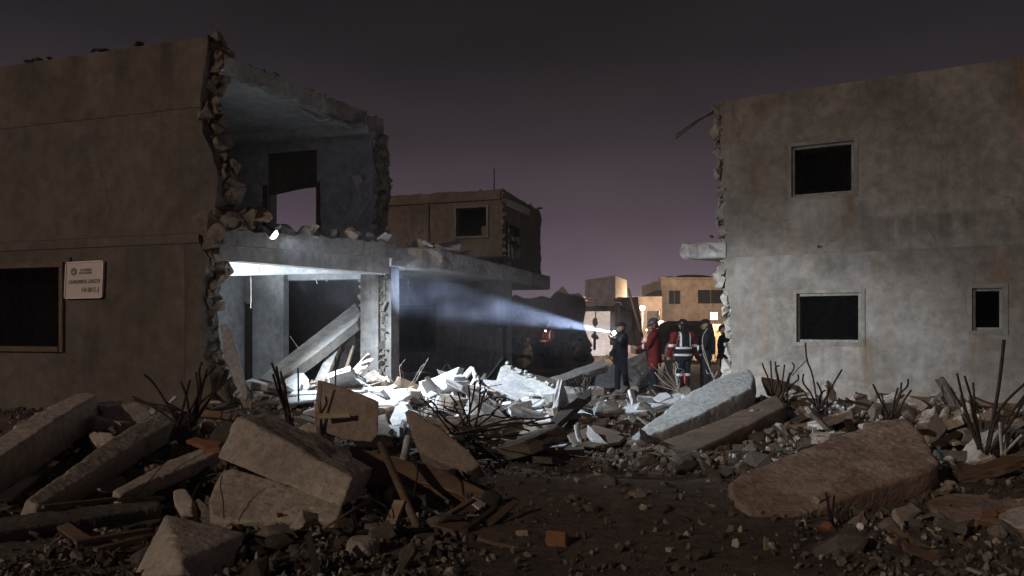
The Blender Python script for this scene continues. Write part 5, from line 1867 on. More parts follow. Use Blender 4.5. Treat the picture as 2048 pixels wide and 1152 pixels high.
# left heap
slab("concrete_beam", "thick concrete beam rising at the far left edge of the heap", "beam", [(-40, 893), (0, 873), (78, 822), (149, 788), (182, 783), (194, 790), (145, 818), (86, 857), (0, 914), (-40, 938)],
     [(0, 914, 7.7), (194, 790, 10.0), (0, 873, 8.35)], 0.40, C, jag=0.03, jagset={3, 4, 5}, seg=0.14)
slab("concrete_beam", "long broken beam sloping up beside the thick beam at far left", "beam", [(51, 998), (231, 869), (318, 822), (355, 828), (353, 845), (251, 904), (80, 1014)],
     [(80, 1014, 6.7), (353, 845, 9.6), (231, 869, 8.6)], 0.30, C, jag=0.04, jagset={2, 3, 4}, seg=0.12)
slab("concrete_slab", "thin flat slab with pale top edge left of the large tilted slab", "slab", [(224, 980), (337, 920), (443, 881), (448, 891), (420, 915), (312, 956), (236, 993)],
     [(236, 993, 7.1), (420, 915, 8.3), (337, 920, 8.25)], 0.14, C, jag=0.02, seg=0.12)
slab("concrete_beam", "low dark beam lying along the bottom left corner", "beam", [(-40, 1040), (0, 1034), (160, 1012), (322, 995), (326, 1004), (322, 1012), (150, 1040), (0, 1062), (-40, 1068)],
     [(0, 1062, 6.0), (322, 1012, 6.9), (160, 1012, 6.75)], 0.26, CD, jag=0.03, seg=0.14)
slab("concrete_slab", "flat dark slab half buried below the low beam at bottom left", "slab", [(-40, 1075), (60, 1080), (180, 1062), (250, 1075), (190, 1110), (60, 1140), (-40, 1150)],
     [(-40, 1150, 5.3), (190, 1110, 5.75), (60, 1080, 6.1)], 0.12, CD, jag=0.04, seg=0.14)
# pointed block
ap = U(331, 1028, 5.75)
l_ = U(262, 1160, 5.15); m_ = U(366, 1150, 4.95); r_ = U(492, 1065, 5.75); rb_ = U(455, 1165, 5.2); bk = U(400, 1080, 6.6)
me_ = hull_mesh("pointed_block", [ap, l_, m_, r_, rb_, bk, U(300, 1150, 6.4), U(470, 1120, 6.5), U(340, 1032, 5.9), U(360, 1120, 5.02)], C, 0.012)
for v_ in me_.vertices:
    v_.co -= m_
pb = link("pointed_block", me_, m_)
roughen(pb, .013, .004, .6, 5.1)
props(pb, "pointed pyramid like concrete block at the bottom left front", "block")
slab("concrete_block", "small upright rough block behind the pointed block", "block", [(345, 978), (372, 974), (385, 1000), (386, 1032), (362, 1032), (347, 1005)],
     [(345, 978, 6.9), (385, 1000, 6.85), (362, 1032, 6.75)], 0.2, C, jag=0.03, seg=0.08)
slab("concrete_wedge", "pale wedge fragment right of the small upright block", "fragment", [(396, 994), (443, 1028), (420, 1036), (402, 1030)], [(396, 994, 6.85), (443, 1028, 6.75), (402, 1030, 6.7)], 0.1, M["stone"], jag=0.02, seg=0.08)
slab("concrete_stub", "stubby pale block caught under the long broken beam", "block", [(172, 870), (186, 861), (226, 863), (230, 872), (215, 888), (190, 889)],
     [(172, 870, 9.1), (230, 872, 9.0), (190, 889, 8.9)], 0.22, C, jag=0.02, seg=0.08)
slab("brick_slab", "reddish brick panel lying in the gap beneath the rebar bundle", "panel", [(372, 880), (392, 872), (444, 882), (440, 897), (415, 899)], [(372, 880, 8.9), (444, 882, 8.7), (415, 899, 8.5)], 0.06, M["brick"], jag=0.02, seg=0.1)
slab("timber_plank", "brown timber plank lying level behind the large tilted slab", "plank", [(391, 815), (492, 829), (494, 842), (392, 832)], [(391, 815, 10.2), (492, 829, 9.5), (392, 832, 10.1)], 0.09, M["wood"], jag=0.01, seg=0.2)
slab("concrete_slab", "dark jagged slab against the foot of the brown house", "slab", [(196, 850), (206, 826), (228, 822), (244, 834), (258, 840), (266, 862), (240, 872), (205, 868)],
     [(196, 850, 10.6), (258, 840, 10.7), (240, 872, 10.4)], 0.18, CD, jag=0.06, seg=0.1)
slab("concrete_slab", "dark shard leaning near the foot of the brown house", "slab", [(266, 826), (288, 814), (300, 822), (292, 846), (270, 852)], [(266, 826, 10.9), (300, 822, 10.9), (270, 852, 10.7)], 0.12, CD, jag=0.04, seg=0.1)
for i, (x0, y0, d0, x1, y1, d1, w, lab) in enumerate(((-20, 1010, 6.8, 100, 935, 8.4, .09, "thin dark board in the heap at the left edge"), (85, 1014, 6.5, 232, 998, 7.0, .05, "slim stick lying across the left heap"),
                                                   (235, 1000, 6.9, 330, 996, 7.1, .05, "short stick behind the pointed block"), (150, 1085, 5.7, 300, 1060, 6.1, .07, "dark lath above the pointed block's left flank"),
                                                   (10, 1000, 6.9, 66, 955, 7.7, .11, "narrow rough board below the thick beam"), (190, 1100, 5.6, 290, 1075, 5.9, .06, "short board left of the pointed block"))):
    o = bar("timber_board", U(x0, y0, d0), U(x1, y1, d1), w, 0.03, M["wood"] if i % 2 else M["wood_dark"], None)
    props(o, lab, "board")

# centre front
slab("concrete_slab", "large tilted slab with lit brown face in the centre left foreground", "slab", [(475, 830), (494, 836), (560, 874), (640, 918), (706, 955), (683, 1016), (610, 988), (520, 952), (433, 916), (459, 853)],
     [(433, 916, 7.0), (683, 1016, 6.55), (475, 830, 7.35)], 0.42, C, jag=0.035, jagset={0, 1, 2, 3, 9}, seg=0.1, ext=U(540, 824, 8.05) - U(484, 832, 7.4))
slab("concrete_slab", "cracked curved slab beneath the large tilted slab", "slab", [(412, 1004), (430, 962), (447, 939), (470, 934), (560, 960), (690, 1010), (676, 1040), (560, 1042), (451, 1041), (418, 1030)],
     [(412, 1004, 6.85), (690, 1010, 6.75), (451, 1041, 6.6)], 0.22, C, jag=0.02, seg=0.12)
sB3 = slab("concrete_slab", "upright slab with slanting top edge standing before the column", "slab", [(647, 762), (706, 781), (760, 803), (757, 869), (745, 886), (690, 880), (640, 862), (640, 815)],
     [(647, 762, 9.9), (760, 803, 9.6), (640, 862, 9.75)], 0.16, M["concrete_brown"], jag=0.01, jagset={3, 4}, seg=0.15, ext=(-0.14, 0.28, 0.0))
slab("edge_strip", None, None, [(635, 827), (700, 825), (700, 835), (638, 838)], [(635, 827, 9.6), (700, 825, 9.55), (638, 838, 9.58)], 0.03, M["wood_pale"], parent=sB3, jag=0, seg=1)
slab("concrete_slab", "slab sloping down right below the black rebar fan", "slab", [(808, 822), (820, 817), (832, 823), (884, 857), (937, 900), (962, 928), (950, 938), (933, 943), (880, 922), (839, 904), (824, 869)],
     [(808, 822, 9.6), (962, 928, 8.7), (839, 904, 9.0)], 0.20, M["concrete_brown"], jag=0.015, jagset={0, 1, 5, 6}, seg=0.12)
slab("timber_beam", "long dark timber beam running right behind the large tilted slab", "beam", [(698, 893), (760, 903), (850, 925), (925, 955), (985, 990), (975, 1002), (915, 985), (820, 960), (722, 940)],
     [(698, 893, 8.5), (985, 990, 7.5), (722, 940, 8.1)], 0.16, M["wood"], jag=0.02, seg=0.2)
slab("white_rock", "big pale angular rock on the foreground soil", "rock", [(0, 0), (1, 0), (0, 1)], [(0, 0, 5), (1, 0, 5), (0, 1, 5)], 0.1, M["stone_pale"], jag=0, seg=9) if False else None
rk = random.Random(15)
def rock(label, px, py, d, sx, sz, mat, cat="rock", name="rock", pw=.25, n=30):
    p = U(px, py, d)
    me = hull_mesh(name, rock_pts(rk, n, sx, sx * .85, sz, pw), M[mat], 0.004)
    o = link(name, me, p, None, (rk.uniform(-.2, .2), rk.uniform(-.2, .2), rk.uniform(0, 6)))
    roughen(o, max(.006, sx * .06), sx * .04, .5, px * .01)
    props(o, label, cat)
    return o
rock("big pale angular rock on the foreground soil left of the orange block", 725, 1104, 5.75, .165, .125, "stone_pale", n=40)
rock("grey brown angular rock at the edge of the bare soil", 1275, 993, 7.7, .12, .09, "stone")
rock("speckled grey boulder under the white slab's beam", 1527, 866, 11.6, .18, .145, "chunk_pale" if False else "concrete_pale")
rock("dark round stone behind the pale angular rock", 690, 1055, 6.3, .12, .10, "stone_dark")
rock("dark round stone right behind the pale angular rock", 688, 1090, 5.9, .1, .08, "stone_dark")
rock("small white stone at the lower right edge", 1974, 1112, 5.6, .045, .045, "stone_pale")
rock("cone of grey mortar beside the wooden block", 1222, 915, 10.0, .13, .16, "stone")
rock("pale lump under the orange brick at right", 1995, 1062, 6.2, .09, .06, "stone")
def stick(name, label, cat, a, b, r, mat, sides=7):
    o = tube(name, [U(*a), U(*b)], r, mat, None, sides, curve=False)
    props(o, label, cat)
stick("wooden_pole", "brown pole leaning down right of the large tilted slab", "pole", (761, 888, 7.9), (835, 1056, 6.4), .035, M["wood"])
stick("thin_stick", "thin pale stick leaning on the large slab's lower right corner", "stick", (647, 1057, 6.2), (745, 996, 6.7), .012, M["wood"])
stick("iron_pipe", "long dark pipe lying across the centre foreground", "pipe", (520, 1070, 6.2), (872, 1060, 6.35), .022, M["rust"])
stick("iron_pipe", "slim dark pipe above the pale angular rock", "pipe", (580, 1090, 5.8), (700, 1052, 6.3), .014, M["rust"])
stick("white_pipe", "short white pipe piece above the foreground plank", "pipe", (843, 1013, 7.0), (876, 1028, 6.9), .018, M["plaster_white"])
stick("thin_rod", "thin grey rod beside the white pipe piece", "rod", (876, 1028, 6.9), (970, 1032, 6.9), .008, M["rod_pale"])
for a, b, w, h, lab, mt in (((781, 1050, 6.5), (800, 1004, 6.75), .09, .05, "short pale wood block standing by the brown pole", "wood_pale"),
                           ((930, 1062, 6.2), (990, 1018, 6.9), .05, .04, "dark lath leaning beside the foreground plank", "wood_dark")):
    props(bar("wood_block", U(*a), U(*b), w, h, M[mt]), lab, "wood")
slab("timber_plank", "splintered timber plank lying in the centre foreground", "plank", [(857, 1034), (868, 1029), (960, 1048), (1060, 1083), (1078, 1094), (1074, 1101), (1000, 1088), (900, 1060), (862, 1048)],
     [(857, 1034, 6.6), (1074, 1101, 5.85), (960, 1048, 6.5)], 0.07, M["wood"], jag=0.012, seg=0.1)
slab("ceramic_tile", "pinkish square tile on the dark rubble in the centre", "tile", [(939, 1002), (947, 991), (974, 1006), (966, 1023)], [(939, 1002, 7.2), (974, 1006, 7.3), (966, 1023, 7.1)], 0.02, M["sign"], jag=0.0, seg=0.2)
slab("plaster_block", "small square cream block on the soil left of the orange block", "block", [(1031, 1060), (1057, 1058), (1060, 1080), (1034, 1081)], [(1031, 1060, 6.3), (1057, 1058, 6.3), (1034, 1081, 6.2)], 0.09, M["wood_pale"], jag=0.0, seg=0.3)
slab("clay_block", "orange clay block standing on the bare soil", "block", [(1092, 1062), (1096, 1058), (1132, 1062), (1132, 1092), (1094, 1091), (1090, 1080)],
     [(1092, 1062, 6.05), (1132, 1062, 6.0), (1094, 1091, 5.95)], 0.15, M["brick"], jag=0.006, seg=0.08)
lg = U(1133, 907, 10.1)
o = tube("wooden_log", [U(1099, 909, 10.15), U(1115, 908, 10.1), U(1150, 907, 10.1), U(1168, 906, 10.1)], 0.088, M["wood_pale"], None, 9, curve=False, smooth=False)
props(o, "short pale cut log in front of the floodlit debris", "log")

# floodlit middle heap
slab("concrete_beam", "long pale beam leaning diagonally inside the torn open room", "beam", [(516, 757), (710, 606), (722, 628), (712, 643), (620, 715), (548, 764)],
     [(516, 757, 14.2), (710, 606, 16.3), (548, 764, 13.9)], 0.2, M["slab_edge"], jag=0.0, seg=0.4)
slab("concrete_post", "shorter pale post leaning right of the long diagonal beam", "post", [(665, 684), (672, 681), (681, 688), (641, 780), (623, 773)], [(665, 684, 15.2), (641, 780, 14.2), (623, 773, 14.25)], 0.16, M["slab_edge"], jag=0.0, seg=0.4)
slab("panel", "cream panel leaning against the column, behind the post", "panel", [(668, 760), (682, 708), (690, 700), (697, 714), (680, 762)], [(668, 760, 15.2), (690, 700, 15.5), (680, 762, 15.15)], 0.05, M["plaster_white"], jag=0.01, seg=0.2)
slab("panel", "grey panel leaning on the column's left side", "panel", [(690, 690), (708, 668), (712, 690), (690, 755), (678, 760)], [(690, 690, 15.7), (708, 668, 15.75), (678, 760, 15.5)], 0.05, M["plaster_grey"], jag=0.01, seg=0.2)
slab("board", "slim board leaning beside the column foot", "board", [(704, 690), (709, 692), (688, 762), (681, 760)], [(704, 690, 15.4), (709, 692, 15.4), (688, 762, 15.1)], 0.04, M["wood_pale"], jag=0.0, seg=0.3)
slab("concrete_slab", "tall narrow grey slab leaning on the broken wall end", "slab", [(440, 648), (452, 646), (462, 660), (496, 788), (490, 800), (470, 770), (448, 715)],
     [(440, 648, 13.0), (462, 660, 12.95), (490, 800, 12.4)], 0.1, M["plaster_grey"], jag=0.01, seg=0.2)
slab("concrete_slab", "rounded white slab lying before the leaning beam", "slab", [(566, 775), (570, 758), (590, 746), (606, 745), (617, 758), (619, 775), (600, 784)], [(566, 775, 13.6), (617, 758, 13.8), (600, 784, 13.3)], 0.12, M["plaster_white"], jag=0.02, seg=0.12)
wb_ = [
    ("white board lying at the foot of the leaning beam", [(490, 762), (505, 756), (560, 772), (556, 784), (520, 778)], [(490, 762, 13.6), (560, 772, 13.2), (520, 778, 13.0)], "plaster_white"),
    ("grey board sloping down below the leaning beam", [(486, 760), (520, 765), (560, 778), (556, 783), (500, 780)], [(486, 760, 13.0), (560, 778, 12.6), (500, 780, 12.8)], "plaster_grey"),
    ("long white strip behind the upright slab", [(568, 783), (640, 780), (700, 776), (782, 772), (780, 777), (690, 784), (570, 789)], [(568, 783, 12.8), (782, 772, 13.4), (570, 789, 12.6)], "plaster_white"),
    ("lower white strip left of the upright slab", [(560, 798), (600, 790), (640, 789), (640, 797), (575, 806)], [(560, 798, 12.2), (640, 789, 12.6), (575, 806, 12.0)], "plaster_white"),
    ("brown edged sheet tipped up right of the upright slab", [(716, 789), (760, 778), (796, 762), (798, 772), (770, 788), (740, 800)], [(716, 789, 12.8), (796, 762, 13.6), (740, 800, 12.6)], "wood_pale"),
    ("pale sheet below the column foot", [(722, 776), (795, 764), (800, 768), (740, 784)], [(722, 776, 14.0), (795, 764, 14.6), (740, 784, 13.8)], "plaster_white"),
    ("white panel behind the slab corner in the lit heap", [(778, 838), (790, 812), (808, 806), (818, 818), (812, 850), (784, 852)], [(778, 838, 11.4), (808, 806, 11.7), (784, 852, 11.2)], "plaster_white"),
    ("grey sheet under the white panel in the lit heap", [(740, 846), (818, 852), (816, 874), (745, 868)], [(740, 846, 11.4), (818, 852, 11.0), (745, 868, 10.9)], "plaster_grey"),
    ("large white board lying flat in the lit centre", [(1014, 842), (1040, 824), (1100, 815), (1150, 814), (1195, 832), (1150, 838), (1060, 846)], [(1014, 842, 11.9), (1100, 815, 12.6), (1150, 838, 11.7)], "plaster_white"),
    ("brown faced sheet under the large white board", [(1010, 846), (1060, 846), (1150, 838), (1192, 834), (1160, 850), (1060, 866), (1020, 862)], [(1010, 846, 11.6), (1192, 834, 11.5), (1060, 866, 11.2)], "board_brown"),
    ("bowed board with white edge behind the wooden log", [(1037, 890), (1046, 878), (1090, 878), (1140, 884), (1130, 892), (1070, 896)], [(1037, 890, 10.6), (1140, 884, 10.8), (1070, 896, 10.4)], "plaster_white"),
    ("brown board curving right behind the wooden log", [(1130, 868), (1180, 846), (1260, 868), (1240, 884), (1190, 894), (1150, 890)], [(1130, 868, 10.9), (1260, 868, 10.8), (1190, 894, 10.3)], "board_brown"),
    ("white pointed sheet standing before the brown board", [(1168, 866), (1176, 848), (1202, 872), (1216, 888), (1186, 882)], [(1168, 866, 10.7), (1176, 848, 10.9), (1216, 888, 10.4)], "plaster_white"),
    ("narrow white slat standing between the boards", [(1151, 848), (1158, 843), (1166, 878), (1162, 885), (1154, 872)], [(1151, 848, 10.8), (1158, 843, 10.9), (1162, 885, 10.5)], "plaster_white"),
    ("white strip pointing up left of the brown board", [(893, 790), (902, 784), (928, 820), (922, 832)], [(893, 790, 12.6), (902, 784, 12.7), (922, 832, 12.0)], "plaster_white"),
    ("brown rectangular sheet in the lit heap", [(898, 806), (930, 790), (952, 820), (940, 836), (905, 826)], [(898, 806, 12.2), (930, 790, 12.6), (905, 826, 11.9)], "board_brown"),
    ("white crumpled sheet left of the rebar fan", [(858, 806), (884, 786), (900, 790), (896, 806), (870, 822)], [(858, 806, 12.2), (884, 786, 12.6), (870, 822, 11.9)], "plaster_white"),
    ("white sheet lying behind the rebar fan", [(950, 818), (990, 812), (1014, 838), (1000, 848), (968, 846)], [(950, 818, 12.4), (990, 812, 12.6), (968, 846, 11.8)], "plaster_white"),
    ("small brown flake at the lit heap's right", [(1148, 822), (1172, 814), (1174, 826), (1160, 834)], [(1148, 822, 12.2), (1172, 814, 12.4), (1160, 834, 12.0)], "wood"),
    ("grey metal roof channel bent upward behind the heap", [(905, 772), (936, 735), (943, 731), (944, 742), (918, 776)], [(905, 772, 14.4), (943, 731, 15.0), (918, 776, 14.2)], "plaster_grey"),
    ("pale channel dropping right of the bent roof channel", [(938, 735), (945, 733), (956, 762), (978, 776), (972, 782), (950, 770)], [(938, 735, 14.9), (956, 762, 14.4), (972, 782, 14.0)], "plaster_grey"),
    ("grey plank lying behind the bent roof channel", [(873, 738), (905, 746), (930, 752), (928, 758), (876, 746)], [(873, 738, 17.0), (930, 752, 16.4), (876, 746, 16.8)], "plaster_grey"),
]
for lab, poly, ref, mt in wb_:
    slab("fallen_sheet", lab, "sheet", poly, ref, 0.045, M[mt], jag=0.012, seg=0.14)
slab("concrete_slab", "grey slab with crumbled upper edge tilted in the middle distance", "slab", [(994, 752), (1000, 733), (1014, 727), (1051, 743), (1090, 763), (1136, 795), (1130, 811), (1060, 808), (1000, 790), (990, 775)],
     [(994, 752, 15.6), (1090, 763, 15.4), (1000, 790, 14.9)], 0.2, CP, jag=0.035, jagset={2, 3, 4}, seg=0.1)
for k in range(24):
    t = k / 23
    piece("rubble_crumb", "chunk_pale", U(1014 + 118 * t + rk.uniform(-4, 4), 727 + 64 * t + rk.uniform(-3, 6), 15.55), rk.uniform(.07, .15), None,
          [o for o in bpy.data.objects if o.get("label", "").startswith("grey slab with crumbled")][0], rk)
slab("timber_beam", "charred diagonal beam rising right in the lit centre", "beam", [(1071, 872), (1120, 820), (1172, 780), (1183, 775), (1182, 790), (1130, 836), (1088, 878)],
     [(1071, 872, 10.7), (1183, 775, 12.2), (1088, 878, 10.6)], 0.1, M["wood_dark"], jag=0.01, seg=0.2)
slab("concrete_plank", "pale beam lying at the flashlight man's feet", "beam", [(1098, 756), (1208, 717), (1216, 730), (1108, 768)], [(1098, 756, 18.6), (1208, 717, 19.6), (1108, 768, 18.4)], 0.22, M["plaster_grey"], jag=0.015, seg=0.3)
slab("concrete_sheet", "tilted grey panel behind the flashlight man's legs", "panel", [(1262, 714), (1292, 702), (1304, 764), (1290, 772), (1240, 784), (1190, 776), (1195, 745), (1240, 722)],
     [(1262, 714, 22.0), (1292, 702, 22.2), (1240, 784, 21.3)], 0.2, CD if False else M["plaster_grey"], jag=0.02, seg=0.3)
slab("concrete_sheet", "grey panel between the red coverall and the vest worker", "panel", [(1330, 690), (1350, 672), (1345, 760), (1325, 760)], [(1330, 690, 22.5), (1350, 672, 22.6), (1325, 760, 22)], 0.2, M["concrete"], jag=0.02, seg=0.3)
slab("white_bar", "short white bar standing up beside the white beam", "bar", [(1258, 778), (1266, 775), (1276, 803), (1266, 806)], [(1258, 778, 12.6), (1266, 775, 12.7), (1266, 806, 12.3)], 0.06, M["plaster_white"], jag=0.005, seg=0.2)
slab("white_beam", "bright white beam pointing left from the big white slab", "beam", [(1226, 826), (1250, 812), (1330, 792), (1362, 783), (1370, 790), (1352, 806), (1250, 833)],
     [(1226, 826, 12.3), (1362, 783, 13.4), (1250, 833, 12.1)], 0.16, M["plaster_white"], jag=0.015, seg=0.15)
slab("white_fragment", "white wedge on top of the white beam", "fragment", [(1300, 798), (1318, 786), (1336, 784), (1346, 794), (1320, 804)], [(1300, 798, 13.0), (1336, 784, 13.3), (1320, 804, 12.8)], 0.1, M["plaster_white"], jag=0.02, seg=0.1)
# right of centre
slab("concrete_slab", "big white topped slab rising to the right wall's foot", "slab", [(1247, 885), (1300, 842), (1368, 790), (1439, 752), (1498, 737), (1510, 752), (1504, 776), (1455, 802), (1400, 830), (1337, 858), (1282, 878)],
     [(1247, 885, 10.6), (1504, 776, 12.2), (1439, 752, 13.2)], 0.30, CP, jag=0.05, jagset={1, 2, 3, 4, 6, 7, 8}, seg=0.07, rough=0.02)
slab("concrete_beam", "brown beam sloping under the big white topped slab", "beam", [(1267, 922), (1320, 882), (1450, 834), (1540, 792), (1556, 789), (1574, 812), (1500, 850), (1346, 926), (1285, 929)],
     [(1267, 922, 9.9), (1556, 789, 11.9), (1346, 926, 9.7)], 0.2, M["board_brown"], jag=0.012, seg=0.16)
slab("concrete_beam", "dark beam lying level behind the big earthy slab", "beam", [(1396, 897), (1560, 901), (1572, 906), (1570, 918), (1398, 920)], [(1396, 897, 10.2), (1572, 906, 10.0), (1398, 920, 10.1)], 0.18, M["board_brown"], jag=0.01, seg=0.2)
slab("timber_plank", "grey plank lying before the dark level beam", "plank", [(1384, 930), (1470, 922), (1575, 914), (1573, 922), (1480, 937), (1400, 938)], [(1384, 930, 9.7), (1575, 914, 9.9), (1400, 938, 9.5)], 0.05, M["wood"], jag=0.01, seg=0.2)
slab("concrete_slab", "dark slab edge behind the rebar tuft near the lit wall", "slab", [(1521, 752), (1560, 756), (1600, 770), (1614, 786), (1560, 790), (1532, 786)], [(1521, 752, 13.4), (1614, 786, 12.9), (1532, 786, 13.1)], 0.1, M["board_brown"], jag=0.03, seg=0.12)
slab("timber_plank", "blue grey plank between boulder and brown beam", "plank", [(1535, 838), (1543, 834), (1577, 856), (1570, 862)], [(1535, 838, 11.4), (1543, 834, 11.5), (1570, 862, 11.0)], 0.04, M["plaster_grey"], jag=0.005, seg=0.2)
slab("plastic_box", "dark square panel on the soil left of the big earthy slab", "panel", [(1353, 970), (1392, 966), (1390, 1000), (1362, 994)], [(1353, 970, 8.3), (1392, 966, 8.3), (1362, 994, 8.0)], 0.03, M["black"], jag=0.0, seg=0.3)
slab("concrete_slab", "big earthy brown slab tilted in the right foreground", "slab",
     [(1455, 968), (1482, 948), (1660, 876), (1786, 836), (1817, 836), (1850, 870), (1878, 926), (1862, 938), (1700, 992), (1562, 1046), (1512, 1042), (1468, 1000)],
     [(1455, 968, 7.6), (1815, 835, 9.2), (1560, 1046, 6.75)], 0.36, CE, jag=0.02, jagset={0, 4, 5, 9, 10, 11}, seg=0.12, ext=(0.05, 0.12, -0.38))
pl_ = [
    ("short_slab", "grey slab piece standing behind the big earthy slab's top", [(1830, 850), (1856, 826), (1870, 838), (1852, 882), (1836, 872)], [(1830, 850, 10.4), (1870, 838, 10.4), (1852, 882, 10.1)], .1, "plaster_grey"),
    ("short_slab", "upright slab piece right of the grey slab piece", [(1884, 812), (1904, 810), (1900, 848), (1872, 870), (1876, 838)], [(1884, 812, 10.8), (1904, 810, 10.8), (1872, 870, 10.4)], .1, "concrete"),
    ("timber_board", "black board slanting up in the right heap", [(1862, 884), (1936, 846), (1948, 854), (1880, 896)], [(1862, 884, 10.0), (1936, 846, 10.6), (1880, 896, 9.8)], .06, "wood_dark"),
    ("concrete_beam", "dark level beam right of the big earthy slab", [(1866, 897), (1945, 899), (1949, 921), (1880, 916)], [(1866, 897, 9.6), (1945, 899, 9.5), (1880, 916, 9.4)], .16, "concrete_dark"),
    ("timber_beam", "long timber running to the right edge", [(1904, 940), (1960, 926), (2048, 898), (2070, 894), (2070, 912), (1990, 938), (1920, 958)], [(1904, 940, 8.7), (2070, 894, 8.9), (1920, 958, 8.4)], .1, "wood"),
    ("concrete_slab", "earth covered slab lying at the right edge", [(1852, 1000), (1900, 985), (2000, 990), (2070, 1010), (2070, 1060), (1960, 1062), (1880, 1044)], [(1852, 1000, 7.4), (2070, 1010, 7.2), (1960, 1062, 6.5)], .08, "concrete_earth"),
    ("concrete_fragment", "pale broken plate under the big earthy slab's corner", [(1781, 1018), (1822, 1004), (1845, 1020), (1820, 1044), (1800, 1040)], [(1781, 1018, 7.0), (1845, 1020, 7.1), (1800, 1040, 6.8)], .06, "concrete"),
    ("concrete_fragment", "leaning dark plate below the big earthy slab", [(1694, 1040), (1730, 1020), (1738, 1044), (1715, 1078), (1698, 1070)], [(1694, 1040, 6.7), (1730, 1020, 6.9), (1715, 1078, 6.5)], .06, "concrete_earth"),
    ("concrete_block", "small cream cut block at the lower right", [(1799, 1076), (1832, 1083), (1838, 1104), (1800, 1094)], [(1799, 1076, 6.1), (1832, 1083, 6.05), (1800, 1094, 6.0)], .08, "stone_pale"),
    ("brick", "single orange brick near the right edge", [(1961, 1017), (1994, 1015), (1996, 1029), (1963, 1030)], [(1961, 1017, 6.9), (1994, 1015, 6.9), (1963, 1030, 6.8)], .09, "brick"),
    ("wood_stick", "pale wood stick on the soil below the dark square panel", [(1378, 1006), (1390, 1002), (1436, 1010), (1432, 1017), (1382, 1013)], [(1378, 1006, 7.4), (1436, 1010, 7.3), (1382, 1013, 7.3)], .03, "wood_pale"),
    ("wood_stick", "pale stick at the foot of the big earthy slab", [(1639, 1083), (1686, 1092), (1685, 1098), (1638, 1089)], [(1639, 1083, 6.1), (1686, 1092, 6.0), (1638, 1089, 6.0)], .03, "wood_pale"),
    ("wood_stick", "upright splinter below the broken plate at right", [(1796, 1034), (1804, 1032), (1818, 1066), (1812, 1070)], [(1796, 1034, 6.7), (1804, 1032, 6.7), (1812, 1070, 6.5)], .03, "wood_pale"),
    ("wood_stick", "pale stick beside the grey brown angular rock", [(1295, 980), (1330, 983), (1330, 989), (1295, 987)], [(1295, 980, 7.9), (1330, 983, 7.9), (1295, 987, 7.8)], .03, "wood_pale"),
    ("wood_stick", "dark short lath on the bare soil", [(1319, 1036), (1340, 1008), (1343, 1010), (1324, 1039)], [(1319, 1036, 6.9), (1340, 1008, 7.2), (1324, 1039, 6.85)], .03, "wood_dark"),
    ("concrete_slab", "flat pale slab behind the rebar at the right wall foot", [(1690, 820), (1740, 806), (1790, 812), (1800, 826), (1740, 838)], [(1690, 820, 12.6), (1790, 812, 12.5), (1740, 838, 12.0)], .08, "concrete_pale"),
    ("concrete_block", "rough grey block between rebar tufts at the right wall foot", [(1698, 812), (1716, 800), (1744, 806), (1748, 838), (1712, 842)], [(1698, 812, 12.0), (1744, 806, 12.0), (1712, 842, 11.7)], .25, "concrete_pale"),
    ("timber_board", "pale board lying along the right wall's foot", [(1690, 800), (1770, 812), (1772, 818), (1692, 806)], [(1690, 800, 12.8), (1770, 812, 12.4), (1692, 806, 12.7)], .04, "wood_pale"),
    ("timber_board", "brown board lying at the right wall's foot further right", [(1880, 806), (1950, 824), (1948, 832), (1876, 812)], [(1880, 806, 11.8), (1950, 824, 11.2), (1876, 812, 11.7)], .04, "wood"),
    ("concrete_slab", "brown slab lying below the white curved strip", [(1576, 792), (1640, 796), (1690, 806), (1700, 822), (1640, 822), (1584, 812)], [(1576, 792, 12.6), (1690, 806, 12.2), (1640, 822, 11.9)], .1, "board_brown"),
    ("concrete_fragment", "brown broken plate right of the speckled boulder", [(1576, 862), (1600, 846), (1628, 860), (1618, 882), (1590, 880)], [(1576, 862, 11.2), (1628, 860, 11.1), (1590, 880, 10.9)], .08, "concrete"),
]
for nm_, lab, poly, ref, th, mt in pl_:
    slab(nm_, lab, {"short_slab": "slab"}.get(nm_, nm_.split("_")[-1]), poly, ref, th, M[mt], jag=0.02, seg=0.1)
o = tube("white_strip", [U(1574, 800, 12.4), U(1590, 790, 12.4), U(1620, 788, 12.3), U(1650, 800, 12.1), U(1676, 806, 12.0)], .025, M["plaster_white"], None, 6)
props(o, "curved white strip lying before the lit right wall", "strip")
o = tube("white_strip", [U(1588, 842, 11.4), U(1610, 858, 11.2), U(1640, 882, 10.8)], .02, M["plaster_white"], None, 6)
props(o, "white strip sloping down right of the speckled boulder", "strip")
o = lathe("bottle_cap", [(0.028, 0), (0.03, .01), (.022, .012)], U(1720, 1053, 6.45), (-.1, -.9, .4), M["reflective"], None, 14)
props(o, "small round white cap stuck in the dirt at right", "cap")
o = tube("steel_tube", [U(816, 876, 9.9), U(812, 900, 9.7), U(806, 925, 9.5)], .05, M["plaster_grey"], None, 9)
props(o, "short bluish pipe end poking out beside the sloping slab", "pipe")

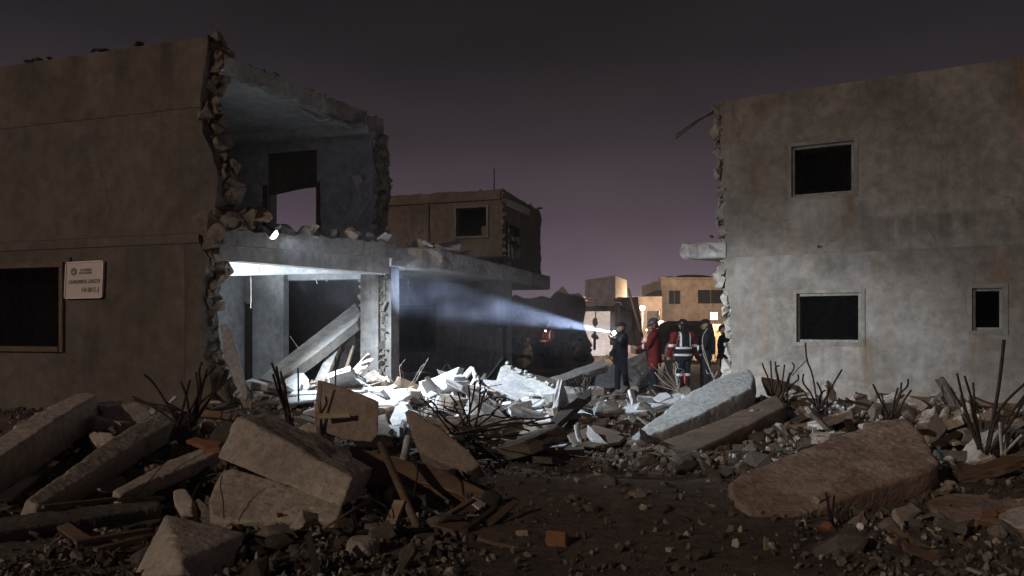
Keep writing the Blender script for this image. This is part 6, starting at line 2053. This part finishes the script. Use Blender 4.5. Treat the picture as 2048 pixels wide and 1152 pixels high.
# debris lying along the broken floor edge
ed = random.Random(31)
slab("roof_plate", "pale plate lying on the slab right of the column", "plate", [(868, 489), (918, 479), (925, 484), (920, 497), (880, 496)], [(868, 489, 17.0), (918, 479, 17.6), (880, 496, 16.9)], .05, M["plaster_white"], jag=.01, seg=.2)
slab("roof_plate", "large cream plate lying on the torn upper floor", "plate", [(484, 428), (496, 414), (528, 412), (546, 430), (538, 440), (500, 436)], [(484, 428, 13.5), (528, 412, 13.8), (538, 440, 13.5)], .06, M["wood_pale"], jag=.01, seg=.15)
FRAG = {"floor": [], "slab": [], "parapet": []}
for k in range(46):
    b = ed.uniform(0.5, 2.7) if k < 30 else None
    if b is not None:
        p = LC + vF * (b * 1.27) + uL * ed.uniform(-0.02, 0.5) + Vector((0, 0, ZF + ed.uniform(.02, .12)))
    else:
        t = (k - 30) / 16
        p = Vector((Q2.x, Q2.y, 0)).lerp(Vector((Q3.x, Q3.y, 0)), t * .75 - .05) + nS * ed.uniform(.05, .5) + Vector((0, 0, ZF + ed.uniform(.02, .1)))
        if k % 4 == 0:
            p = Vector((Q1.x, Q1.y, 0)).lerp(Vector((Q2.x, Q2.y, 0)), ed.random()) + Vector((0, ed.uniform(.05, .3), ZF + .05))
    kd = ed.choice(["shard_white", "shard_white", "shard_brown", "chunk_pale", "shard_grey", "chunk"])
    o = piece("floor_fragment", kd, p, ed.uniform(.14, .4), (ed.uniform(-.8, .8), ed.uniform(-.8, .8), ed.uniform(0, 6)), None, ed)
    if b is not None:
        props(o, "pale jagged fragment lying on the torn floor edge above the room", "fragment", "fragments on the torn floor edge")
        FRAG["floor"].append((o.location.x, o, kd))
    else:
        props(o, "small pale fragment lying on the projecting slab right of the column", "fragment", "fragments on the projecting slab")
        FRAG["slab"].append((o.location.x / o.location.y, o, kd))
for px, py, d, s in ((58, 122, 14.4, .2), (75, 119, 14.3, .22), (97, 116, 14.2, .14), (200, 100, 13.85, .26), (278, 88, 13.55, .22), (212, 100, 13.8, .14), (186, 102, 13.9, .12), (268, 90, 13.6, .1)):
    o = piece("parapet_lump", "chunk_dark", U(px, py, d + .2), (s, s, s * .55), (0, 0, ed.uniform(0, 6)), None, ed)
    props(o, "dark lump lying on the parapet of the brown house", "debris", "lumps on the parapet")
    FRAG["parapet"].append((o.location.x / o.location.y, o, "chunk_dark"))

ORD = ["first", "second", "third", "fourth", "fifth", "sixth", "seventh", "eighth", "ninth", "tenth", "eleventh", "twelfth", "thirteenth", "fourteenth", "fifteenth", "sixteenth",
       "seventeenth", "eighteenth", "nineteenth", "twentieth", "twenty-first", "twenty-second", "twenty-third", "twenty-fourth", "twenty-fifth", "twenty-sixth", "twenty-seventh", "twenty-eighth",
       "twenty-ninth", "thirtieth"]
FWORD = {"shard_white": "white shard", "shard_brown": "brown shard", "chunk_pale": "pale lump", "shard_grey": "grey shard", "chunk": "brown lump", "chunk_dark": "dark lump"}
for key, tail in (("floor", "piece on the torn floor edge from the left"), ("slab", "piece on the projecting slab from the left"), ("parapet", "on the brown house's parapet from the left")):
    for i_, (_, o_, kd_) in enumerate(sorted(FRAG[key], key=lambda t: t[0])):
        o_["label"] = f"{FWORD[kd_]}, {ORD[i_]} {tail}"

# ------------------------------------------------------------------ reinforcing bars
rbz = random.Random(41)
def rebar_set(label, base, tips, r=.012, mat="rust", spread=.12, bend=.06):
    bpt = U(*base)
    e = empty("rebar_bundle", bpt, label, "rebar")
    for t in tips:
        tip = U(t[0], t[1], t[2] if len(t) > 2 else base[2] + rbz.uniform(-.3, .3))
        b = bpt + Vector((rbz.uniform(-spread, spread), rbz.uniform(-spread, spread), rbz.uniform(-.05, 0)))
        m = b.lerp(tip, .55) + Vector((rbz.uniform(-bend, bend), rbz.uniform(-bend, bend), rbz.uniform(-.02, bend)))
        if rbz.random() < .45 and bend > .015:
            kx = b.lerp(tip, rbz.uniform(.72, .88)) + Vector((rbz.uniform(-.05, .05), rbz.uniform(-.05, .05), rbz.uniform(-.02, .04)))
            tube("rebar", [b, m, kx, tip], r, M[mat], e, 5)
        else:
            tube("rebar", [b, m, tip], r, M[mat], e, 5)
    return e
rebar_set("bundle of black rebar splaying up before the brown house's broken corner", (376, 850, 9.3),
          [(288, 749), (265, 793), (361, 763), (404, 724), (432, 731), (451, 741), (451, 755), (392, 745), (414, 738), (380, 760), (440, 775)], .014)
rebar_set("curved black rebar hooking left under the corner bundle", (385, 835, 9.3), [(294, 806), (330, 803), (268, 800)], .012)
rebar_set("tall tight tuft of black rebar left of the upright slab", (580, 850, 9.4), [(543, 725), (553, 733), (561, 743), (546, 748), (566, 760)], .015, spread=.05, bend=.02)
rebar_set("single black rod standing left of the upright slab", (597, 800, 11.5), [(596, 736, 11.5)], .013, spread=.0, bend=.0)
rebar_set("single black rod standing behind the upright slab's corner", (671, 770, 12.5), [(671, 712, 12.5)], .014, spread=.0, bend=.0)
rebar_set("pale lit rods standing right of the column foot", (800, 806, 12.0), [(810, 719), (804, 728), (857, 716), (848, 728), (840, 742)], .0055, "rod_pale", .06, .02)
rebar_set("large black rebar fan in the lit centre", (925, 862, 9.9), [(961, 759), (973, 778), (950, 765), (985, 790), (937, 770), (916, 785), (1106, 833), (1090, 838), (1075, 846), (1060, 862), (860, 800), (840, 795), (870, 822),
                                                                     (1000, 812), (1020, 830), (900, 790), (890, 812), (1110, 845), (1048, 880), (980, 890), (1020, 905), (945, 900)], .012, "rust", .16, .10)
for k in range(9):
    a = U(850 + k * 7, 792 + k * 2.2, 11.2); b = U(905 + k * 2, 800 + k * 9, 10.6)
    e = None
mesh_ = empty("rebar_mesh", U(880, 830, 10.9), "torn black rebar mesh left of the large rebar fan", "rebar")
for k in range(7):
    tube("rebar", [U(838, 790 + k * 8, 11.0), U(880, 802 + k * 8, 10.9), U(935, 812 + k * 9, 10.6)], .007, M["rust"], mesh_, 5)
for k in range(5):
    tube("rebar", [U(850 + k * 20, 790 + k * 3, 10.95), U(846 + k * 20, 830, 10.85), U(850 + k * 19, 868, 10.6)], .007, M["rust"], mesh_, 5)
rebar_set("long black bars sweeping right along the ground from the rebar fan", (940, 875, 9.8), [(1080, 905, 9.6), (1060, 915, 9.5), (1000, 925, 9.4), (1125, 880, 10.2), (1040, 920, 9.5)], .012, "rust", .1, .08)
rebar_set("fine grey wires bristling from the charred beam's top end", (1165, 790, 12.3), [(1136, 758), (1144, 764), (1150, 757), (1158, 752), (1166, 748), (1175, 750), (1183, 752), (1188, 760), (1140, 775), (1190, 772)], .007, "rust", .06, .04)
rebar_set("white lit rods splaying up before the team", (1362, 784, 13.2), [(1302, 728), (1310, 745), (1328, 725), (1318, 727), (1307, 770), (1351, 724)], .0055, "rod_pale", .03, .05)
rebar_set("looped white rods between the helmeted workers", (1358, 780, 13.3), [(1353, 728), (1347, 738), (1366, 742)], .0055, "rod_pale", .03, .09)
rebar_set("tall thin white rod curving before the capped man", (1427, 760, 13.4), [(1404, 690), (1412, 740), (1440, 740), (1436, 743)], .0055, "rod_pale", .02, .06)
e = empty("rebar_bundle", U(1427, 758, 13.4), "long white curved rod rising in front of the capped man's jacket", "rebar")
tube("rebar", [U(1427, 758, 13.4), U(1414, 720, 13.4), U(1405, 685, 13.4), U(1408, 668, 13.4), U(1416, 656, 13.4)], .006, M["rod_pale"], e, 5)
rebar_set("dark rebar tuft rising before the lit right wall", (1560, 796, 12.2), [(1525, 727), (1541, 722), (1551, 723), (1559, 731), (1569, 729), (1584, 725), (1596, 749), (1580, 745)], .013, "rust", .1, .02)
rebar_set("thin wire reaching up right from the dark rebar tuft", (1584, 745, 12.2), [(1616, 718, 12.2)], .007, "rust", .0, .01)
rebar_set("loose dark rebar left of centre at the right wall", (1644, 842, 11.0), [(1611, 686), (1607, 748), (1610, 785), (1634, 765), (1658, 770), (1684, 739), (1650, 780), (1668, 800), (1630, 790)], .013, "rust", .14, .03)
rebar_set("dark rebar tuft on the big earthy slab's upper edge", (1782, 838, 10.3), [(1803, 765), (1816, 758), (1823, 780), (1746, 769), (1762, 786), (1796, 775), (1808, 790)], .013, "rust", .06, .03)
rebar_set("leaning dark bars right of the earthy slab's tuft", (1870, 815, 11.0), [(1820, 794), (1846, 802), (1845, 800)], .01, "rust", .02, .02)
rebar_set("slim dark rods standing in the right heap", (1955, 900, 9.2), [(1914, 747), (1929, 752), (1946, 765), (1922, 790), (1940, 800)], .013, "rust", .06, .03)
rebar_set("tall thick brown rod standing at the right", (1972, 904, 9.1), [(2008, 679, 9.1)], .02, "rust", .02, .03)
rebar_set("brown rods arching out of the right edge", (1978, 900, 9.0), [(2052, 765, 8.9), (2052, 790, 8.9), (2060, 778, 9.1), (2044, 830, 9.0)], .015, "rust", .05, .12)
rebar_set("short pale bars standing below the tall rod", (2005, 905, 8.9), [(2000, 845), (2012, 850), (2044, 870)], .016, "rod_pale", .04, .01)
rebar_set("short dark rods standing at the earthy slab's front", (1662, 1062, 6.5), [(1652, 985), (1668, 992), (1656, 1000)], .010, "rust", .04, .01)
for lab, pts in (("bent dark rod curling beside the brown pole", [(820, 910, 7.6), (832, 925, 7.4), (835, 950, 7.2), (822, 1020, 6.8)]),
                 ("rusty wire loop by the small wood block", [(745, 1000, 6.7), (770, 1012, 6.6), (780, 1035, 6.5)]),
                 ("fine wire in the centre foreground", [(730, 1010, 6.6), (735, 1035, 6.5), (750, 1058, 6.4)]),
                 ("thin crack following wire on the curved slab", [(444, 950, 6.72), (441, 975, 6.68), (446, 1000, 6.62), (448, 1036, 6.5)]),
                 ("dark wire over the sloping plank at left", [(373, 890, 8.4), (330, 925, 7.9), (300, 960, 7.4), (265, 998, 6.9)]),
                 ("dark bent bar behind the lit heap", [(884, 740, 16.5), (895, 728, 16.6), (905, 745, 16.4), (910, 755, 16.3)]),
                 ("thin rod leaning in the dark behind the column", [(815, 705, 17.0), (835, 730, 16.8), (848, 745, 16.6)]),
                 ("white rod lying over the large white board", [(1050, 818, 12.3), (1080, 800, 12.5), (1105, 783, 12.7)]),
                 ("white rod pointing right behind the rebar fan", [(918, 785, 12.8), (960, 776, 13.0), (1003, 769, 13.2)]),
                 ("white rod above the long diagonal beam", [(580, 672, 14.6), (590, 687, 14.5), (600, 700, 14.4)]),
                 ("pale rod left of the flashlight man's feet", [(1200, 795, 17.0), (1230, 790, 17.2), (1262, 787, 17.4)]),
                 ("long dark cable along the ground before the brown beam", [(1190, 925, 9.8), (1260, 932, 9.6), (1340, 930, 9.6), (1400, 926, 9.7)])):
    r_ = .005 if "wire" in lab else .009
    o = tube("loose_wire" if "wire" in lab else "loose_rod", [U(*p) for p in pts], r_, M["rod_pale"] if ("white" in lab or "pale" in lab) else M["rust"], None, 5)
    props(o, lab, "wire" if "wire" in lab else "rod")

# ------------------------------------------------------------------ loose rubble
sc = random.Random(51)
def scatter(n, cx, cy, rx, ry, kinds, smin, smax, name, label, cat, group, lift=.25, tilt=.6, power=1.6, avoid=None, rnd=sc, up=0.0):
    made = 0
    tries = 0
    while made < n and tries < n * 8:
        tries += 1
        x, y = rnd.gauss(cx, rx), rnd.gauss(cy, ry)
        if y < 4.6 or abs(x) > y * .72 or (avoid and avoid(x, y)):
            continue
        s = smin + (smax - smin) * rnd.random() ** power
        kd = rnd.choice(kinds)
        z = hgt(x, y) + s * lift * (0.4 if "shard" in kd or "strip" in kd else 1) * rnd.uniform(.2, 1) + rnd.uniform(0, up)
        nm = PROTO[kd][0].name.split(".")[0]
        o = piece(nm, kd, (x, y, z), s, (rnd.gauss(0, tilt), rnd.gauss(0, tilt), rnd.uniform(0, 6.28)), None, rnd)
        ph = KINDWORD[kd]
        size = "tiny" if s < smin + .12 * (smax - smin) else "small" if s < smin + .35 * (smax - smin) else "middling" if s < smin + .65 * (smax - smin) else "large"
        px = x / y
        best = min(MARKS, key=lambda m: (m[1] - x) ** 2 + (m[2] - y) ** 2)
        dx, dy = px - best[1] / best[2], (y - best[2]) / y
        rel = ("left of" if dx < 0 else "right of") if abs(dx) > abs(dy) * .5 else ("in front of" if dy < 0 else "behind")
        lab = f"{size} {ph[0]} {rel} the {best[0]}"
        if lab in USED:
            m2 = sorted(MARKS, key=lambda m: (m[1] - x) ** 2 + (m[2] - y) ** 2)
            for alt in m2[1:4]:
                lab2 = f"{size} {ph[0]} {rel} the {best[0]}, towards the {alt[0]}"
                if len(lab2.split()) <= 16 and lab2 not in USED:
                    lab = lab2
                    break
        USED.add(lab)
        props(o, lab, ph[1], "loose " + ph[1] + " pieces")
        made += 1


KINDWORD = {"chunk": ("brown concrete lump", "rubble"), "chunk_dark": ("dark concrete lump", "rubble"), "chunk_pale": ("pale concrete lump", "rubble"),
            "stone": ("brown stone", "stone"), "stone_dark": ("dark stone", "stone"), "stone_pale": ("pale stone", "stone"),
            "shard_white": ("flat white shard", "shard"), "shard_grey": ("flat grey shard", "shard"), "shard_dark": ("flat dark shard", "shard"), "shard_brown": ("flat brown shard", "shard"),
            "strip_white": ("slim white strip", "strip"), "strip_wood": ("brown wood stick", "stick"), "strip_pale": ("pale wood stick", "stick"), "strip_dark": ("charred wood stick", "stick"),
            "brick": ("brick piece", "brick"), "plate": ("brown broken slab", "slab"), "plate_dark": ("dark broken slab", "slab"), "plate_white": ("white broken slab", "slab"),
            "plate_grey": ("grey broken slab", "slab"), "plank": ("brown plank", "plank"), "plank_dark": ("charred plank", "plank"), "plank_pale": ("pale plank", "plank")}
MARKS = []
USED = set()
for t, px_, d_ in (("large tilted slab", 560, 7.0), ("cracked curved slab", 540, 6.7), ("pointed block", 370, 5.6), ("thin flat slab", 340, 7.6), ("long broken beam", 200, 8.0), ("thick far left beam", 60, 8.4),
                   ("low dark beam", 160, 6.4), ("upright slab", 700, 9.8), ("sloping slab", 880, 9.1), ("long dark timber beam", 850, 8.0), ("pale angular rock", 725, 5.8), ("brown pole", 800, 7.0),
                   ("splintered plank", 965, 6.2), ("orange clay block", 1110, 6.0), ("cream block", 1045, 6.3), ("pinkish tile", 957, 7.2), ("cut log", 1133, 10.1), ("rebar fan", 925, 10.0),
                   ("large white board", 1100, 12.1), ("charred diagonal beam", 1130, 11.3), ("column", 750, 15.6), ("leaning diagonal beam", 610, 15.0), ("tall narrow slab", 470, 12.6),
                   ("rounded white slab", 593, 13.6), ("tilted grey slab", 1060, 15.2), ("bright white beam", 1300, 12.8), ("big white topped slab", 1390, 11.9), ("brown sloping beam", 1420, 10.7),
                   ("speckled boulder", 1527, 11.6), ("big earthy slab", 1680, 8.0), ("angular soil rock", 1275, 7.7), ("dark square panel", 1372, 8.2), ("orange brick", 1978, 6.9), ("small cream cut block", 1818, 6.1),
                   ("tall brown rod", 1975, 9.1), ("long right timber", 1980, 8.6), ("dark rebar tuft", 1560, 12.2), ("loose dark rebar", 1644, 11.0), ("rough grey block", 1722, 12.0), ("leaning plaster sheets", 990, 20.6),
                   ("flashlight man", 1244, 20.6), ("red coverall", 1309, 20.1), ("vest worker", 1366, 19.6), ("team's pale beam", 1155, 19.0), ("column foot sheets", 760, 13.2),
                   ("bent roof channel", 930, 14.6), ("rebar mesh", 870, 11.0), ("corner rebar bundle", 376, 9.3), ("short tight rebar tuft", 580, 9.4), ("earth covered slab", 1960, 7.0)):
    p_ = U(px_, 700, d_)
    MARKS.append((t, p_.x, p_.y))


def in_building(x, y):
    p = Vector((x, y, 0)) - LC
    a, b = p.dot(uL), p.dot(vL)
    if a > 0.0 and b > -0.15 and b < .5:
        return True
    p = Vector((x, y, 0)) - RC
    return p.dot(vR) > -0.15 and p.dot(uR) > -.1


def on_path(x, y):
    return abs(x - 1.0 - .03 * (y - 6)) < 1.25 and y < 8.6


WHT = ["shard_white", "shard_white", "shard_white", "chunk_pale", "shard_grey", "strip_white", "strip_wood", "shard_brown", "chunk", "shard_dark"]
scatter(50, -2.7, 13.6, 1.3, .8, WHT, .14, .8, "plaster_shard", "jagged white fragment in the floodlit heap at the foot of the column", "fragment", "floodlit fragments at the column foot", avoid=in_building, up=.12)
scatter(60, -0.6, 12.0, 1.0, .85, WHT, .12, .75, "plaster_shard", "jagged white fragment in the floodlit heap around the rebar fan", "fragment", "floodlit fragments around the rebar fan", avoid=in_building, up=.1)
scatter(45, 1.6, 12.0, .8, .8, WHT + ["chunk"], .08, .4, "plaster_shard", "white fragment between the charred beam and the big white slab", "fragment", "floodlit fragments left of the white slab", avoid=in_building)
scatter(40, -3.6, 16.0, 1.2, 1.0, ["chunk_pale", "shard_white", "shard_grey", "chunk"], .12, .45, "rubble_chunk", "pale lump on the floor of the torn open room", "rubble", "lumps inside the torn open room")
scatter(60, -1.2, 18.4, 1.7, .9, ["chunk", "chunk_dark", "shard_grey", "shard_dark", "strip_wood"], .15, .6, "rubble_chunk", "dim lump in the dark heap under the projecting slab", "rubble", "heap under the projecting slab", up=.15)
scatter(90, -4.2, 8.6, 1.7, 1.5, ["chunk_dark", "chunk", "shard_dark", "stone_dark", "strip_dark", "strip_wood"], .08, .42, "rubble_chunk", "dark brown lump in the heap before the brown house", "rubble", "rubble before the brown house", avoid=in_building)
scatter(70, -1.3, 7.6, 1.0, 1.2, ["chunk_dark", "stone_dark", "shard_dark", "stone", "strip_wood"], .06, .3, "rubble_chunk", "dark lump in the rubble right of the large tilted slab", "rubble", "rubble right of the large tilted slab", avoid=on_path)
scatter(95, 5.0, 11.9, 1.5, .9, ["chunk_pale", "chunk", "shard_grey", "shard_brown", "stone", "strip_wood", "shard_white"], .1, .45, "rubble_chunk", "grey lump in the heap along the right wall's foot", "rubble", "rubble along the right wall", avoid=in_building)
scatter(70, 7.0, 10.2, 1.0, 1.2, ["chunk_dark", "chunk", "shard_dark", "strip_wood", "strip_dark", "stone"], .1, .45, "rubble_chunk", "brown lump in the heap behind the earthy slab at right", "rubble", "rubble behind the earthy slab", avoid=in_building)
scatter(50, 4.2, 6.7, 1.3, .8, ["stone", "stone_dark", "chunk_dark", "stone", "strip_wood"], .04, .16, "stone", "small stone in the dirt before the earthy slab", "stone", "stones before the earthy slab", avoid=on_path)
scatter(50, -1.4, 6.0, 1.2, .6, ["stone", "stone_dark", "stone_dark", "stone_pale"], .04, .15, "stone", "small stone in the dirt around the pale angular rock", "stone", "stones around the pale rock", avoid=on_path)
scatter(45, 1.8, 9.6, 1.1, .7, ["stone", "stone_dark", "chunk", "shard_dark", "stone_pale"], .05, .2, "stone", "small stone at the far edge of the bare soil", "stone", "stones at the far edge of the soil")
scatter(40, 2.5, 18.5, 1.6, 1.4, ["chunk", "chunk_dark", "shard_grey", "strip_wood", "chunk_dark"], .12, .45, "rubble_chunk", "dark lump on the ground around the team's feet", "rubble", "rubble around the team", avoid=in_building)
scatter(34, 1.3, 6.8, 1.0, 1.0, ["stone", "stone_pale", "strip_pale"], .02, .07, "pebble", "pale pebble lying on the bare trodden soil", "pebble", "pebbles on the bare soil")

scatter(24, -4.0, 8.6, 1.5, 1.2, ["plate_dark", "plate", "plate_dark"], .35, .9, "", "", "", "", lift=.12, tilt=.35, avoid=in_building)
scatter(26, -3.6, 8.3, 1.7, 1.3, ["plank", "plank_dark", "plank"], .5, 1.5, "", "", "", "", lift=.08, tilt=.22, avoid=in_building)
scatter(14, -1.4, 8.0, .8, .9, ["plate_dark", "plate", "plank", "plank_dark"], .3, .8, "", "", "", "", lift=.12, tilt=.3, avoid=on_path)
scatter(24, -2.2, 13.4, 1.3, .7, ["plate_white", "plate_grey", "plate_white", "plate"], .4, 1.1, "", "", "", "", lift=.18, tilt=.45, avoid=in_building, up=.12)
scatter(26, -0.4, 12.1, 1.0, .8, ["plate_white", "plate_grey", "plate_white", "plate", "plank_dark"], .4, 1.1, "", "", "", "", lift=.18, tilt=.45, avoid=in_building, up=.1)
scatter(12, 1.7, 12.0, .7, .7, ["plate_white", "plate_grey", "plate"], .3, .8, "", "", "", "", lift=.15, tilt=.4)
scatter(22, 4.9, 11.6, 1.3, .8, ["plate_grey", "plate", "plank", "plank_pale", "plate"], .35, .9, "", "", "", "", lift=.15, tilt=.4, avoid=in_building)
scatter(22, 6.9, 10.0, .9, 1.0, ["plate_dark", "plate", "plank", "plank_dark", "plank"], .4, 1.1, "", "", "", "", lift=.15, tilt=.35, avoid=in_building)
scatter(16, 5.0, 6.9, 1.1, .7, ["plank", "plate_dark", "plank_dark", "plate"], .15, .45, "", "", "", "", lift=.1, tilt=.3, avoid=on_path)
scatter(12, -0.4, 18.4, 1.5, .8, ["plank_dark", "plate_dark", "plate_grey", "plank"], .5, 1.3, "", "", "", "", lift=.2, tilt=.5)
scatter(10, 2.0, 9.3, 1.2, .6, ["plank", "plank_dark", "plate_dark"], .25, .7, "", "", "", "", lift=.06, tilt=.15)

scatter(46, 2.4, 9.4, 1.0, .8, ["stone", "stone_dark", "chunk_dark", "shard_dark", "chunk", "plank"], .07, .3, "", "", "", "", lift=.2, tilt=.4)
scatter(44, 4.4, 7.2, 1.1, .7, ["stone", "chunk_dark", "chunk", "shard_brown", "stone_pale", "strip_wood"], .06, .26, "", "", "", "", lift=.2, tilt=.4, avoid=on_path)
scatter(40, -2.2, 6.3, 1.5, .7, ["stone_dark", "chunk_dark", "shard_dark", "stone", "plate_dark", "strip_wood"], .08, .35, "", "", "", "", lift=.2, tilt=.4, avoid=on_path)

scatter(14, -4.9, 9.5, 1.2, .6, ["plate_dark", "plate", "plate"], .6, 1.1, "", "", "", "", lift=.16, tilt=.4, avoid=in_building)
scatter(12, -4.0, 8.0, 1.4, 1.0, ["plank", "plank_dark"], 1.3, 2.3, "", "", "", "", lift=.06, tilt=.2, avoid=in_building)
scatter(14, 5.9, 10.6, 1.3, .8, ["plate", "plate_grey", "plate_dark"], .55, 1.1, "", "", "", "", lift=.18, tilt=.45, avoid=in_building)
scatter(14, 5.8, 10.4, 1.3, .9, ["plank", "plank_dark", "plank_pale"], 1.0, 2.0, "", "", "", "", lift=.08, tilt=.25, avoid=in_building)
scatter(10, 0.2, 11.0, 1.2, .5, ["plank", "plank_dark", "plate", "plate_dark"], .5, 1.2, "", "", "", "", lift=.12, tilt=.3)
scatter(22, 0.9, 7.2, 1.2, 1.1, ["strip_wood", "strip_pale", "stone", "chunk_dark", "shard_brown"], .06, .2, "", "", "", "", lift=.15, tilt=.2)

scatter(30, 4.6, 6.4, 1.2, .6, ["plate_dark", "plank", "plate", "chunk_dark", "strip_wood", "brick"], .15, .5, "", "", "", "", lift=.15, tilt=.4, avoid=on_path)
scatter(24, 2.5, 9.2, .9, .6, ["plate_dark", "plank", "plate", "chunk_dark", "plank_dark"], .2, .6, "", "", "", "", lift=.14, tilt=.35)
scatter(16, 1.2, 8.8, .8, .4, ["chunk_dark", "stone", "plate_dark", "strip_dark"], .1, .35, "", "", "", "", lift=.14, tilt=.35)

# fine rubble too small to pick apart
def fine(name, label, n, sampler, smin, smax, mats, seed):
    rnd = random.Random(seed)
    V, Fc, MI = [], [], []
    shapes = []
    for _ in range(14):
        bm = bmesh.new()
        for p in rock_pts(rnd, 9, .5, .5 * rnd.uniform(.6, 1), .5 * rnd.uniform(.4, .8), .4):
            bm.verts.new(p)
        bmesh.ops.convex_hull(bm, input=bm.verts[:])
        bmesh.ops.delete(bm, geom=[v for v in bm.verts if not v.link_faces], context="VERTS")
        bm.verts.index_update()
        shapes.append((np.array([v.co[:] for v in bm.verts]), [[v.index for v in f.verts] for f in bm.faces]))
        bm.free()
    base = 0
    for _ in range(n):
        x, y = sampler(rnd)
        s = smin + (smax - smin) * rnd.random() ** 2.6
        vv, ff = shapes[rnd.randrange(14)]
        rot = np.array(Euler((rnd.uniform(0, 6), rnd.uniform(0, 6), rnd.uniform(0, 6))).to_matrix())
        p = (vv * s) @ rot.T + np.array((x, y, hgt(x, y) + s * .18))
        V.append(p)
        Fc += [[i + base for i in f] for f in ff]
        k = rnd.choices(range(len(mats)), [m[1] for m in mats])[0]
        MI += [k] * len(ff)
        base += len(vv)
    me = bpy.data.meshes.new(name)
    me.from_pydata(np.concatenate(V).tolist(), [], Fc)
    for m in mats:
        me.materials.append(M[m[0]])
    me.polygons.foreach_set("material_index", MI)
    me.update()
    o = bpy.data.objects.new(name, me)
    COL.objects.link(o)
    props(o, label, None, None, "stuff")


def samp_front(rnd):
    while True:
        y = 4.6 + 8.0 * rnd.random() ** 1.5
        x = rnd.uniform(-.72, .72) * y
        if on_path(x, y) and rnd.random() > .2:
            continue
        if in_building(x, y):
            continue
        return x, y


def samp_heap(rnd):
    while True:
        x, y = rnd.gauss(-.6, 2.4), rnd.gauss(12.7, 1.2)
        if not in_building(x, y):
            return x, y


def samp_right(rnd):
    while True:
        x, y = rnd.gauss(5.6, 1.8), rnd.gauss(11.3, 1.2)
        if not in_building(x, y):
            return x, y


fine("gravel", "fine brown gravel and crumbs over the foreground soil", 17000, samp_front, .010, .11, [("stone_dark", 5), ("stone", 3), ("stone_pale", .6), ("concrete_dark", 4), ("concrete", .8)], 61)
fine("plaster_crumbs", "fine white crumbs over the floodlit heap", 3200, samp_heap, .02, .12, [("plaster_white", 2), ("plaster_grey", 2), ("concrete", 3), ("stone_dark", 4)], 62)
fine("rubble_crumbs", "fine grey crumbs along the right wall heap", 2600, samp_right, .02, .16, [("concrete_pale", 2), ("concrete", 3), ("stone_dark", 3)], 63)

# ------------------------------------------------------------------ dusty air
hz_v = [(-150, -70, -1.6), (150, -70, -1.6), (150, 160, -1.6), (-150, 160, -1.6), (-150, -70, 9.0), (150, -70, 9.0), (150, 160, 9.0), (-150, 160, 9.0)]
hz_f = [[0, 3, 2, 1], [4, 5, 6, 7], [0, 1, 5, 4], [1, 2, 6, 5], [2, 3, 7, 6], [3, 0, 4, 7]]
hm = bpy.data.materials.new("dusty_air")
hm.use_nodes = True
hm.node_tree.nodes.clear()
ho = hm.node_tree.nodes.new("ShaderNodeOutputMaterial")
hv_ = hm.node_tree.nodes.new("ShaderNodeVolumePrincipled")
hv_.inputs["Color"].default_value = (0.85, 0.85, 0.9, 1)
hv_.inputs["Density"].default_value = 0.0012
hv_.inputs["Anisotropy"].default_value = 0.2
hm.node_tree.links.new(hv_.outputs[0], ho.inputs["Volume"])
haze = mk("haze", hz_v, hz_f, hm, origin=(0, 0, -1.6), fix=False)
props(haze, "thin dusty night air over the whole site", None, None, "stuff")

# dust hanging where the flashlight shines through it
dv, df = [], []
dc = U(990, 622, 18.4)
dax = (U(760, 580, 16.2) - U(1180, 655, 20.0)).normalized()
dsx = dax.cross(Vector((0, 0, 1))).normalized()
dup_ = dsx.cross(dax)
for i in range(13):
    t = math.pi * i / 12
    for k in range(20):
        a = 2 * math.pi * k / 20
        q = dax * math.cos(t) * 4.9 + (dsx * math.cos(a) * 1.1 + dup_ * math.sin(a) * 0.95) * max(math.sin(t), .001)
        dv.append(dc + q)
for i in range(12):
    for k in range(20):
        j = (k + 1) % 20
        df.append([i * 20 + k, i * 20 + j, (i + 1) * 20 + j, (i + 1) * 20 + k])
dm = bpy.data.materials.new("drifting_dust")
dm.use_nodes = True
dt = dm.node_tree
dt.nodes.clear()
do = dt.nodes.new("ShaderNodeOutputMaterial")
dvv = dt.nodes.new("ShaderNodeVolumePrincipled")
dvv.inputs["Color"].default_value = (0.9, 0.9, 0.92, 1)
dvv.inputs["Anisotropy"].default_value = 0.1
dtc = dt.nodes.new("ShaderNodeTexCoord")
dn = dt.nodes.new("ShaderNodeTexNoise")
dn.inputs["Scale"].default_value = 1.3
dn.inputs["Detail"].default_value = 4
dt.links.new(dtc.outputs["Object"], dn.inputs["Vector"])
dmr = dt.nodes.new("ShaderNodeMapRange")
dmr.inputs["From Min"].default_value = 0.40
dmr.inputs["From Max"].default_value = 0.68
dmr.inputs["To Min"].default_value = 0.0
dmr.inputs["To Max"].default_value = 0.19
dt.links.new(dn.outputs["Fac"], dmr.inputs["Value"])
dt.links.new(dmr.outputs[0], dvv.inputs["Density"])
dt.links.new(dvv.outputs[0], do.inputs["Volume"])
dust = mk("dust_cloud", dv, df, dm, origin=dc)
props(dust, "drifting dust caught in the flashlight beam right of the column", None, None, "stuff")
scene.cycles.volume_step_rate = 2.0
scene.cycles.use_adaptive_sampling = True
scene.cycles.adaptive_threshold = 0.02
